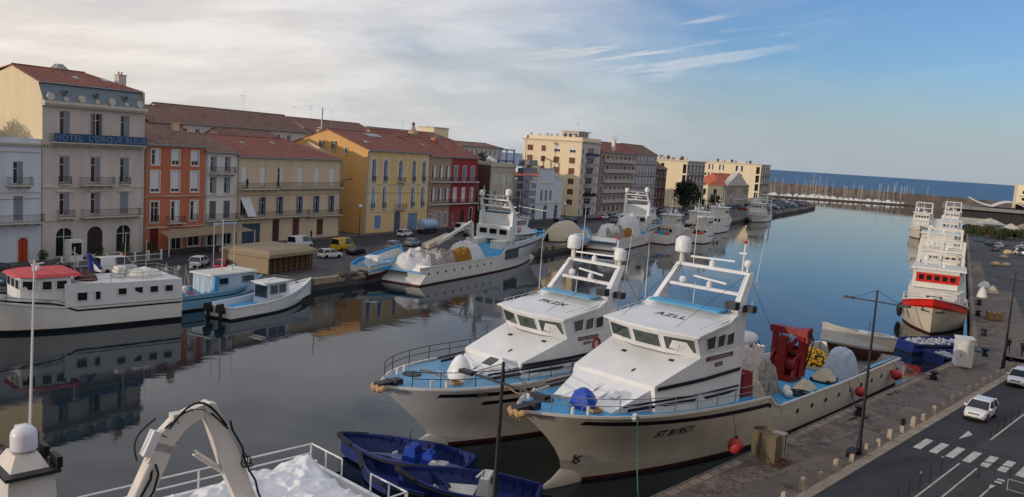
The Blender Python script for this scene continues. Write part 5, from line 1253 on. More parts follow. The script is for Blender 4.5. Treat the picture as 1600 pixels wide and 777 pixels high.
# work deck of boat 1
zd = 1.78
def crane_block(B, x, y, z, s=1.0):
    t = MB(); m = red_p
    t.box(x-.9*s, x+.9*s, y-1.0*s, y+1.0*s, z, z+.4*s, m)
    for sy in (-1, 1):
        t.beam((x-.3, y+sy*1.1*s, z+.4*s), (x-.5, y+sy*1.15*s, z+3.6*s), .42*s, .7*s, m); t.beam((x+.7*s, y+sy*.95*s, z+.3*s), (x-.3*s, y+sy*1.0*s, z+2.4*s), .22*s, .3*s, m)
    t.beam((x-.5, y-1.5*s, z+3.7*s), (x-.5, y+1.5*s, z+3.7*s), .8*s, .5*s, m); t.beam((x-.3, y-1.1*s, z+2.2*s), (x-.3, y+1.1*s, z+2.2*s), .5*s, .35*s, m)
    t.box(x-.75*s, x-.45*s, y-1.05*s, y+1.05*s, z+.4*s, z+2.6*s, m); t.box(x-.2*s, x+.5*s, y-.5*s, y+.2*s, z+.4*s, z+3.3*s, m); t.beam((x+.5*s, y-.9*s, z+.5*s), (x-.2*s, y+.8*s, z+3.4*s), .28*s, .3*s, m); t.box(x-.95*s, x-.2*s, y+1.0*s, y+1.5*s, z+2.9*s, z+4.1*s, m)
    t.build('frame', B); d = MB(); d.bar((x-.2, y-.85*s, z+1.2*s), (x-.2, y+.85*s, z+1.2*s), .55*s, m, 14); d.bar((x-.2, y-.98*s, z+1.2*s), (x-.2, y-.86*s, z+1.2*s), .85*s, m, 18); d.bar((x-.2, y+.86*s, z+1.2*s), (x-.2, y+.98*s, z+1.2*s), .85*s, m, 18); d.build('drum', B, 40)
    h = MB(); h.bar((x+.1, y-.2, z+1.9*s), (x+.4*s, y+.5*s, z+3.6*s), .09, galv, 8); h.bar((x+.1, y+.6, z+2.0*s), (x+.2, y-.5*s, z+3.5*s), .07, steel, 8); h.tube([(x-.6, y+1.4*s, z+3.9*s), (x-.9, y+1.7*s, z+3.2*s), (x-.7, y+1.5*s, z+1.6*s), (x-.2, y+1.2*s, z+.5*s)], .06, rubber); h.build('hydraulics', B)
cr = thing('net_winch', 'tall red hydraulic net winch on the aft deck of the ST 819571 boat', 'net winch', B1.matrix_world @ Vector((0, 0, 0)), 0)
def onboard(name, label, cat, fr_o, rot, x, y, z=0, group=None, r2=0):
    c, s_ = math.cos(rot), math.sin(rot); return thing(name, label, cat, (fr_o[0]+x*c-y*s_, fr_o[1]+x*s_+y*c, z), rot+r2, group)
A1 = math.atan2(d1[1], d1[0]); A2 = math.atan2(d2[1], d2[0])
bpy.data.objects.remove(cr); cr = onboard('net_winch', 'tall red hydraulic net winch on the aft deck of the ST 819571 boat', 'net winch', o1, A1, 14.6, -.6, zd)
crane_block(cr, 0, 0, 0, 1.12)
t = onboard('net_pile', 'pile of white canvas-covered nets behind the wheelhouse of the ST 819571 boat', 'net pile', o1, A1, 21.5, -1.6, zd)
mound((0, 0, 0), 4.2, 2.6, 3.6, mat('off_white_net', C(186, 178, 170), .9, .2, 2.5, bump=.9, bscale=9, dirt=.4), 3, .3, .8).build('cover', t, 60); mound((-1.2, 1.4, 0), 2.6, 1.6, 2.2, net_grey, 5, .35, .8).build('net', t, 60)
t = onboard('rubber_boat', 'white covered inflatable lying on the net pile of the ST 819571 boat', 'inflatable boat', o1, A1, 21.0, -1.9, zd+3.5)
b = MB(); b.ball((0, 0, .45), 1, canvas, 20, 2.7, 1.35, .62); b.build('cover', t, 70)
t = onboard('deck_chest', 'red machinery housing against the wheelhouse back of the ST 819571 boat', 'machinery', o1, A1, 28.9, 2.6, 2.9)
b = MB(); b.box(-.9, .6, -.9, .9, 0, 2.4, red_p, .86); b.lathe((-.95, 0, 1.4), [(.55, 0), (.6, .12)], black_plastic, 14, 'X'); b.build('housing', t); b = MB(); b.bar((-.3, -.7, 2.4), (-.3, .7, 2.4), .14, red_p, 8); b.build('handle_bar', t)
t = onboard('covered_gear', 'beige canvas draped over deck gear beside the gangway break of the ST 819571 boat', 'covered gear', o1, A1, 26.2, 2.5, zd)
mound((0, 0, 0), 1.3, 1.1, 2.6, beige_cloth, 8, .25, .8, flat=.7).build('cover', t, 60); b = MB(); b.box(.9, 2.0, -1.2, .1, .6, 1.8, mat('grey_box', C(110, 110, 120), .6)); b.build('box', t)
t = onboard('gear_pile', 'low white tarpaulin bundle near the red winch on the ST 819571 boat', 'tarpaulin bundle', o1, A1, 12.2, 1.9, zd)
b = MB(); b.box(-1.0, 1.0, -.8, .8, 0, .3, black_plastic); b.build('pallet', t); mound((0, 0, .3), 1.2, 1.0, .8, beige_cloth, 12, .2, 1.1, flat=.9).build('cover', t, 60)
t = onboard('gear_pile', 'flat pale bundle lying directly under the red winch', 'tarpaulin bundle', o1, A1, 15.9, 1.9, zd)
mound((0, 0, 0), 1.5, .8, .7, beige_cloth, 15, .2, 1.1, flat=.9).build('cover', t, 60)
t = onboard('coiled_hoses', 'tangle of dark hoses and bags on the blue deck of the ST 819571 boat', 'hoses', o1, A1, 18.6, 2.6, zd)
b = MB(); [b.ring((random.uniform(-.4, .4), random.uniform(-.3, .3), .08+.07*i), .5+.08*(i % 3), .05, rubber, 'Z', 14, 5) for i in range(5)]; b.tube([(-.5, .2, .08), (-1.6, .7, .06), (-2.4, .3, .06), (-3.4, .8, .06)], .04, rubber); b.build('hose', t); b = MB(); [b.ball((x, y, .35), .42, white_old, 8, 1, .8, .8) for x, y in ((.9, -.6), (1.5, -.1), (.2, -.9))]; b.build('bag', t, 60)
t = onboard('tarp_cone', 'pale blue-white tarpaulin cone standing on the stern deck of the ST 819571 boat', 'tarpaulin', o1, A1, 9.3, 2.1, zd)
mound((0, 0, 0), 1.75, 1.5, 2.5, mat('blue_white_tarp', C(160, 172, 190), .6, .08, 1.5, bump=.4, bscale=3), 21, .12, .7, flat=.42).build('cover', t, 60)
def floats(root, n, rx, ry, h, r=.16, seed=1, m=None):
    rnd = random.Random(seed); b = MB(); m = m or yellow_f
    for i in range(n):
        a = rnd.random()*6.28; q = rnd.random()**.5; x, y = rx*q*math.cos(a), ry*q*math.sin(a); z = h*(1-q**2)*rnd.uniform(.75, 1)+r*.6
        b.ball((x, y, z), r, m if rnd.random() < .92 else net_dark, 6, 1.0, 1.0, 1.0)
    o = b.build('float', root, 60); o['kind'] = 'stuff'; return o
t = onboard('float_line', 'heap of yellow net floats between the red winch and the stern skiff', 'net floats', o1, A1, 6.6, -1.7, zd); mound((0, 0, 0), 2.1, 1.5, 1.1, net_dark, 31, .1, 1).build('net', t, 60); floats(t, 330, 2.1, 1.6, 1.3, .15, 5)
b = MB(); b.grid(lambda u, v: (.5+6.5*u, (H1.hb(.5+6.5*u, 2.5)-.35)*(1)-v*1.1, 2.62-.5*v*v), 12, 4, pale_blue); b.build('stern_apron', B1)
H1.deck(B1, lambda x: 1.80+.0*x, mat('grey_steel_deck', C(120, 124, 128), .5, .15, 1, dirt=.4), .3, 9.5, .16, 'stern_deck')
# gangway gate break with rail behind wheelhouse
rail_mesh([(27.2, 4.25, 3.65), (25.0, 4.3, 1.8)], 1.0, galv, (1., .5), .03, .8).build('stair_rail', B1)
rail_mesh([(27.4, 1.2, zd+1.2), (27.4, -4.0, zd+1.2), (20, -4.1, zd+1.2), (18, -4.0, zd+1.2)], 1.0, iron, (1., .5, .1), .03, 1.2).build('far_rail', B1)
rail_mesh([(16.0, -4.2, 2.6), (15.2, -4.3, 3.6), (13.0, -4.3, 3.6), (12.0, -4.2, 2.6)], .9, iron, (1., .4), .04, .6).build('far_stair_rail', B1)

# --- skiffs (open boats)
def skiff(label, loc, rot, L, B, zg, hullm, inm, bottom, wl=-.25, deckz=.35, name='skiff', cat='skiff', group=None, fender=True, console=None, tilt=(0, 0), consolem=None, ribs=True, engine=False, bowz=1.3, transom=.62, floorm=None):
    root = thing(name, label, cat, loc, rot, group); root.rotation_euler = (tilt[0], tilt[1], rot)
    sheer = lambda x: zg*(1+(bowz-1)*max(0, (x-.45*L)/(.55*L))**1.6)
    stem = lambda z: L-(zg*bowz-z)*.55
    H = Hull(L, B, sheer, stem, .42, 2.4, 1.7, lambda z: 0, transom, zk=wl-.5 if wl > -.5 else wl, top=zg*bowz, flare=.22)
    H.build(root, hullm, bottom, zb=.12)
    H.deck(root, lambda x: deckz+.25*max(0, (x-.6*L)/L), floorm or inm, .15, L-.7, .12, 'floor')
    H.cap(root, inm, .14, .05, x1=L-.15, deckz=lambda x: deckz, im=inm, n=30, name='gunwale')
    if ribs:
        b = MB()
        for i in range(int(L/.6)):
            x = .5+i*.6
            if x > L*.86: break
            for sd_ in (1, -1): y = H.hb(x, sheer(x))-.17; b.beam((x, sd_*y, deckz), (x, sd_*y, sheer(x)-.03), .07, .07, inm)
        b.build('rib', root)
    if fender:
        b = MB()
        for sd_ in (1, -1): b.tube([p+Vector((0, sd_*.06, -.12)) for p in H.edge(0, 0, .0, L-.02, 22, sd_)], .075, rubber, 7)
        b.build('rubber_fender', root); b = MB(); b.tube([p+Vector((.05, 0, -.05)) for p in H.edge(0, 0, L-1.5, L-.05, 7, 1)]+[p+Vector((.05, 0, -.05)) for p in H.edge(0, 0, L-1.5, L-.05, 7, -1)][::-1], .15, rubber, 8); b.build('bow_fender', root)
    if console:
        x, y, w, d, h, cm = console; b = MB(); b.hexa([(x-d/2, y-w/2, deckz), (x+d/2, y-w/2, deckz), (x+d/2, y+w/2, deckz), (x-d/2, y+w/2, deckz)], [(x-d*.42, y-w/2, deckz+h), (x+d*.2, y-w/2, deckz+h), (x+d*.2, y+w/2, deckz+h), (x-d*.42, y+w/2, deckz+h)], cm); b.build('console', root)
        b = MB(); b.ring((x-d*.5, y, deckz+h*.8), .2, .025, black_plastic, 'X', 12, 4); b.build('steering_wheel', root); b = MB(); b.bar((x, y+w*.3, deckz+h), (x-.05, y+w*.3, deckz+h+1.0), .025, black_plastic, 5); b.build('aerial', root)
    return root, H, sheer
def toward(p, q): return math.atan2(q[1]-p[1], q[0]-p[0])
# white/red-bottomed skiff hauled on the stern of boat 1: bow lifted, pointing at camera
a = A1; sk = onboard('x', 'x', 'x', o1, A1, -1.9, 2.0, 2.9); p0 = sk.location.copy(); bpy.data.objects.remove(sk)
s1_, Hs, _ = skiff('white skiff with red-brown bottom hauled up on the stern of the ST 819571 boat', (p0.x, p0.y, 2.6), A1-.45, 8.6, 3.0, 1.5, hull_cream, white_old, antifoul, fender=False, console=(3.2, 0, 1.2, 1.2, 1.3, white), tilt=(0, R(-7)), wl=-.9, bowz=1.35)
# dark blue skiffs floating ahead of the seiners
g = 'dark blue net skiffs below the seiner bows'
pA0, pA1 = (-1.6, 47.6), (-9.9, 50.2); sA, HA, _ = skiff('dark blue skiff with blue wheel box lying farther from the quay', (pA0[0], pA0[1], 0), toward(pA0, pA1), 8.8, 4.1, 1.05, skiff_blue, skiff_blue, black_b, console=(3.9, -.1, 1.1, 1.0, 1.25, tarp_blue), group=g, floorm=mat('pale_worn_deck', C(110, 130, 170), .7, .25, 2.5, dirt=.5), deckz=.2)
b = MB(); b.ball((2.3, .2, .5), .35, white_old, 8); b.box(1.6, 2.2, -.6, .1, .25, .6, canvas); b.build('gear', sA); b = MB(); b.box(2.4, 3.0, -.5, .3, .25, 1.15, tarp_blue); b.bar((2.7, -.1, 1.15), (2.7, -.1, 1.35), .16, tarp_blue, 8); b.build('engine_box', sA)
pB0, pB1 = (2.4, 43.9), (-5.6, 45.3); sB, HB, _ = skiff('dark blue skiff with white console and white floor nearest the quay', (pB0[0], pB0[1], 0), toward(pB0, pB1), 8.2, 3.9, 1.05, skiff_blue, skiff_blue, black_b, console=(3.1, .0, 1.5, .8, 1.45, white_old), group=g, deckz=.2)
b = MB(); b.hexa([(3.7, -1.3, .24), (6.2, -1.1, .24), (6.2, 1.1, .24), (3.7, 1.3, .24)], [(3.7, -1.3, .42), (6.2, -1.1, .36), (6.2, 1.1, .36), (3.7, 1.3, .42)], white_old); b.build('floor_cover', sB); b = MB(); b.beam((3.2, -.4, 1.75), (3.4, .9, 1.78), .12, .05, white_old); b.build('console_shelf', sB)
sC, HC_, _ = skiff('dark blue skiff half hidden between the two other blue skiffs and the tarpaulin', (-3.2, 43.9, 0), toward((-3.2, 43.6), (-8.2, 47.6)), 6.4, 3.2, .8, skiff_blue, skiff_blue, black_b, group=g, deckz=.15)

# --- foreground seiner, stern towards us
of = tuple(FQ.w(-19.9, 8.7))[:2]; af = FQ.a+math.pi; root = thing('fishing_boat', 'white seiner stern with crane and white tarpaulin in the lower left corner', 'fishing boat', (of[0], of[1], 0), af)
H3 = Hull(40, 8.6, lambda x: 2.5, lambda z: 36+z*.5, .55, 2.6, 1.7, lambda z: .1*z, .93); H3.build(root, hull_white, antifoul); H3.deck(root, lambda x: 1.7, deck_blue, .3, 18); H3.cap(root, white, .2, .07, x1=22, deckz=lambda x: 1.7, im=white)
for sd_ in (1, -1): rail_mesh([(x, sd_*(H3.hb(x, 2.5)-.1), 2.55) for x in (19, 16.5, 14, 11.5, 9, 6.5, 4, 2, .4)], 1.0, white, (1.0, .5), .045, 2.4).build('side_rail', root)
rail_mesh([(.35, y, 2.55) for y in (-3.95, -2.6, -1.2)], 1.0, white, (1.,), .045, 1.2).build('stern_rail', root); rail_mesh([(.35, y, 2.55) for y in (1.2, 2.6, 3.95)], 1.0, white, (1.,), .045, 1.2).build('stern_rail', root)
t = onboard('tarpaulin', 'crumpled bright white tarpaulin heaped over the nets on the lower-left boat', 'tarpaulin', of, af, 4.6, .3, 1.8)
def tarp(u, v):
    x, y = -4.1+10.6*u, -4.2+8.4*v; e = min(1, min(u, 1-u)*9)*min(1, min(v, 1-v)*8)
    tri = lambda q: abs((q % 2)-1)
    h = 0.; pk = ((-3.0, -2.6, .75), (1.2, .6, .5), (4.3, -1.6, .4), (-1.5, 2.4, .45), (.2, -2.4, .3))
    n0 = noise.noise(Vector((x*.4, y*.4, 5)))
    for (px_, py_, a_) in pk:
        dx, dy = x-px_, y-py_; r = math.hypot(dx, dy*1.1); th = math.atan2(dy, dx)
        h += a_*math.exp(-r*.75)+.05*a_*tri(th*3.1+n0*1.6+px_)*min(r, 2.5)*math.exp(-r*.25)*2.2+.02*tri(th*7.3+n0*3)*min(r, 1.5)
    h += .25*n0+.20*(1-2.4*abs(noise.noise(Vector((x*.62+y*.4, y*.6-x*.3, 3)))))+.11*(1-2.4*abs(noise.noise(Vector((x*1.1-y*.9, y*.9+x*.5, 13)))))+.025*(1-2*abs(noise.noise(Vector((x*1.9-y*1.6, y*1.6+x, 8)))))
    return (x+.1*noise.noise(Vector((x, y, 20))), y+.1*noise.noise(Vector((x, y, 30))), max(-.02, e**.6*(.85+h)))
b = MB(); b.grid(tarp, 150, 130, tarp_w); b.build('cover', t, 34)
t = onboard('float_line', 'few yellow floats peeping from under the white tarpaulin edge', 'net floats', of, af, 11.4, -1.8, 1.8); mound((0, 0, 0), 1.6, 1.8, 1.3, net_dark, 41, .2, 1).build('net', t, 60); floats(t, 90, 1.6, 1.8, 1.4, .13, 9)
# knuckle-boom crane
cr = onboard('deck_crane', 'white knuckle-boom crane folded over the white tarpaulin at the lower left', 'crane', of, af, 0, 0, 0)
def q2b(x, y): return ((-19.9-x), -(y-8.7))
def cb(p): x, y = q2b(p[0], p[1]); return Vector((x, y, p[2]))
cw = mat('crane_white', C(212, 204, 196), .45, .06, 1, dirt=.25)
J1, JB, J2, J3 = cb((-31.3, 9.0, 3.4)), cb((-29.65, 9.0, 7.1)), cb((-27.95, 9.0, 7.95)), cb((-25.7, 9.0, 2.4))
side = Vector((0, 1, 0)); V_ = Vector
b = MB(); b.bar(cb((-31.5, 9.0, 1.75)), cb((-31.5, 9.0, 3.6)), .5, cw, 14, .42); b.build('pedestal', cr, 40)
# lower boom: straight box, then a curved knee into the elbow
b = MB(); b.beam(J1, J1.lerp(JB, .9), .86, .46, cw, (0, 1, 0), .77, .46)
knee = [J1.lerp(JB, .82), J1.lerp(JB, .95)+V_((-.02, 0, .06)), JB.lerp(J2, .25)+V_((.02, 0, .14)), JB.lerp(J2, .6)+V_((0, 0, .12)), J2+V_((0, 0, -.02))]; wd_ = [.76, .78, .72, .6, .45]
for k in range(4): b.beam(knee[k], knee[k+1], wd_[k], .46+.004*k, cw, (0, 1, 0), wd_[k+1], .46+.004*k)
b.build('main_boom', cr)
b = MB(); b.bar(J1.lerp(JB, .1)+V_((.42, .36, .1)), J1.lerp(JB, .70)+V_((.36, .36, .1)), .15, cw, 10); b.build('lift_cylinder', cr, 40)
b = MB(); b.beam(J2+V_((0, 0, .02)), J2.lerp(J3, .5), .6, .42, cw, (0, 1, 0), .95, .42); b.beam(J2.lerp(J3, .5), J3, .95, .42, cw, (0, 1, 0), .8, .42); b.bar(J2-side*.32, J2+side*.32, .22, cw, 12); b.build('outer_boom', cr)
cy0, cy1 = J1.lerp(JB, .93)+V_((-.42, 0, -.1)), J2.lerp(J3, .55)+V_((.35, 0, -.1)); b = MB(); b.bar(cy0, cy0.lerp(cy1, .4), .06, galv, 8); b.bar(cy0.lerp(cy1, .38), cy1, .13, cw, 10); b.build('hydraulic_cylinder', cr, 40)
b = MB(); b.beam(J1.lerp(JB, .74)+V_((.5, .05, .22)), J1.lerp(JB, .98)+V_((.46, .05, .3)), .34, .4, white, (0, 1, 0)); b.box(*sorted((JB.x-.5, JB.x-.15)), JB.y-.25, JB.y+.2, JB.z+.45, JB.z+.8, white_old); b.build('valve_box', cr)
def arc_pts(p, q, h, n=10, dirv=Vector((0, 0, 1))):
    return [p.lerp(q, i/n)+dirv*h*math.sin(math.pi*i/n) for i in range(n+1)]
b = MB(); S_ = V_((0, .34, 0))
b.tube(arc_pts(JB+S_+V_((.1, 0, .3)), J2.lerp(J3, .16)+S_+V_((-.35, 0, 0)), 1.05, 14), .05, rubber, 6); b.tube(arc_pts(JB+S_*.6+V_((.2, 0, .3)), J2.lerp(J3, .2)+S_*.6+V_((-.4, 0, 0)), .85, 14), .04, rubber, 6)
b.build('hose', cr, 60); b = MB()
b.tube([J2.lerp(J3, t_)+S_*.9+V_((-.54-.07*math.sin(t_*20), 0, .16)) for t_ in (.16, .24, .32, .4, .5, .6, .7, .8, .94)], .05, rubber, 6); b.build('hose', cr, 60); b = MB()
b.tube([J1.lerp(JB, .72)+V_((.2, .42, 0)), J1.lerp(JB, .6)+V_((-.12, .42, 0)), J1.lerp(JB, .42)+V_((-.25, .42, 0)), J1.lerp(JB, .28)+V_((-.1, .42, 0)), J1.lerp(JB, .25)+V_((.15, .42, 0)), J1.lerp(JB, .38)+V_((.22, .42, 0)), J1.lerp(JB, .56)+V_((.12, .42, 0)), J1.lerp(JB, .66)+V_((.25, .42, 0))], .05, rubber, 6); b.build('hose', cr, 60); b = MB()
b.tube(arc_pts(J1.lerp(JB, .7)+V_((.7, -.1, .2)), JB+V_((.45, -.1, .7)), .4, 10, V_((1, 0, .3))), .04, rubber, 6); b.build('hose', cr, 60); b = MB()
for k in range(3): b.ring(J2.lerp(J3, .5+.03*k)+V_((-.55, .25, .15)), .24, .03, rubber, 'XYZ'[k], 10, 4)
b.build('hose', cr, 60)
# mast pylon with radome at the lower left corner
pb_ = cb((-35.5, 7.3, 0)); b = MB(); x, y = pb_.x, pb_.y
b.hexa([(x-1.1, y-1.35, 1.7), (x+1.1, y-1.35, 1.7), (x+1.1, y+1.35, 1.7), (x-1.1, y+1.35, 1.7)], [(x-.7, y-1.0, 7.6), (x+.7, y-1.0, 7.6), (x+.7, y+1.0, 7.6), (x-.7, y+1.0, 7.6)], white_old); b.box(x-.85, x+.85, y-1.2, y+1.2, 7.6, 7.72, steel); b.box(x-.6, x+.6, y-.8, y+.8, 7.72, 8.2, cw, .6); b.build('mast_pylon', root)
radome(root, (x, y+.15, 8.1), .42, .9, mat('radome_white', C(216, 214, 222), .35, .03), stalk=.15)
for dy, nm in ((-.55, 0), (.75, 1)): b = MB(); b.box(x-.92, x-.74, y+dy-.38, y+dy+.38, 7.74, 8.12, black_plastic); b.box(x-.95, x-.92, y+dy-.3, y+dy+.3, 7.8, 8.06, lamp_glass); b.build('floodlight', root)
b = MB(); b.box(x-.9, x-.4, y-1.75, y-1.2, 7.7, 8.35, steel); b.box(x-.7, x-.3, y-1.95, y-1.6, 8.2, 8.5, white_old); b.bar((x-.6, y-1.2, 6.6), (x-.6, y-1.7, 6.6), .04, steel, 5); b.bar((x-.6, y-1.5, 6.4), (x-.6, y-1.5, 6.85), .04, steel, 5); b.build('spotlight', root)
whip(root, (x-.55, y-1.1, 8.0), (x-.75, y-1.25, 14.6), .04, white_old)

# --- west bank seiners
def deck_heap(B, label, o_, a_, x, y, z, rx, ry, h, seed, fl=False):
    t = onboard('net_pile', label, 'net pile', o_, a_, x, y, z); mound((0, 0, 0), rx, ry, h, net_grey, seed, .42, .75, flat=.3).build('net', t, 60); mound((-rx*.2, .3, .15), rx*.8, ry*1.0, h*.98, canvas, seed+3, .30, .95, flat=.3).build('cover', t, 60); return t
oL, eL = FL.w(32.3, -35.0), FL.w(79.3, -33.2); aL = toward(oL, eL)
BL, HL, _, dkL = seiner('big white seiner with brown net pile and white gantry in front of the yellow house', (oL.x, oL.y, 0), aL, 47, 8.6, 34.5, 8.2, 3.3, (5.3, 3.8, 2.6), stern_rake=1.05, gap=False, step=24)
deck_heap(BL, 'brown and grey net pile on the stern of the big white west-bank seiner', oL, aL, 8.2, .2, 1.6, 7.0, 3.7, 2.3, 51)
t = onboard('float_line', 'heap of orange-yellow net floats on the big white west-bank seiner', 'net floats', oL, aL, 13.6, -2.2, 1.8); mound((0, 0, 0), 2.6, 1.5, 2.5, mat('amber_net', C(150, 104, 40), .9, .4, 5, bump=.8), 52, .2, .7).build('net', t, 60); floats(t, 260, 2.6, 1.5, 2.6, .14, 8)
t = onboard('net_pile', 'grey canvas bundle forward of the floats on the big white west-bank seiner', 'net pile', oL, aL, 19.5, .5, 1.8); mound((0, 0, 0), 4.6, 2.9, 2.6, canvas, 57, .25, .7, flat=.36).build('cover', t, 60)
t = onboard('deck_crane', 'white folding crane lying over the nets of the big white west-bank seiner', 'crane', oL, aL, 0, 0, 0)
b = MB(); b.beam((10.5, .5, 4.9), (20.5, .4, 7.8), .4, .45, white_old, (0, 0, 1), .35, .4); b.beam((8.5, 1.2, 4.6), (15, 1.0, 5.9), 1.3, .6, beige_cloth); b.build('boom', t); b = MB(); b.beam((20.5, .4, 7.8), (21.5, .4, 1.8), .5, .6, white_old); b.bar((18, .3, 7.2), (21.2, .3, 5), .14, galv, 8); b.build('column', t); b = MB(); b.tube(arc_pts(Vector((19, .1, 8.2)), Vector((21.6, .1, 7.0)), .8, 8), .08, rubber); b.build('hose', t)
b = MB(); b.box(24.5, 28.5, -3.55, -1.2, 1.8, 4.7, white_old); b.box(24.5, 28.5, 1.2, 3.55, 1.8, 4.7, white_old); [b.box(27.2+0*i, 27.4, -2.6+i*1.9, -1.3+i*1.9, 5.6, 6.4, glass) for i in range(3)]; b.box(27.4, 29, -3.2, 3.2, 4.7, 7.0, white); b.build('aft_house', BL)
b = MB(); [b.box(24.6, 29.4, s_*(HL.hb(27, 3))-.02, s_*(HL.hb(27, 3))+.03, 1.8, 3.6, mat('grey_green_opening', C(74, 82, 82), .7)) for s_ in (1, -1)]; b.build('side_door', BL)
lifebuoy(BL, (30.2, -3.62, 6.4)); 
for z_ in (9.2, 10.2): b = MB(); b.beam((30.5-(z_-9.2)*.9, -3.0, z_), (30.5-(z_-9.2)*.9, 3.0, z_), .4, .18, white); b.build('cross_beam', BL)
b = MB(); b.bar((29.9, -3.4, 10.4), (28.0, -9.5, 10.2), .06, white_old, 6); b.build('boom_spar', BL)
oS, eS = FL.w(101.3, -36.0), FL.w(146, -32.6); aS = toward(oS, eS)
BS, HS, _, _ = seiner('second white west-bank seiner with twin domes in front of the cream apartment block', (oS.x, oS.y, 0), aS, 44.5, 8.6, 31.5, 8.2, 3.2, (5.0, 3.8, 2.6), stern_rake=1.0, gap=False, step=22, detail=False)
deck_heap(BS, 'white and brown net pile on the stern of the second west-bank seiner', oS, aS, 8, 0, 1.8, 4.8, 2.9, 2.9, 61)
t = onboard('float_line', 'brown-yellow float heap on the second west-bank seiner', 'net floats', oS, aS, 12.6, -2.0, 1.8); mound((0, 0, 0), 2.6, 1.5, 2.2, MATS['amber_net'], 63, .2, .7).build('net', t, 60)
t = onboard('tarpaulin', 'white tarpaulin roof over the working deck of the second west-bank seiner', 'tarpaulin', oS, aS, 20, 0, 1.8); mound((0, 0, 0), 5.5, 3.0, 4.6, canvas, 66, .22, .5).build('cover', t, 60)
b = MB(); b.box(22.5, 27, -3.5, 3.5, 2, 6.6, white_old); [b.box(22.4, 22.5, -3+i*1.6, -1.9+i*1.6, 5.3, 6.2, glass) for i in range(4)]; b.build('aft_house', BS)
for z_ in (7.7, 9.0, 10.1): b = MB(); b.beam((27.2-(z_-9.2)*.9, -2.9, z_), (27.2-(z_-9.2)*.9, 2.9, z_), .4, .18, white); b.build('cross_beam', BS)
# light blue skiffs beside their seiners
pk0, pk1 = FL.w(28.8, -31.0), FL.w(39.6, -28.6)
kx, HK, _ = skiff('bright blue and white skiff with white console tied beside the big west-bank seiner', (pk0.x, pk0.y, 1.1), toward(pk0, pk1), 13.4, 5.6, 1.35, white_old, bright_blue, antifoul, fender=False, console=(4.4, 0, 2.0, 2.2, 1.6, white), bowz=1.7, tilt=(0, R(-3)), wl=-.9, deckz=.45)
b = MB(); b.box(.2, 1.0, -.2, .2, -1.2, .2, white_old); b.build('rudder_leg', kx)
pk0, pk1 = FL.w(94.5, -33.4), FL.w(110, -29.0)
kx, HK, _ = skiff('bright blue skiff with white hull by the tarp-covered boat', (pk0.x, pk0.y, .9), toward(pk0, pk1), 14.0, 5.0, 1.4, white_old, bright_blue, antifoul, fender=False, console=(5.0, 0, 2.0, 2.4, 1.6, white), bowz=1.8, tilt=(0, R(-3)), wl=-.9, deckz=.45)
b = MB(); b.box(.2, 1.0, -.2, .2, -1.2, .2, white_old); b.build('rudder_leg', kx)
t = thing('covered_boat', 'boat wrapped in a big beige tarpaulin on the west quay edge', 'covered boat', FL.w(101, -27.5, GZ), FL.a)
b = MB(); b.grid(lambda u, v: (-8+16*u, (v-.5)*8*(1-abs(2*u-1)**2.6*.85), (.2+3.9*(1-abs(2*u-1)**2.2*.55)*(1-abs(2*v-1)**1.5)+.25*noise.noise(Vector((u*22, v*3, 1)))*(1-abs(2*v-1)))), 60, 24, beige_cloth); b.build('cover', t, 40); b = MB(); b.box(-6.5, 6, -1.4, 1.4, -.2, .9, wood, .8); b.build('hull', t)

# --- boat A: white boat with faded red wheelhouse roof
oA = FL.w(-3.1, -31.9); eA = FL.w(-22.4, -26.6); aA = toward(oA, eA)
RA = thing('fishing_boat', 'white boat with faded red wheelhouse roof and dark side stripe moored below the hotel', 'fishing boat', (oA.x, oA.y, 0), aA)
shA = lambda x: 2.35+1.6*max(0, (x-11)/9.)**1.4
HA_ = Hull(20.5, 6.0, shA, lambda z: 18.9+z*.5, .5, 2.8, 1.8, lambda z: 0, .95, top=4.0); HA_.build(RA, hull_white, black_b, zb=.35); HA_.deck(RA, lambda x: shA(x)-.5, white_old, 11, 20.2); HA_.cap(RA, white, .14, .05, x0=11, deckz=lambda x: shA(x)-.5, im=white)
zz_ = lambda x: 1.75+max(0, x-12.5)*.13 if x > 12.5 or x < 11.2 else 1.75
zs = lambda x: (1.95 if x < 10.2 else 1.95+.75*min(1, (x-10.2)/1.6)+.02*max(0, x-11.8)*6)
HA_.stripe(RA, .1, 20.2, lambda x: zs(x)-.12, lambda x: zs(x)+.06, navy); HA_.stripe(RA, .1, 16, lambda x: zs(x)+.30, lambda x: zs(x)+.36, mat('wine_stripe', C(110, 60, 80), .5))
b = MB(); cheeks(b, [(.05, 2.86, 2.3, 2.8, 4.35), (6, 2.98, 2.3, 2.9, 4.35), (11.2, 2.98, 2.3, 2.9, 4.5)], white); b.build('deckhouse', RA)
b = MB(); cheeks(b, [(10.6, 2.7, 2.0, 2.6, 5.15), (13.4, 2.6, 2.2, 2.6, 5.15), (14.7, 2.0, 2.4, 2.1, 5.15)], white); b.build('wheelhouse', RA)
qs = []
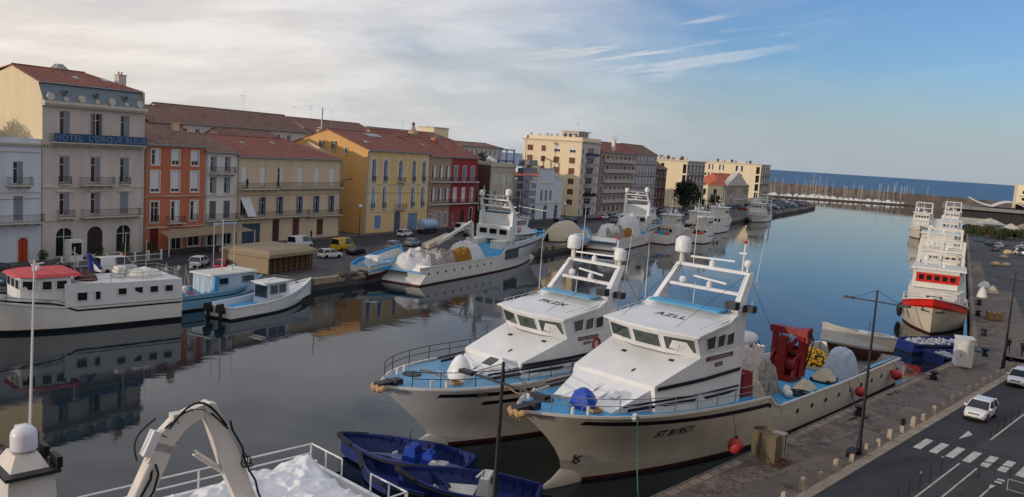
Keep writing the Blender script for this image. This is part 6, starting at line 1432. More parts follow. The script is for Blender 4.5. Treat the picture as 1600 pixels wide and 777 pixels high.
for sd_ in (1, -1):
    for (x0_, x1_, z0_, z1_) in ((1.0, 1.9, 3.1, 3.85), (2.5, 3.4, 3.1, 3.85), (4.0, 4.9, 3.1, 3.85), (5.6, 6.5, 3.1, 3.85), (8.0, 8.6, 2.8, 3.7), (9.2, 10.2, 2.8, 3.7)):
        y = 2.97 if x0_ > 5 else 2.9; q = [(x1_, sd_*y, z0_), (x0_, sd_*y, z0_), (x0_, sd_*y, z1_), (x1_, sd_*y, z1_)]; qs.append(q if sd_ > 0 else [q[1], q[0], q[3], q[2]])
    for (x0_, x1_) in ((10.9, 11.9), (12.2, 13.1)):
        y = 2.66; q = [(x1_, sd_*y, 4.0), (x0_, sd_*y, 4.0), (x0_, sd_*y, 4.9), (x1_, sd_*y, 4.9)]; qs.append(q if sd_ > 0 else [q[1], q[0], q[3], q[2]])
    q = [(14.55, sd_*2.1, 4.0), (13.55, sd_*2.58, 4.0), (13.55, sd_*2.62, 4.95), (14.6, sd_*2.16, 4.95)]; qs.append(q if sd_ > 0 else [q[1], q[0], q[3], q[2]])
for i in range(3): y0_ = -1.9+i*1.3; qs.append([(14.73, y0_, 4.0), (14.73, y0_+1.15, 4.0), (14.73, y0_+1.15, 4.95), (14.73, y0_, 4.95)])
glazing(RA, qs, white, glass)
b = MB(); b.hexa([(9.6, -2.75, 5.2), (13.6, -2.85, 5.2), (13.6, 2.85, 5.2), (9.6, 2.75, 5.2)], [(9.8, -2.5, 5.48), (13.4, -2.5, 5.48), (13.4, 2.5, 5.48), (9.8, 2.5, 5.48)], pink_red); b.hexa([(13.601, -2.85, 5.2), (15.2, -1.9, 5.2), (15.2, 1.9, 5.2), (13.601, 2.85, 5.2)], [(13.401, -2.5, 5.48), (14.9, -1.7, 5.4), (14.9, 1.7, 5.4), (13.401, 2.5, 5.48)], pink_red); b.build('roof', RA)
radar(RA, (12.6, -.3, 5.5), 1.6, .6); b = MB(); b.bar((13.2, .3, 5.45), (13.2, .3, 6.3), .07, white, 6); b.bar((13.2, -.0, 6.3), (13.2, .6, 6.5), .22, galv, 10, .26); b.build('searchlight', RA)
b = MB(); b.bar((9.5, .2, 4.4), (9.5, .2, 7.6), .08, galv, 6); b.bar((9.5, -1, 7.0), (9.5, 1.2, 7.0), .04, galv, 5); b.bar((9.5, .2, 7.4), (11.5, .2, 5.7), .02, galv, 4); b.build('mast', RA); whip(RA, (5.6, 2.0, 4.3), (5.4, 2.0, 9.2)); whip(RA, (3.4, 1.8, 4.3), (3.3, 1.8, 8.4))
b = MB(); b.beam((7.2, -1.9, 4.3), (7.5, -1.9, 6.6), .5, .35, mat('blue_winch', C(34, 56, 128), .5)); b.beam((7.5, -1.9, 6.5), (6.4, -1.7, 5.0), .3, .3, MATS['blue_winch']); b.build('davit', RA)
t = onboard('net_pile', 'clutter of grey gear and an orange rope bundle on the roof of the red-topped boat', 'deck gear', oA, aA, 0, 0, 4.4)
mound((8.6, .6, 0), 1.0, 1.2, .8, mat('rust_rope', C(96, 60, 50), .9, .4, 6), 71, .35, 1.3).build('rope', t, 60); mound((3.0, .3, 0), 1.9, 1.5, .8, white_old, 74, .2, 1.1).build('cover', t, 60); b = MB(); [b.box(5.0-.15*i, 5.8-.15*i, -.9, .4, .0+.35*i, .32+.35*i, white_old) for i in range(3)]; b.build('crate', t)
rail_mesh([(x, s_, 4.4) for x, s_ in ((10.4, 2.6), (7, 2.7), (4, 2.7), (.4, 2.6), (.3, 0), (.4, -2.6), (4, -2.7), (8, -2.7))], .8, galv, (1., .5), .022, 1.2).build('roof_rail', RA)
HA_.text(RA, 'ST 933 065', 17.3, 3.1, .42, 1, black_b, bold=.006); HA_.text(RA, 'ETOILE MED', 13.2, 2.95, .3, 1, black_b)
b = MB(); b.box(16.6, 18.2, -.5, .5, 2.7, 3.2, steel); b.bar((17.4, -.8, 3.2), (17.4, .8, 3.2), .2, steel, 8); [b.bar((16.8+i*.5, .3, 3.1), (16.6+i*.6, .9, 4.1), .03, steel, 4) for i in range(3)]; b.build('windlass', RA)
# blue gill-netter with coloured flags floats
oN, eN = FL.w(-2.6, -29.6), FL.w(15.2, -29.8); aN = toward(oN, eN); RN = thing('fishing_boat', 'pale blue netter with red and white floats on its stern behind the twin-outboard boat', 'fishing boat', (oN.x, oN.y, 0), aN)
shN = lambda x: 1.75+1.3*max(0, (x-7)/9.5)**1.6
HN = Hull(14.4, 4.9, shN, lambda z: 12.9+z*.5, .45, 2.5, 1.8, lambda z: 0, .85, top=3.0); HN.build(RN, pale_blue, black_b); HN.deck(RN, lambda x: 1.0, pale_blue, .2, 13.4); HN.cap(RN, pale_blue, .15, .06, deckz=lambda x: 1.0, im=pale_blue); HN.stripe(RN, .2, 13.6, lambda x: shN(x)-.55, lambda x: shN(x)-.42, navy)
b = MB(); cheeks(b, [(5.6, 1.75, 1.0, 1.7, 3.5), (9.4, 1.85, 1.0, 1.75, 3.5), (11.8, 1.7, 1.4, 1.6, 3.35), (12.6, 1.2, 1.8, 1.1, 2.9)], mat('pale_blue_cabin', C(168, 190, 208), .5, .07, 1, dirt=.2)); b.build('cabin', RN)
b = MB(); b.box(5.2, 12.0, -1.9, 1.9, 3.5, 3.66, white_old, .97); b.build('roof', RN)
qs = []
for (x0_, x1_) in ((6.2, 7.6), (9.6, 11.4)): qs += [[(x1_, 1.84, 2.4), (x0_, 1.84, 2.4), (x0_, 1.8, 3.2), (x1_, 1.8, 3.2)], [(x0_, -1.86, 2.4), (x1_, -1.86, 2.4), (x1_, -1.82, 3.2), (x0_, -1.82, 3.2)]]
glazing(RN, qs, pale_blue, glass)
b = MB(); b.hexa([(5.3, -2.0, 1.0), (5.9, -2.0, 1.0), (5.9, -1.86, 1.0), (5.3, -1.86, 1.0)], [(5.6, -2.0, 3.4), (6.2, -2.0, 3.4), (6.2, -1.86, 3.4), (5.6, -1.86, 3.4)], bright_blue); b.build('side_brace', RN)
b = MB(); b.bar((8.4, .2, 3.6), (8.4, .2, 9.6), .07, trim, 6, .05); b.bar((7.8, 1.0, 3.6), (7.8, 1.0, 9.2), .03, trim, 5); b.bar((9.3, -.7, 3.6), (9.3, -.7, 8.8), .025, trim, 5); b.build('mast', RN); radar(RN, (9.6, 0, 3.6), 1.5, .3)
t = onboard('net_floats', 'red and white round floats piled on the stern of the pale blue netter', 'floats', oN, aN, 1.9, 0, 1.0)
rnd = random.Random(3); 
for i in range(16): b = MB(); b.ball((rnd.uniform(-1.2, 1.6), rnd.uniform(-1.4, 1.4), .45+rnd.random()*.7), .36, orange_f if i % 3 == 0 else white_old, 10); b.build('float', t, 60)
t = onboard('marker_poles', 'bundle of thin dan buoy poles with pale flags on the netter stern', 'marker poles', oN, aN, 3.6, .6, 1.0)
for i in range(9): b = MB(); x_ = -2.2+i*.55; b.bar((x_, rnd.uniform(-.5, .5), 0), (x_-.3, rnd.uniform(-.9, .9), 3.0+rnd.random()), .03, trim, 4); b.box(x_-.5, x_-.1, -.02, .02, 3.2, 3.6, canvas) if i % 3 == 0 else None; b.build('pole', t)
# white open boat with two outboards
oW, eW = FL.w(-.9, -36.6), FL.w(14.0, -35.6); aW = toward(oW, eW); RW = thing('fishing_boat', 'white open boat with two black outboards and small glazed cabin', 'fishing boat', (oW.x, oW.y, 0), aW)
shW = lambda x: 1.35+1.35*max(0, (x-5)/9.8)**1.5
HW = Hull(15, 4.4, shW, lambda z: 13.2+z*.65, .42, 2.3, 1.7, lambda z: 0, .88, top=2.7); HW.build(RW, white, black_b); HW.deck(RW, lambda x: .75, bright_blue, .4, 8.6); HW.deck(RW, lambda x: shW(x)-.12, white, 8.4, 14.7, .05, 'foredeck'); HW.cap(RW, white, .2, .06, deckz=lambda x: min(.75, shW(x)), im=white)
b = MB(); cheeks(b, [(6.4, 1.1, .8, 1.05, 3.1), (9.2, 1.2, 1.2, 1.05, 3.1), (10.0, 1.0, 1.5, .8, 3.0)], white); b.build('cabin', RW); b = MB(); b.box(6.1, 9.9, -1.3, 1.3, 3.12, 3.24, white); b.build('roof', RW); 
glazing(RW, [[(7.8, 1.16, 1.9), (6.6, 1.13, 1.9), (6.6, 1.1, 2.9), (7.8, 1.1, 2.9)], [(9.2, 1.16, 1.9), (8.0, 1.16, 1.9), (8.0, 1.1, 2.9), (9.2, 1.1, 2.9)], [(6.6, -1.13, 1.9), (7.8, -1.16, 1.9), (7.8, -1.1, 2.9), (6.6, -1.1, 2.9)], [(8.0, -1.16, 1.9), (9.2, -1.16, 1.9), (9.2, -1.1, 2.9), (8.0, -1.1, 2.9)], [(6.37, .9, 1.5), (6.37, -.9, 1.5), (6.37, -.9, 2.9), (6.37, .9, 2.9)]], shut_blue, glass_g)
for y_ in (-.85, .85):
    b = MB(); b.hexa([(-1.1, y_-.28, .9), (-.2, y_-.26, .9), (-.2, y_+.26, .9), (-1.1, y_+.28, .9)], [(-.95, y_-.22, 1.75), (-.3, y_-.2, 1.8), (-.3, y_+.2, 1.8), (-.95, y_+.22, 1.75)], black_plastic); b.box(-.75, -.4, y_-.1, y_+.1, -.5, .9, steel); b.box(-.4, .1, y_-.15, y_+.15, .7, 1.1, steel); b.build('outboard_motor', RW)
b = MB(); b.lathe((12.4, .0, 2.45), [(.2, 0), (.22, .1)], black_plastic, 12); b.build('deck_hatch', RW); rail_mesh([(6.6, -1, 3.24), (9.6, -1, 3.24), (9.6, 1, 3.24), (6.6, 1, 3.24)], .35, galv, (1.,), .02, 1).build('roof_rail', RW)

# --- trawlers: raised bow, forward wheelhouse, stern gantry
def trawler(label, loc, rot, L, B, topm=white, bandm=None, housem=white_old, winm=None, number=None, zb_=4.4, gant=True, det=True, hullm=None, scale=1., group=None, redtop=False, bottom=antifoul, mz=0, full=2.9):
    T = thing('trawler', label, 'trawler', loc, rot, group)
    sheer = lambda x: 2.3+(zb_-2.3)*max(0, (x-L*.35)/(L*.65))**1.5; stem = lambda z: L-(zb_-z)*.62
    H = Hull(L, B, sheer, stem, .45, full, 1.9, lambda z: 0, .92, top=zb_, flare=.1); H.build(T, hullm or hull_white, bottom, band=8 if bandm else None, bandm=bandm); H.deck(T, lambda x: sheer(x)-.9, mat('grey_steel_deck', C(120, 124, 128), .5), .2, L-.4)
    H.cap(T, white_old, .15, .07, deckz=lambda x: sheer(x)-.9, im=bandm or white_old); xw = L*.62; d0 = sheer(xw)-.9
    b = MB(); hw = B*.40; cheeks(b, [(L*.34, hw, sheer(L*.34)-.9, hw, 5.2+mz), (xw, hw, d0, hw, 5.2+mz), (xw+2.6, hw*.8, d0+.2, hw*.75, 4.8+mz)], housem); b.build('deckhouse', T)
    zz = 5.15+mz; b = MB(); cheeks(b, [(L*.42, hw*.85, zz, hw*.82, zz+2.5), (xw, hw*.9, zz, hw*.88, zz+2.5), (xw+.9, hw*.72, zz, hw*.74, zz+2.5)], housem); b.build('wheelhouse', T)
    b = MB(); b.box(L*.40, xw+1.3, -hw*.98, hw*.98, zz+2.5, zz+2.72, housem, .97); b.build('roof', T)
    if winm: w = MB(); w.slab((xw+.95, -hw*.76, zz+.75), (.0, hw*1.52, 0), (0, 0, 1.25), (.03, 0, 0), winm); w.build('window_band', T)
    qs = []
    for i in range(5): y = -hw*.68+i*hw*.275; qs.append([(xw+.985, y, zz+1.0), (xw+.985, y+hw*.22, zz+1.0), (xw+.985, y+hw*.22, zz+1.8), (xw+.985, y, zz+1.8)])
    for sd_ in (1, -1):
        for i in range(3): xa = xw-.5-i*1.3; q = [(xa, sd_*(hw*.9+.01), zz+1.0), (xa-1.0, sd_*(hw*.9+.01), zz+1.0), (xa-1.0, sd_*(hw*.89+.01), zz+1.8), (xa, sd_*(hw*.89+.01), zz+1.8)]; qs.append(q if sd_ > 0 else [q[1], q[0], q[3], q[2]])
    glazing(T, qs, winm or housem, glass)
    if gant:
        for sd_ in (1, -1): b = MB(); b.beam((L*.40, sd_*hw*.85, 4), (L*.36, sd_*hw*.8, 11+mz), .6, .35, housem, (0, 1, 0)); b.build('mast_leg', T)
        for z in (9.2, 11): b = MB(); b.beam((L*.36+(11-z)*.18, -hw*.85, z+mz), (L*.36+(11-z)*.18, hw*.85, z+mz), .6, .3, housem); b.build('cross_beam', T)
        for sd_ in (1, -1): b = MB(); b.beam((1.2, sd_*B*.38, 1.8), (.6, sd_*B*.34, 7.6), .4, .4, housem); b.build('gantry_leg', T)
        b = MB(); b.beam((.6, -B*.38, 7.6), (.6, B*.38, 7.6), .5, .4, housem); b.build('gantry_beam', T)
    b = MB(); b.bar((L*.5, 0, zz+2.7), (L*.5, 0, zz+6.2), .08, white, 6, .05); b.bar((L*.5, -.8, zz+4.6), (L*.5, .8, zz+4.6), .04, white, 5); b.build('mast', T); radar(T, (L*.56, .6, zz+2.72), 1.8, .9)
    radome(T, (L*.47, -hw*.5, zz+2.7), .35, .75, stalk=.5)
    rn_ = random.Random(int(L*100+B*10+mz*7+loc[0])); H.stripe(T, L*.3, L*.97, lambda x: sheer(x)-.75, lambda x: sheer(x)-.5, navy) if not bandm else None
    for i in range(5): a_ = rn_.uniform(.36, .6)*L; yy = rn_.uniform(-.8, .8)*hw; whip(T, (a_, yy, zz+2.6), (a_+rn_.uniform(-.3, .3), yy, zz+rn_.uniform(4.5, 8)), .025)
    for i in range(5): b = MB(); a_ = rn_.uniform(.08, .33)*L; yy = rn_.uniform(-.7, .7)*hw; s_ = rn_.uniform(.5, 1.1); b.box(a_-s_, a_+s_, yy-s_*.8, yy+s_*.8, 1.4, 1.6+rn_.uniform(.6, 1.8), rn_.choice([white_old, net_grey, steel, bright_blue, canvas]), .9); b.build('deck_box', T)
    for i in range(4): b = MB(); yy = -hw*.6+i*hw*.4; b.box(L*.34-.03, L*.34-.0, yy, yy+.7, 3.6+mz, 4.4+mz, glass); b.build('rear_window', T)
    b = MB(); b.box(L*.36, L*.41, -hw*.6, hw*.6, zz, zz+1.2, white_old); b.bar((L*.37, 0, zz), (L*.35, 0, zz+4), .25, white_old, 8); b.build('funnel', T)
    rp = [p for p in H.edge(.1, .12, L*.66, L-1.1, 14, 1)]; rn = [p for p in H.edge(.1, .12, L*.66, L-1.1, 14, -1)]
    rail_mesh(rp+rn[::-1], .9, white_old, (1., .5), .03, 1.5).build('bow_rail', T)
    if det:
        b = MB(); b.box(L-2.6, L-1.8, -.6, .6, zb_-.9, zb_-.1, white_old); b.bar((L-2.2, -.9, zb_-.2), (L-2.2, .9, zb_-.2), .2, steel, 8); b.build('windlass', T)
        for sd_ in (1, -1): b = MB(); x = L-2.0; z = zb_-1.55; b.beam((x, sd_*(H.hb(x, z)+.05), z-.45), (x, sd_*(H.hb(x, z)+.1), z+.5), .12, .12, steel); b.beam((x-.5, sd_*(H.hb(x-.5, z-.4)+.06), z-.4), (x+.5, sd_*(H.hb(x+.5, z-.4)+.06), z-.4), .1, .14, steel); b.build('anchor', T)
        for k in range(3): b = MB(); x = L*.45+k*2.6; b.lathe((x, -H.hb(x, 2)-.35, 1.4), [(.1, -.6), (.32, -.3), (.35, 0), (.3, .35), (.1, .55)], rubber, 8); b.bar((x, -H.hb(x, 2)-.3, 1.9), (x, -H.hb(x, 2)-.02, sheer(x)), .03, rubber, 4); b.build('fender', T)
    if number:
        for sd_ in (1, -1): H.text(T, number, L-3.3, zb_-1.25, .5, sd_, steel, bold=.01)
    return T
pr = FR.w(35.5, 4.45); trawler('white trawler with red bow band and red wheelhouse windows, bow towards the camera', (pr.x, pr.y, 0), FR.a+math.pi, 26.5, 8.5, zb_=5.0, full=5.0, bandm=red_b, winm=red_b, number='ST 8957', hullm=hull_cream)
specs = [(66, 4.6, 28, 8.0, 'white trawler moored directly behind the red-banded trawler', dict(mz=.2, housem=mat('cream_cabin', C(214, 206, 188), .5, .06, 1, dirt=.2))), (97, 5.8, 29, 8.9, 'second white trawler behind the red-banded one, with tall gantry', dict(mz=1.3, bandm=pale_blue)), (127, 4.4, 24, 7.0, 'third white trawler in the row along the east quay', dict(mz=-.7, housem=mat('bluish_cabin', C(170, 186, 200), .5, .06, 1, dirt=.25))), (160, 5.0, 28, 8.0, 'white trawler fourth in the east quay row near the hangar', dict(mz=1.2)),
         (218, 13.5, 24, 7.6, 'far trawler with cream bow sticking out beyond the east quay row', dict(hullm=hull_cream, mz=.6)), (252, 5.0, 26, 7.8, 'farthest white trawler of the east quay row beside the hangar', dict(mz=.8))]
specs[1][5]['gant'] = False; specs[3][5]['gant'] = False
for x_, y_, L_, B_, lab, k in specs: p = FR.w(x_, y_); trawler(lab, (p.x, p.y, 0), FR.a+math.pi, L_, B_, det=False, **k)
t = FR.w(60, 1)
# black tyres hanging off the canal side of the red trawler
specs = [(128, -39.5, 17, 5.8, 1, 'small white trawler with red deck gear beside the second seiner', dict(gant=False, mz=-1.0)), (150, -39.5, 18, 6.0, 1, 'white trawler with navy stripe left of the mast row', dict(gant=False, mz=-.9)), (176, -37.5, 22, 6.6, 1, 'white trawler lying farthest out from the west quay', dict(gant=False, mz=-.6)), (262, -34.5, 21, 6.8, -1, 'lone white trawler by the quay corner before the mole', dict(mz=-1.0)), (140, -45.0, 14, 4.6, 1, 'low white boat with red cover moored outside the small trawlers', dict(gant=False, mz=-1.4)), ]
for x_, y_, L_, B_, sgn, lab, k in specs:
    p = FL.w(x_, y_); T = trawler(lab, (p.x, p.y, 0), FL.a+(0 if sgn > 0 else math.pi), L_, B_, det=False, zb_=3.8, **k)
    m = MB(); m.box(L_*.08, L_*.24, -B_*.25, B_*.25, 1.5, 2.6, red_b if 'red' in lab else white_old); m.build('deck_gear', T)

# --- barges with white jars of floats (blue rafts at the bend)
for (x_, y_, lab, sd) in ((-7.3, 3.6, 'blue work boat filled with white floats next to the white booth', 1), (-2.2, 6.8, 'blue work boat filled with white floats nearer the red trawler bow', 2)):
    p = FR.w(x_, y_); T, Hh, _ = skiff(lab, (p.x, p.y, 0), FR.a-.9 if sd == 1 else FR.a-.8, 10.5, 4.4, 1.15, skiff_blue, skiff_blue, black_b, group='blue work boats with white floats', fender=True, ribs=False, deckz=.3, bowz=1.1, transom=.8)
    p2 = T.matrix_world; F = thing('float_load', 'white plastic floats heaped in the ' + ('blue boat beside the booth' if sd == 1 else 'blue boat below the red trawler bow'), 'floats', T.location, T.rotation_euler.z, 'heaps of white floats')
    b = MB(); rnd = random.Random(sd)
    for i in range(380):
        u = rnd.random(); x = .7+u*7.6; w = max(.2, Hh.hb(x, .8)-.55); y = rnd.uniform(-w, w)
        if int((x-.7)/2.6) != int((x-.7+.35)/2.6): continue
        b.ball((x, y, .55+rnd.random()*.55), .23, mat('float_white', C(160, 164, 172), .5, .25, 4), 6)
    o = b.build('float', F, 60); o['kind'] = 'stuff'
    b = MB(); [b.box(x-.08, x+.08, -Hh.hb(x, .9)+.2, Hh.hb(x, .9)-.2, .3, 1.18, skiff_blue) for x in (.5, 3.2, 5.8, 8.3)]; b.build('partition', T)
# --- sailing boats of the marina
def sail_proto():
    t = thing('sailing_boat', 'x', 'sailing boat', (0, 0, -50), 0); sh_ = lambda x: .95+.35*(x/10)**1.5; H = Hull(10.5, 3.2, sh_, lambda z: 9.4+z*.9, .4, 2.1, 1.7, lambda z: 0, .8, top=1.3)
    H.build(t, white, navy, na=4, nf=7); H.deck(t, lambda x: sh_(x), white_old, .1, 10, .03, n=8); b = MB(); b.box(2.8, 7.0, -1.0, 1.0, .95, 1.65, white, .85); b.build('cabin', t)
    b = MB(); b.bar((5.6, 0, 1.0), (5.6, 0, 14.5), .11, trim, 5, .08); b.bar((5.6, 0, 2.2), (1.8, 0, 2.2), .14, canvas, 5); b.bar((5.6, -1.0, 9.5), (5.6, 1.0, 9.5), .04, trim, 4); b.bar((5.6, 0, 14.4), (10.0, 0, 1.3), .035, trim, 4); b.build('mast', t); return t
sp = sail_proto(); rnd = random.Random(11); first = True; nb = 0
for row in range(3):
    for i in range(26):
        u = (i+rnd.uniform(-.3, .3))/26; base = pa.lerp(pb, u); off = 9+row*19+rnd.uniform(-3, 3)
        if rnd.random() < .18: continue
        nd = Vector((-(pb-pa).y, (pb-pa).x, 0)).normalized(); nd = nd if nd.y > 0 else -nd; p = base+nd*off; s = rnd.choice((.75, .9, 1.0, 1.1, 1.25)); rot = math.atan2(nd.y, nd.x)+(math.pi if row % 2 else 0)+rnd.uniform(-.08, .08)
        T = sp if first else copy_tree(sp); first = False; T.location = (p.x, p.y, 0); T.rotation_euler = (0, 0, rot); T.scale = (s, s, s*rnd.uniform(.7, 1.05))
        T['label'] = 'white sailing boat with bare mast in the far marina'; T['group'] = 'sailing boats in the far marina'; nb += 1
# small motor boats along the pontoon
mp = thing('motor_boat', 'x', 'motor boat', (0, 0, -50), 0); Hm = Hull(7.5, 2.6, lambda x: .9+.05*x, lambda z: 6.6+z*.7, .4, 2.2, 1.7, lambda z: 0, .9, top=1.25); Hm.build(mp, white, navy, na=4, nf=6); Hm.deck(mp, lambda x: .8, white_old, .1, 7, .05, n=6); b = MB(); b.box(2.6, 5.2, -.9, .9, .8, 1.9, white, .7); b.box(3.0, 5.0, -.75, .75, 1.9, 1.96, white_old); b.build('cabin', mp)
for i in range(44):
    u = (i+rnd.uniform(-.25, .25))/44; base = pa.lerp(pb, u); nd = Vector((-(pb-pa).y, (pb-pa).x, 0)).normalized(); nd = nd if nd.y > 0 else -nd
    p = base+nd*(5.5+rnd.uniform(0, 1.5)); T = mp if i == 0 else copy_tree(mp); s = rnd.uniform(.8, 1.4); T.location = (p.x, p.y, 0); T.rotation_euler = (0, 0, math.atan2(nd.y, nd.x)+rnd.uniform(-.1, .1)); T.scale = (s, s, s)
    T['label'] = 'small white motor boat tied along the far marina pontoon'; T['group'] = 'motor boats along the far pontoon'
# ================================================================== VEHICLES
def car(label, loc, rot, paint, kind='hatch', detail=True, group=None, cat='car', s=1.0):
    root = thing('parked_car' if group else 'car', label, cat, loc, rot, group, scale=s if s != 1 else None)
    if kind == 'hatch': L, Wd, zt = 3.9, 1.66, 1.43; st = [(-.0, .32, .62, .55), (.12, .22, .74, .70), (.5, .2, .92, .80), (1.0, .2, .94, .83), (2.2, .2, .92, .83), (2.75, .2, .90, .83), (3.3, .2, .82, .80), (3.7, .24, .72, .72), (3.88, .32, .58, .55)]; cab = (.12, .55, 2.15, 2.95)
    elif kind == 'van': L, Wd, zt = 4.8, 1.85, 2.05; st = [(0, .3, 1.0, .86), (.1, .22, 1.1, .92), (2.4, .2, 1.12, .93), (3.6, .2, 1.1, .92), (4.2, .22, .98, .88), (4.65, .26, .84, .8), (4.8, .34, .62, .66)]; cab = (.05, .12, 3.35, 4.15)
    else: L, Wd, zt = 4.3, 1.72, 1.45; st = [(0, .34, .68, .6), (.12, .22, .86, .74), (.6, .2, .94, .84), (1.6, .2, .93, .86), (2.6, .2, .91, .86), (3.2, .2, .86, .84), (3.9, .22, .76, .78), (4.2, .3, .6, .62)]; cab = (.35, .95, 2.2, 3.05)
    b = MB(); off = L/2
    def ring_(x, zb, zt_, w): return [(x-off, -w*.9, zb), (x-off, -w, zb+.16), (x-off, -w, (zb+zt_)*.55), (x-off, -w*.95, zt_-.04), (x-off, -w*.78, zt_), (x-off, 0, zt_+.03), (x-off, w*.78, zt_), (x-off, w*.95, zt_-.04), (x-off, w, (zb+zt_)*.55), (x-off, w, zb+.16), (x-off, w*.9, zb)]
    rs = [ring_(*q) for q in st]; n = len(rs[0]); k0 = len(b.v); mi = b.idx(paint)
    for r in rs: b.v += r
    for i in range(len(rs)-1):
        for j in range(n-1): a = k0+i*n+j; b.f.append((a, a+n, a+n+1, a+1)); b.mi.append(mi)
        a = k0+i*n; b.f.append((a, a+n-1, a+2*n-1, a+n)); b.mi.append(mi)
    b.f.append(tuple(k0+j for j in range(n))); b.mi.append(mi); b.f.append(tuple(k0+(len(rs)-1)*n+j for j in range(n))[::-1]); b.mi.append(mi)
    body = b.build('body', root, 40, normals=True)
    rb0, rt0, rt1, rb1 = [c-off for c in cab]; hw, ht = Wd/2*.95, Wd/2*.78; zb = .90 if kind != 'van' else 1.08
    g = MB(); g.hexa([(rb0, -hw, zb), (rb1, -hw, zb), (rb1, hw, zb), (rb0, hw, zb)], [(rt0, -ht, zt-.05), (rt1, -ht, zt-.05), (rt1, ht, zt-.05), (rt0, ht, zt-.05)], glass); g.build('glass', root)
    c = MB(); c.hexa([(rt0-.03, -ht-.02, zt-.07), (rt1+.05, -ht-.02, zt-.07), (rt1+.05, ht+.02, zt-.07), (rt0-.03, ht+.02, zt-.07)], [(rt0+.12, -ht+.1, zt), (rt1-.1, -ht+.1, zt), (rt1-.1, ht-.1, zt), (rt0+.12, ht-.1, zt)], paint)
    mid = rt0*.45+rt1*.55
    for sy in (-1, 1):
        for (x0, x1, w) in ((rb0, rt0, .12), (rb1, rt1, .08), (mid, mid, .08)): c.beam((x0, sy*(hw+.005), zb-.02), (x1, sy*(ht+.005), zt-.04), w, .05, paint, (0, 1, 0))
        if kind == 'van': c.hexa([(rb0-.02, sy*(hw+.01)-.02, zb-.02), (mid-.1, sy*(hw+.01)-.02, zb-.02), (mid-.1, sy*(hw+.01)+.02, zb-.02), (rb0-.02, sy*(hw+.01)+.02, zb-.02)], [(rt0-.02, sy*(ht+.01)-.02, zt-.03), (mid-.1, sy*(ht+.01)-.02, zt-.03), (mid-.1, sy*(ht+.01)+.02, zt-.03), (rt0-.02, sy*(ht+.01)+.02, zt-.03)], paint)
    c.build('roof', root)
    for x in (.78-off, L-.82-off):
        for sy in (-1, 1):
            w = MB(); w.bar((x, sy*(Wd/2-.2), .3), (x, sy*(Wd/2+.015), .3), .3, tyre_m, 14); wo = w.build('wheel', root)
            if detail: r = MB(); r.bar((x, sy*(Wd/2+.0), .3), (x, sy*(Wd/2+.03), .3), .18, rim_m, 12); r.build('rim', wo)
    if detail:
        fx = L/2
        for sy in (-1, 1):
            h = MB(); h.hexa([(fx-.36, sy*.60-.17, .56), (fx-.04, sy*.56-.14, .56), (fx-.07, sy*.56+.14, .56), (fx-.3, sy*.60+.17, .56)], [(fx-.5, sy*.60-.15, .73), (fx-.19, sy*.56-.12, .71), (fx-.22, sy*.56+.12, .71), (fx-.48, sy*.60+.15, .73)], lamp_glass); h.build('headlight', root)
            h = MB(); h.box(-fx-.01, -fx+.12, sy*.66-.1, sy*.66+.1, .62, .86, red_p); h.build('tail_light', root)
            h = MB(); h.box(rb1-.2, rb1-.06, sy*(hw+.1)-.1, sy*(hw+.1)+.1, .93, 1.06, paint); h.build('mirror', root)
        h = MB(); h.box(fx-.22, fx-.02, -.38, .38, .56, .66, black_plastic); h.box(fx-.12, fx+.02, -.5, .5, .26, .38, black_plastic); h.build('grille', root)
        h = MB(); h.box(fx-.01, fx+.03, -.25, .25, .42, .52, white); h.build('number_plate', root)
        h = MB()
        for x in (.78-off, L-.82-off):
            for sy in (-1, 1): h.bar((x, sy*(Wd/2-.12), .31), (x, sy*(Wd/2+.004), .31), .36, black_plastic, 16)
        h.build('wheel_arch', root)
    return root
P_ = lambda n, c, **k: mat('car_'+n, C(*c), .25, .03, 1, spec=.6, **k)
cw_ = P_('white', (214, 214, 214)); cdk = P_('black', (28, 30, 36)); cbl = P_('blue', (52, 84, 112)); csl = P_('silver', (150, 154, 160)); cye = P_('yellow', (198, 160, 44)); cmg = P_('crimson', (164, 34, 72)); cgr = P_('grey', (88, 92, 98)); crd = P_('red', (150, 30, 30))
def carF(fr_, label, x, y, ang, paint, kind='hatch', **k): p = fr_.w(x, y, GZ+k.pop('dz', .0)); return car(label, p, fr_.a+ang, paint, kind, **k)
PI = math.pi
carF(FQ, 'white hatchback driving towards the zebra crossing', 27.2, -7.55, PI, cw_)
carF(FQ, 'white hatchback cut by the right edge of the picture', 42.6, -7.0, PI, cw_)
carF(FR, 'white van parked on the far apron at the right edge', 80, -11.2, .4, cw_, 'van')
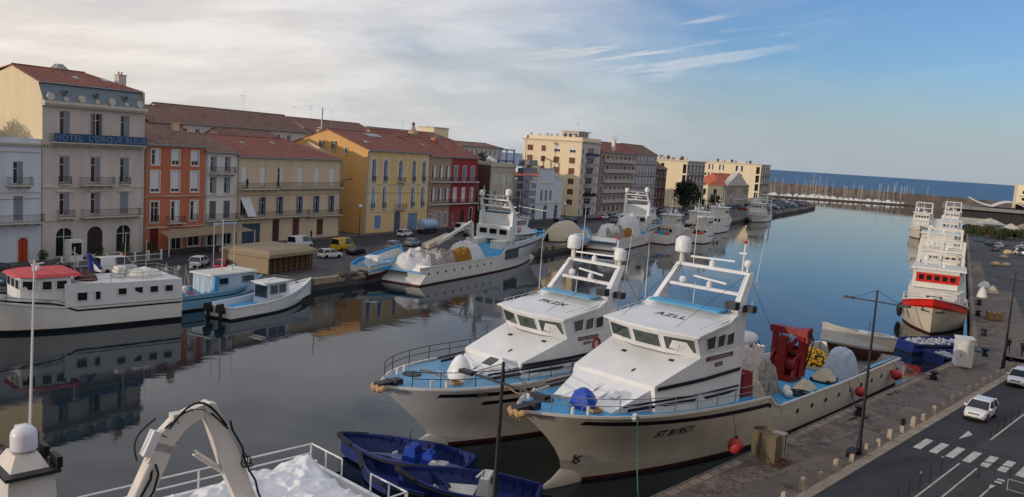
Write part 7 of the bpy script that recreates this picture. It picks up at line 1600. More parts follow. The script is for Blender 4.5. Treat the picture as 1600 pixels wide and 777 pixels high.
for (x, y, a, pm, kd, lab) in [(-6.5, -6.6, 0, cdk, 'sedan', 'black car under the awning of the blue-white house'), (-1.2, -8.2, .1, cdk, 'sedan', 'black car in front of the red door of the blue-white house'), (-8.6, -13.2, .15, cbl, 'hatch', 'dark blue car nearest the red-roofed boat'),
        (-4.5, -16.5, 1.2, csl, 'hatch', 'silver car half hidden behind the red-roofed boat'), (4.2, -12.6, -.1, cw_, 'van', 'white van parked in front of the hotel'), (15.6, -14.2, .5, cw_, 'hatch', 'white hatchback next to the crimson car by the brown kiosk'), (16.4, -18.0, .5, cmg, 'hatch', 'crimson car beside the brown kiosk'),
        (41.5, -7.8, .1, cw_, 'van', 'long white van behind the brown kiosk'), (36.6, -18.6, -.25, cw_, 'hatch', 'white hatchback alone right of the brown kiosk'), (45.5, -13.5, .1, cye, 'van', 'yellow van parked before the ochre gable'), (43.3, -18.2, .2, cdk, 'sedan', 'black car right of the lone white hatchback'),
        (48.5, -21.2, .3, cgr, 'sedan', 'dark grey car beside the bright blue skiff'), (55, -17.0, .2, csl, 'hatch', 'silver car behind the bright blue skiff'), (61, -16.5, .2, csl, 'sedan', 'silver saloon behind the big seiner stern'), (72.5, -6.2, .05, cw_, 'hatch', 'white estate car in front of the yellow house'),
        (92, -7.5, 0, cw_, 'van', 'white van in front of the taupe house'), (99, -8.5, 0, cdk, 'hatch', 'dark car in front of the crimson house'), (86, -13, .2, cdk, 'sedan', 'dark saloon behind the net crane of the big seiner'), (145, -9, 0, cdk, 'hatch', 'black car in front of the pale blue hall'), (131, -12, 0, cbl, 'van', 'blue van below the scaffold tower')]:
    carF(FL, lab, x, y, a, pm, kd, detail=False)
t = thing('tank_trailer', 'pale blue rounded tank trailer in front of the yellow house', 'trailer', FL.w(81.6, -5.2, GZ), FL.a); b = MB(); b.lathe((-2.6, 0, 1.9), [(.4, 0), (1.0, .15), (1.15, .5), (1.15, 4.6), (1.0, 5.0), (.4, 5.2)], mat('pale_blue_tank', C(150, 176, 200), .4), 16, 'X'); b.build('tank', t, 40)
for x in (-1.4, 1.5):
    for sy in (-1, 1): b = MB(); b.bar((x, sy*.75, .45), (x, sy*1.0, .45), .45, tyre_m, 12); b.build('wheel', t)
b = MB(); b.box(-2.8, 2.8, -.8, .8, .6, .85, steel); b.build('chassis', t)
rnd = random.Random(21); cols = [cdk, cgr, csl, cw_, cbl, cdk, cgr, crd]
protos = {}
def farcar(x, y, a, gname, lab):
    k = rnd.randrange(len(cols))
    if k not in protos: protos[k] = car('x', (0, 0, 0), 0, cols[k], 'sedan' if k % 2 else 'hatch', detail=False, group='x'); T = protos[k]
    else: T = copy_tree(protos[k])
    T.name = 'parked_car'; p = FL.w(x, y, GZ); T.location = p; T.rotation_euler = (0, 0, FL.a+a); T['group'] = gname; T['label'] = ['black', 'grey', 'silver', 'white', 'blue', 'glossy black', 'mid-grey', 'dark red'][k]+' '+lab
for i in range(16): farcar(160+i*4.9, -7.5-rnd.random()*.5, rnd.uniform(-.05, .05), 'cars parked below the grey apartment block', 'car parked in the row below the grey and lilac blocks')
for i in range(14): farcar(158+i*5.6, -15.5-rnd.random(), rnd.uniform(-.1, .1), 'cars parked on the quay behind the second seiner', 'car parked on the quay behind the second seiner')
for r_ in range(3):
    for i in range(26): 
        if rnd.random() < .85: farcar(296+i*5.2, -11.5-r_*6.2, PI/2+rnd.uniform(-.1, .1), 'cars in the car park before the pedimented building', 'car in the car park between the pedimented building and the water')
for i in range(8): farcar(432+rnd.uniform(-3, 3), -18+i*3, rnd.uniform(-.2, .2), 'cars parked at the end of the mole', 'car parked near the tip of the mole')

# ================================================================== WEST QUAY FURNITURE
def place(name, label, cat, fr_, x, y, z=GZ, a=0, group=None): return thing(name, label, cat, fr_.w(x, y, z), fr_.a+a, group)
brownw = mat('dark_brown_boards', C(84, 62, 46), .85, .2, 1.2, dirt=.4); sand = mat('sand_canvas', C(142, 126, 104), .85, .05, .6, dirt=.15)
t = place('kiosk', 'brown market kiosk with flat sand-coloured canopy on the west quay', 'kiosk', FL, 17, -25.6, GZ, .06)
b = MB(); b.box(.6, 9.2, .8, 8, 0, 2.5, brownw); [b.box(.4+i*1.1, .55+i*1.1, .55, .7, 0, 2.6, wood) for i in range(9)]; [b.box(.7, 9.1, .72, .79, .3+k*.55, .42+k*.55, wood) for k in range(4)]; b.build('wall', t)
b = MB(); b.hexa([(-.1, -.1, 2.7), (9.7, -.1, 2.7), (9.7, 8.6, 2.7), (-.1, 8.6, 2.7)], [(.5, .6, 3.1), (9.1, .6, 3.1), (9.1, 7.9, 3.1), (.5, 7.9, 3.1)], sand); b.box(-.14, 9.74, -.14, 8.64, 2.25, 2.7, sand); b.build('canopy', t)
b = MB(); b.box(-.18, .0, 0, 8, .2, 2.2, sand); b.build('side_curtain', t)
t = place('shade_sail', 'long pale shade sail stretched over the pavement before the orange house', 'shade sail', FL, 0, 0, 0)
b = MB(); A_, B_, C_, D_ = Vector((17.8, -5.2, 4.0)), Vector((33.5, -5.6, 4.4)), Vector((33.5, -1.0, 5.0)), Vector((19.2, -1.5, 4.6)); b.grid(lambda u, v: A_.lerp(B_, u).lerp(D_.lerp(C_, u), v)-Vector((0, 0, .5*math.sin(PI*u)*math.sin(PI*v))), 14, 6, sand); b.grid(lambda u, v: A_.lerp(B_, u).lerp(D_.lerp(C_, u), v)-Vector((0, 0, .5*math.sin(PI*u)*math.sin(PI*v)+.02)), 14, 6, sand); b.build('cloth', t, 60)
for x, y, z in ((17.8, -5.2, 4.1), (33.5, -5.6, 4.5), (25.6, -5.4, 4.2)): b = MB(); b.bar((x, y, GZ), (x, y, z), .07, white, 6); b.build('pole', t)
t = place('terrace_fence', 'white-posted low fence round the hotel terrace', 'fence', FL, 0, 0)
b = MB()
for i in range(8): x = .6+i*2.05; b.box(x-.1, x+.1, -7.3, -7.1, 0, 1.5, white)
b.build('post', t); b = MB()
for i in range(7):
    x = .6+i*2.05; b.box(x+.1, x+1.95, -7.22, -7.18, .85, .95, white); b.box(x+.1, x+1.95, -7.22, -7.18, .15, .22, white)
    for k in range(9): b.box(x+.15+k*.2, x+.19+k*.2, -7.21, -7.18, .22, .85, galv)
b.box(.5, 15, -7.3, -3, .0, .06, concrete_d); b.build('panel', t)
for i in range(5):
    t = place('planter', ['potted bush at the left end of the hotel terrace', 'potted bush beside the left hotel arch', 'potted bush between the middle and right hotel arches', 'tall potted bush right of the last hotel arch', 'potted bush before the orange house door'][i], 'potted plant', FL, 1.6+i*3.9, -1.7)
    b = MB(); b.lathe((0, 0, 0), [(.28, 0), (.4, .6)], tiles_orange if i % 2 else concrete_d, 10); b.build('pot', t); leaves(MB(), [(0, 0, 1.1, .6+.15*(i == 3), 1.1)], 260, .13, [leaf_d, leaf_m], 80+i).build('foliage', t)
b_ = place('ice_cream_kiosk', 'tall white display cabinet in front of the left hotel arch', 'cabinet', FL, 5.4, -2.2); b = MB(); b.box(-.9, .9, -.6, .6, 0, 2.9, white); b.box(-.7, .7, -.64, -.6, .9, 2.5, glass); b.build('body', b_)
# people
def person(label, fr_, x, y, a, cloth=dark_cloth, legs=blue_cloth, stride=.16, h=1.75, z=GZ):
    t = place('person', label, 'person', fr_, x, y, z, a); k = h/1.75
    J = {'pel': (0, 0, .95), 'che': (.02, 0, 1.3), 'nec': (.02, 0, 1.48), 'hea': (.04, 0, 1.60), 'top': (.04, 0, 1.70), 'lh': (0, .1, .9), 'lk': (stride*.7, .1, .5), 'la': (stride, .1, .09), 'lt': (stride+.17, .11, .04), 'rh': (0, -.1, .9), 'rk': (-stride*.2, -.1, .5), 'ra': (-stride*1.2, -.1, .10), 'rt': (-stride*1.2+.17, -.11, .04),
         'ls': (.01, .19, 1.42), 'le': (-.08, .25, 1.14), 'lw': (.05, .25, .90), 'lf': (.09, .24, .80), 'rs': (.01, -.19, 1.42), 're': (-.02, -.25, 1.14), 'rw': (.13, -.22, .92), 'rf': (.18, -.2, .84)}
    rad = dict(pel=.15, che=.17, nec=.06, hea=.095, top=.075, lh=.1, lk=.065, la=.045, lt=.04, rh=.1, rk=.065, ra=.045, rt=.04, ls=.075, le=.05, lw=.035, lf=.035, rs=.075, re=.05, rw=.035, rf=.035)
    E_ = [('pel', 'che'), ('che', 'nec'), ('nec', 'hea'), ('hea', 'top'), ('pel', 'lh'), ('lh', 'lk'), ('lk', 'la'), ('la', 'lt'), ('pel', 'rh'), ('rh', 'rk'), ('rk', 'ra'), ('ra', 'rt'), ('che', 'ls'), ('ls', 'le'), ('le', 'lw'), ('lw', 'lf'), ('che', 'rs'), ('rs', 're'), ('re', 'rw'), ('rw', 'rf')]
    nm = list(J); me = bpy.data.meshes.new('body'); me.from_pydata([tuple(c*k for c in J[n]) for n in nm], [(nm.index(p), nm.index(q)) for p, q in E_], [])
    o = bpy.data.objects.new('body', me); COL.objects.link(o); md = o.modifiers.new('s', 'SKIN')
    for i, n in enumerate(nm): me.skin_vertices[0].data[i].radius = (rad[n]*k, rad[n]*k*.9); me.skin_vertices[0].data[i].use_root = (n == 'pel')
    o.modifiers.new('b', 'SUBSURF').levels = 1; bpy.context.view_layer.update()
    m2 = bpy.data.meshes.new_from_object(o.evaluated_get(bpy.context.evaluated_depsgraph_get())); o.modifiers.clear(); o.data = m2
    m2.materials.clear()
    for m in (cloth, legs, skin_m, black_plastic): m2.materials.append(m)
    for p in m2.polygons:
        c = p.center/k; p.use_smooth = True; p.material_index = 2 if (c.z > 1.5 or (abs(c.y) > .17 and c.z < .9 and c.z > .7)) else (0 if c.z > .92 else (3 if c.z < .09 else 1))
    o.parent = t; b = MB(); b.ball((.025*k, 0, 1.66*k), .108*k, mat('dark_hair', C(40, 30, 26), .8), 10, 1, .9, .85); b.build('hair', t, 60); return t
person('person in dark clothes walking on the far right of the quay beside the lamp post', FR, -1.4, -3.4, .2, dark_cloth, dark_cloth)
person('person in dark jacket and jeans walking at the right picture edge', FR, -2.2, -4.7, 2.6, mat('dark_green_cloth', C(38, 44, 40), .85), blue_cloth)
person('person in black standing on the pavement before the beige house', FL, 50.9, -1.4, -1.6, dark_cloth, dark_cloth, .03, z=GZ+.13)
person('person in black leaning on the upper balcony of the beige house', FL, 36.4, -.55, -1.5, dark_cloth, dark_cloth, .03, z=10.62)
# dark quay tree, lamp globes
tree('quay_tree', 'dark round evergreen tree before the cream flats', 'tree', FL.w(247, -7.5, GZ), 11.5, 5.2, [leaf_d, mat('blackish_foliage', C(34, 42, 30), .85)], 2.2, 5, size=.42, count=2600, squash=.95)
tree('quay_tree', 'smaller dark tree right of the round evergreen', 'tree', FL.w(262, -8.5, GZ), 7.0, 3.2, [leaf_d, leaf_m], 1.8, 8, size=.34, count=1300)
tree('quay_tree', 'low dark tree at the foot of the cream flats', 'tree', FL.w(286, -8.5, GZ), 6.0, 3.2, [leaf_d, leaf_m], 1.6, 13, size=.34, count=1200)
for i, (x, y, lab) in enumerate(((216, -14, 'globe street lamp before the dark round tree'), (250, -16, 'globe street lamp right of the dark round tree'), (176, -13, 'globe street lamp behind the second seiner'), (286, -15, 'globe street lamp before the pedimented building'), (128, -14.5, 'globe street lamp near the scaffold tower'), (62.5, -2.8, 'street lamp at the gap beside the ochre gable'))):
    t = place('street_lamp', lab, 'street lamp', FL, x, y, GZ, 0, 'street lamps of the west quay'); b = MB(); b.bar((0, 0, 0), (0, 0, 5.6), .09, steel, 8, .06); b.build('pole', t); b = MB(); b.ball((0, 0, 5.9), .38, white, 12); b.build('globe', t, 60)
t = place('wall_lamp', 'dark street lamp on a bracket at the seaward corner of the beige house', 'street lamp', FL, 60.1, -.1, 12.0); b = MB(); b.bar((0, 0, 0), (1.9, -.2, .3), .06, steel, 6); b.box(1.7, 2.6, -.4, 0, .22, .38, steel); b.build('bracket', t)
# thin cable masts and the rocks by the kiosk quay edge
t = place('rubble', 'rough rocks and netting along the quay edge right of the kiosk', 'rocks', FL, 32, -31.2, GZ)
b = MB(); rnd = random.Random(6); [b.ball((rnd.uniform(-8, 12), rnd.uniform(-.6, .8), .1), rnd.uniform(.3, .75), rockm, 7, 1.3, 1, .6) for _ in range(40)]; o = b.build('rock', t); o['kind'] = 'stuff'
tyr = [(46, -31.4), (47.6, -31.2), (38.8, -29.6)]
for i, (x, y) in enumerate(tyr): t = place('old_tyre', 'black tyre lying on the west quay edge', 'tyre', FL, x, y, GZ+.12, 0, 'tyres on the west quay edge'); b = MB(); b.ring((0, 0, .1), .38, .16, tyre_m, 'Z', 14, 6); b.build('tread', t, 60)

# ================================================================== EAST QUAY FURNITURE
def tall_lamp(label, p, a, h=10.9):
    t = thing('lamp_post', label, 'lamp post', p, a, 'tall lamp posts of the east quay'); b = MB(); b.bar((0, 0, 0), (0, 0, h), .13, steel, 10, .055); b.bar((0, 0, 0), (0, 0, .9), .19, steel, 10, .17); b.build('pole', t, 40)
    b = MB(); z = h-.75; b.bar((0, -1.6, z), (0, 1.6, z), .045, steel, 6); b.bar((0, 0, h-.05), (0, -1.5, z+.03), .015, steel, 4); b.bar((0, 0, h-.05), (0, 1.5, z+.03), .015, steel, 4); b.build('crossarm', t)
    for sy in (-1, 1): b = MB(); b.box(-.14, .14, sy*1.75-.32, sy*1.75+.32, z-.07, z+.06, steel); b.build('lamp_head', t)
    return t
tall_lamp('tall dark lamp post rising in front of the blue skiffs', FQ.w(-24.0, -4.3, GZ), FQ.a)
tall_lamp('tall dark lamp post on the walkway beside the stern of the ST 819571 boat', FQ.w(10.0, -4.7, GZ), FQ.a)
tall_lamp('tall dark lamp post at the bend of the quay near the two people', FR.w(-11.0, -2.6, GZ), FR.a-.2, 9.7)
# stone guard posts
stone = mat('guard_stone', C(164, 150, 134), .85, .15, 2, dirt=.35); bases = []
for i in range(24):
    x = -6+i*2.35; big = i % 2; h = .78 if big else .5; wd = .2 if big else .17
    if i == 0:
        t0 = thing('guard_post', 'low square stone guard post at the lower end of the kerb', 'stone post', FQ.w(x, -4.95, GZ), FQ.a, 'stone guard posts along the kerb'); b = MB(); b.box(-.17, .17, -.17, .17, 0, .58, stone, .88); b.box(-.148, .148, -.148, .148, .58, .66, stone, .6); b.build('stone', t0); continue
    t = copy_tree(t0); t['label'] = ('tall' if big else 'low')+' stone guard post, '+['first','second','third','fourth','fifth','sixth','seventh','eighth','ninth','tenth','eleventh','twelfth','thirteenth','fourteenth','fifteenth','sixteenth','seventeenth','eighteenth','nineteenth','twentieth','twenty-first','twenty-second','twenty-third','twenty-fourth'][i]+' up the kerb from the bottom of the picture'; t.location = FQ.w(x+random.uniform(-.1, .1), -4.95, GZ); t.rotation_euler = (random.uniform(-.05, .05), random.uniform(-.05, .05), FQ.a+random.uniform(-.15, .15)); t.scale = (1 if big else .85, 1 if big else .85, 1.15 if big else .8)
t = place('flower_pot', 'dark potted plant standing on a stone guard post', 'potted plant', FQ, -6+10*2.35+.0, -4.95, GZ+.55); b = MB(); b.lathe((0, 0, 0), [(.12, 0), (.17, .2)], black_plastic, 8); b.build('pot', t); leaves(MB(), [(0, 0, .32, .2, 1)], 80, .08, [leaf_d], 3).build('foliage', t)
t = place('step_bench', 'small dark metal step against a stone post near the lamp post', 'metal step', FQ, 9.4, -4.6); b = MB(); b.box(-.5, .4, -.3, .3, .42, .48, black_plastic); b.box(-.5, -.44, -.3, .3, 0, .42, black_plastic); b.build('frame', t)
# mooring bollards
def moor(label, fr_, x, y, s=1.0, rope=None):
    t = place('mooring_bollard', label, 'mooring bollard', fr_, x, y, GZ, 0, 'black mooring bollards'); b = MB(); b.lathe((0, 0, 0), [(.34*s, 0), (.34*s, .06), (.19*s, .1), (.17*s, .42*s), (.3*s, .5*s), (.32*s, .6*s), (.2*s, .68*s)], steel, 14); b.build('post', t, 40); b = MB(); [b.ring((0, 0, .14+.07*i), .23*s, .045, rubber, 'Z', 14, 5) for i in range(3)]; b.build('rope_turns', t, 60); return t
moor('black mooring bollard with rope beside the tall lamp post', FQ, 19.0, -1.3, 1.2); moor('black mooring bollard between the seiner stern and the white booth', FQ, 36.8, -1.3, 1.2); moor('black mooring bollard near the white booth corner', FR, -5.4, -1.1, 1.3); moor('black mooring bollard beside the bow of the red-banded trawler', FR, 8, -1.3, 1.3); moor('black mooring bollard left of the wooden crate', FR, 24.5, -.9, 1.2); moor('black mooring bollard farther along by the trawler midships', FR, 36, -1.2, 1.3)
# old stone blocks and mossy drum at the quay edge
t = place('concrete_block', 'tall weathered concrete block pair standing at the quay edge', 'concrete block', FQ, 4.2, -1.55, GZ, .1); blk = mat('mossy_concrete', C(104, 94, 74), .9, .2, 1.8, dirt=.5, bump=.4)
b = MB(); b.box(-.95, -.05, -.45, .5, 0, 1.75, blk, .95); b.build('left_block', t); b = MB(); b.box(.25, 1.0, -.5, .35, 0, 1.65, stone, .96); b.box(.62, .66, -.52, .36, 0, 1.62, rubber); b.build('right_block', t)
t = place('mossy_drum', 'round mossy drum behind the concrete blocks', 'drum', FQ, 4.9, -.55, GZ); b = MB(); b.lathe((0, 0, 0), [(.7, 0), (.78, .5), (.78, 1.5), (.72, 1.55), (.7, 1.35)], blk, 18); b.build('shell', t, 40)
t = place('rope_scraps', 'rusty net and rope scraps at the foot of the concrete blocks', 'rope', FQ, 3.6, -2.2, GZ); b = MB(); rnd = random.Random(4); [b.tube([(rnd.uniform(-.8, 1.2), rnd.uniform(-.5, .5), .04+.03*k) for k in range(5)], .035, MATS['rust_rope'], 5) for _ in range(5)]; b.build('rope', t)
def patch(label, fr_, x, y, n, sx, seed):
    t = place('rope_scraps', label, 'rope', fr_, x, y, GZ+.02); rnd = random.Random(seed); b = MB()
    for _ in range(n):
        p = Vector((rnd.uniform(-sx, sx), rnd.uniform(-.3, .3), .03)); pts = [p]
        for k in range(9): p = p+Vector((rnd.uniform(-.35, .35), rnd.uniform(-.2, .2), rnd.uniform(-.005, .01))); pts.append(p)
        b.tube(pts, .025, rubber, 5)
    b.build('rope', t)
patch('thin dark rope lying beside the bollard near the lamp post', FQ, 17.2, -1.6, 3, 1.2, 5); patch('dark rope lying halfway between the lamp post and the booth', FQ, 28, -1.0, 2, .9, 6); patch('loose dark rope in front of the white booth', FQ, 45, -1.2, 2, .9, 7)
# white booth
t = place('booth', 'narrow white booth with blue side at the quay bend', 'booth', FR, -12.6, 1.0, GZ, .15); b = MB(); b.box(-.95, .95, -.75, .75, .06, 2.75, white); b.box(-1.02, 1.02, -.82, .82, 2.75, 2.87, white_old); b.box(-.9, .9, -.78, -.75, .1, 2.7, mat('booth_blue', C(60, 70, 120), .5)); b.box(-1.0, 1.0, -.8, .8, 0, .06, concrete_d); b.build('body', t)
b = MB(); b.box(-.985, -.955, -.55, .45, .15, 2.35, white_old); bd = b.build('door', t); b = MB(); b.box(-1.02, -.99, .3, .36, 1.1, 1.35, steel); b.build('handle', bd)
t = place('power_cabinet', 'small grey electricity cabinet beside the white booth', 'cabinet', FR, -10.4, -.4, GZ); b = MB(); b.box(-.35, .35, -.3, .3, 0, 1.3, mat('cabinet_grey', C(168, 170, 172), .5)); b.box(-.4, .4, -.35, .35, 1.3, 1.36, steel); b.build('body', t)
rail_ = rail_mesh([(0, 0, 0), (2.2, 0, 0)], 1.0, steel, (1., .5), .03, 1.0); t = place('barrier', 'dark metal hoop barrier near the lamp post at the bend', 'barrier', FR, -12.0, -3.6, GZ, .2); rail_.build('frame', t)
# things along the far apron
t = place('wooden_crate', 'wooden crate standing beside the red-banded trawler', 'crate', FR, 23.0, -2.8, GZ, .1); b = MB(); b.box(-1.0, 1.0, -.9, .9, .1, 1.0, mat('crate_wood', C(150, 118, 84), .8, .2, 3, dirt=.3)); b.box(-1.05, 1.05, -.95, .95, 0, .1, wood); [b.box(-1.02, 1.02, -.92+i*.6, -.8+i*.6, 1.0, 1.05, wood) for i in range(4)]; b.build('box', t)
for i, (x, y, s, lab) in enumerate(((108, -5.6, 1.6, 'pale limestone boulder on the far apron'), (132, -8, 1.5, 'brown boulder behind the pale limestone one'), (110.5, -7.6, 1.3, 'second pale boulder touching the limestone one'), (150, -9.5, 1.7, 'grey boulder near the parked truck'))):
    t = place('boulder', lab, 'boulder', FR, x, y, GZ); bm = bmesh.new(); bmesh.ops.create_icosphere(bm, subdivisions=3, radius=s*.62)
    for v in bm.verts: v.co *= 1+.22*noise.noise(v.co*.9+Vector((i*5, 0, 0)))+.08*noise.noise(v.co*3); v.co.z = v.co.z*.6+s*.25
    me = bpy.data.meshes.new('rock'); bm.to_mesh(me); bm.free(); me.materials.append(mat('limestone', C(190, 168, 134), .9, .15, 1.2, dirt=.3) if i != 1 else stone); o = bpy.data.objects.new('rock', me); COL.objects.link(o); o.parent = t
for x, y, w, h, c_, lab in ((62, -2.4, 1.4, 1.1, canvas, 'grey covered stack near the second trawler'), (55, -3.4, 1.4, 1.2, beige_cloth, 'beige bale on the apron behind the red-banded trawler'), (47, -1.8, 1.1, 1.4, white_old, 'white fish crates by the trawler gangway'), (88, -1.6, 1.4, 1.3, net_grey, 'grey net heap on the quay edge farther back')):
    t = place('gear_stack', lab, 'fishing gear', FR, x, y, GZ); mound((0, 0, 0), w, w*.8, h, c_, int(x), .3, 1.2, flat=.8, nu=24, nv=8).build('cover', t, 60)
carF(FR, 'silver-blue pickup truck parked on the far apron', 149, -13, 1.2, csl, 'van', detail=False)
for i, (x, y, a, pm, lab) in enumerate(((176, -6, .3, cdk, 'black car before the hedge on the right bank'), (182, -9.5, .2, cgr, 'grey car before the hedge on the right bank'), (186, -15, .1, csl, 'silver car near the right-bank hedge'), (190, -3.5, .3, cbl, 'blue car next to the quay before the hedge'))): carF(FR, lab, x, y, a, pm, 'sedan', detail=False)
npos = [(149, -13), (176, -6), (182, -9.5), (186, -15), (190, -3.5)]
for i in range(16):
    x, y = 150+rnd.random()*62, -6-rnd.random()*13; k = rnd.randrange(6)
    if any(abs(x-a_)+abs(y-b_) < 6 for a_, b_ in npos): continue
    npos.append((x, y)); carF(FR, ['black', 'grey', 'silver', 'white', 'blue', 'glossy black'][k]+' car parked on the dark ground between the trawlers and the hedge', x, y, rnd.uniform(-.4, .4), cols[k], 'hatch', detail=False, group='cars on the right-bank parking')
# hedge and trees
rnd = random.Random(15)
for i in range(9):
    x, y = 205+rnd.uniform(-6, 16), -1.5-i*2.6; lab = ['green bush nearest the water at the right bank', 'second green bush from the water', 'rust-tinged bush in the middle of the right-bank hedge', 'dense dark bush in the right-bank hedge', 'yellow-green bush before the hangar', 'brownish bush near the cars', 'dark low bush right of the middle', 'green bush before the pink sheds', 'last bush at the right picture edge'][i]
    t = place('bush', lab, 'bush', FR, x, y, GZ, 0, 'bushes of the right bank'); b = MB(); b.bar((0, 0, 0), (0, 0, 1.2), .15, bark, 6); b.build('trunk', t)
    mm = [leaf_d, leaf_m, leaf_y if i in (1, 4) else leaf_r if i in (2, 5) else leaf_d]; leaves(MB(), [(rnd.uniform(-1.5, 1.5), rnd.uniform(-1.5, 1.5), 1.6+rnd.random()*1.0, 1.9, .75) for _ in range(5)], 1500, .26, mm, i+60).build('crown', t)
# fish market hall
t = place('market_hall', 'low dark glazed hall with wide grey roof behind the trawlers', 'hall', FR, 325, -4, GZ); dk_ = mat('dark_hall_glass', C(50, 54, 58), .35, .15, .4)
b = MB(); b.box(0, 30, -22, 12, 0, 6.0, dk_); [b.box(-.2, -.002, -21.5+i*2.2, -21.3+i*2.2, 0, 6.0, concrete_d) for i in range(16)]; b.box(-.5, 0, -8, 10, 0, 2.2, w_pale); b.build('wall', t)
b = MB(); b.box(-5, 34, -26, 14, 6.0, 7.3, mat('hall_roof', C(128, 128, 124), .7, .1, .3, dirt=.3)); b.build('roof', t)
b = MB()
def vault(y0, y1, h, zb0, zb1):
    f = lambda u, v: (2+26*v, y0+(y1-y0)*u, zb0+(zb1-zb0)*u+h*math.sin(PI*u)); b.grid(f, 14, 1, white_old); b.grid(lambda u, v: tuple(Vector(f(u, v))-Vector((0, 0, .35))), 14, 1, white_old); b.grid(lambda u, v: tuple(Vector(f(u, 0))-Vector((0, 0, .35*v))), 14, 1, white_old)
vault(4, -6, -.6, 11.5, 8.2); vault(-6, -19, 2.2, 8.2, 8.6); vault(-19, -28, 2.0, 8.6, 8.0); b.build('vaulted_roof', t)
for i, (x, y, w, lab) in enumerate(((246, -1.5, 9, 'pale tent roof beside the hedge nearest the water'), (262, -9, 10, 'pale tent roof in front of the dark hall'), (238, -19, 8, 'pinkish shed roof at the right picture edge'), (228, -14, 6, 'small pale stall roof behind the hedge'))):
    t = place('stall', lab, 'stall', FR, x, y, GZ, .2); m_ = sand if i == 2 else mat('tent_cloth', C(186, 182, 170), .8, .08, 1); b = MB(); b.hexa([(0, -w/2, 2.6), (w, -w/2, 2.6), (w, w/2, 2.6), (0, w/2, 2.6)], [(w*.4, -.2, 4.8), (w*.6, -.2, 4.8), (w*.6, .2, 4.8), (w*.4, .2, 4.8)], m_); b.build('roof', t)
    b = MB(); [b.bar((sx, sy, 0), (sx, sy, 2.6), .1, steel, 5) for sx in (.3, w-.3) for sy in (-w/2+.3, w/2-.3)]; b.box(.5, w-.5, -w/2+.5, w/2-.5, 0, 1.2, w_pale); b.build('frame', t)
# cream building at the right picture edge
t = place('apartment_block', 'cream stepped balcony block cut by the right picture edge', 'apartment block', FR, 352, -40, GZ); b = MB(); gr = [(1.5+i*4.5, 4.5+i*4.5, .8+k*3.2, 2.9+k*3.2) for i in range(4) for k in range(5)]; panel(b, (0, 0, 0), UG, NG, 20, 18.5, gr, w_apt, depth=1.2)
b.face([(0, 20, 0), (30, 20, 0), (30, 20, 18.5), (0, 20, 18.5)], w_apt); b.face([(0, 0, 18.5), (30, 0, 18.5), (30, 20, 18.5), (0, 20, 18.5)], concrete_l); b.build('wall', t)
for (a_, c_, z0, z1) in gr: w = MB(); w.box(.9, 1.1, a_, c_, z0, z1, glass_b); w.build('window', t)
for k in range(5): w = MB(); w.box(-1.4, -.01, .5, 19.5, .6+k*3.2, .75+k*3.2, trim); w.box(-1.4, -1.3, .5, 19.5, .75+k*3.2, 1.6+k*3.2, w_apt); w.build('balcony', t)
# traffic posts and hoops near the crossing
for i, (x, y) in enumerate(((3.0, -9.45), (4.9, -9.45), (6.8, -9.45), (8.7, -9.45), (10.9, -9.45), (21.8, -9.6), (23.6, -9.6), (25.6, -9.6), (27.6, -9.6), (29.8, -9.6))):
    t = place('traffic_post', 'thin dark traffic post with pale cap on the painted median' if i in (2, 4) else 'thin dark traffic post on the painted median', 'traffic post', FQ, x, y, GZ, 0, 'capped traffic posts' if i in (2, 4) else 'dark traffic posts'); b = MB(); b.bar((0, 0, 0), (0, 0, 1.05), .045, steel, 8); b.build('pole', t)
    if i in (2, 4): b = MB(); b.ball((0, 0, 1.07), .075, galv, 8); b.build('cap', t)
t = place('barrier', 'dark metal hoop barrier beside the zebra crossing', 'barrier', FQ, 12.4, -11.2, GZ, -PI/2+.15); rail_mesh([(0, 0, 0), (1.6, 0, 0)], 1.05, steel, (1.,), .035, 5).build('frame', t)
t = place('barrier', 'pale metal barrier at the bottom right corner', 'barrier', FQ, 11.4, -13.0, GZ, -PI/2); rail_mesh([(0, 0, 0), (2.6, 0, 0)], .7, galv, (1., .1), .035, 5).build('frame', t)
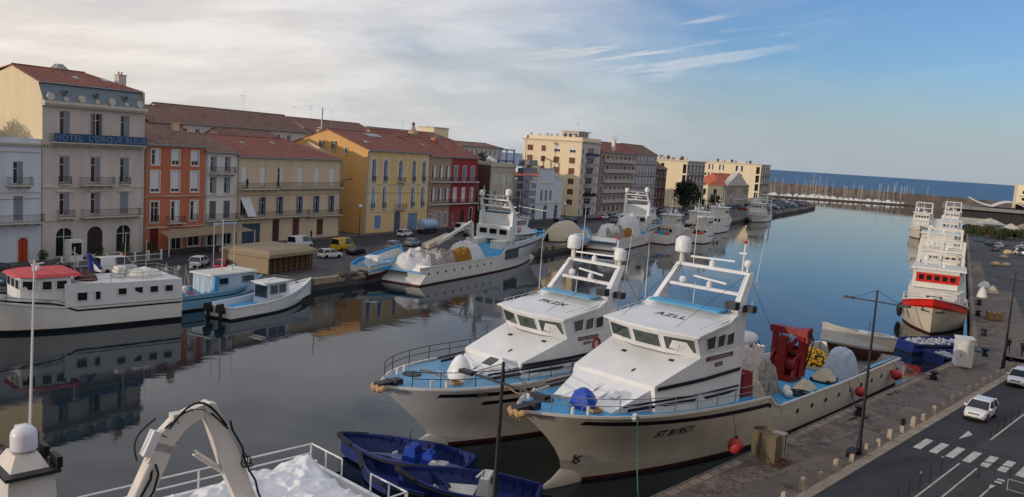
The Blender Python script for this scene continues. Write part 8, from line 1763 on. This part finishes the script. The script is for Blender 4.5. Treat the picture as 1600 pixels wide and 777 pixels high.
# fender buoys and mooring ropes on the big boat
for x, z, r, lab in ((32.0, 1.1, .52, 'red round fender buoy amidships between the ST 819571 boat and the quay'), (11.3, 1.4, .42, 'faded red fender buoy below the aft deck of the ST 819571 boat'), (2.4, 1.5, .5, 'orange-red fender buoy at the stern corner of the ST 819571 boat')):
    y = max(H1.hb(x, 1.5), H1.hb(x, 2.4))+r+.03; t = onboard('fender_buoy', lab, 'fender buoy', o1, A1, x, y, z); b = MB(); b.ball((0, 0, 0), r, orange_f, 18, 1, 1, 1.05); b.build('ball', t, 60); b = MB(); b.lathe((0, 0, r*.95), [(r*.3, 0), (r*.12, r*.35)], black_plastic, 8); b.bar((0, 0, r*1.2), (0, -r-.02, sh1(x)-z), .02, rubber, 4); b.build('rope', t)
def rope(label, p, q, sag, r=.03, m=tan_rope):
    t = thing('mooring_rope', label, 'rope', p, 0); p, q = Vector(p), Vector(q); b = MB(); b.tube([(q-p)*(i/14)-Vector((0, 0, sag*math.sin(PI*i/14))) for i in range(15)], r, m, 5); b.build('line', t)
def wl(o_, a_, x, y, z): c, s_ = math.cos(a_), math.sin(a_); return Vector((o_[0]+x*c-y*s_, o_[1]+x*s_+y*c, z))
rope('green mooring rope hanging from the white fairlead of the ST 819571 boat', wl(o1, A1, 43.0, 4.2, 4.9), FQ.w(-9.0, -.6, GZ+.1), .6, .035, mat('green_rope', C(50, 110, 90), .8))
rope('dark mooring rope from the seiner stern to the bollard near the booth', wl(o1, A1, .6, 3.8, 2.6), FQ.w(36.8, -1.3, GZ+.4), .5, .035, rubber); rope('dark mooring line from the aft hull to the bollard by the lamp post', wl(o1, A1, 13.5, 4.5, 2.6), FQ.w(19, -1.3, GZ+.4), .35, .03, rubber)
rope('pale line joining the bows of the two big seiners', wl(o1, A1, 45, -2.8, 5.0), wl(o2, A2, 36, 3.7, 4.6), .25, .03, tan_rope)
p = FR.w(9.5, 6.4); rope('rope from the red-banded trawler bow to the blue work boats', (p.x, p.y, 3.6), FR.w(-1, 4.2, 1.0), .3, .03, rubber)
# tyres along the waterside of the red trawler
for i in range(5): p = FR.w(14+i*3.4, 8.35); t = thing('tyre_fender', 'black tyre hanging on the water side of the red-banded trawler', 'tyre fender', (p.x, p.y, 2.0), FR.a, 'tyre fenders on the red-banded trawler'); b = MB(); b.ring((0, 0, 0), .42, .17, tyre_m, 'Y', 14, 6); b.bar((0, 0, .5), (0, -.3, 1.4), .02, rubber, 4); b.build('tyre', t, 60)
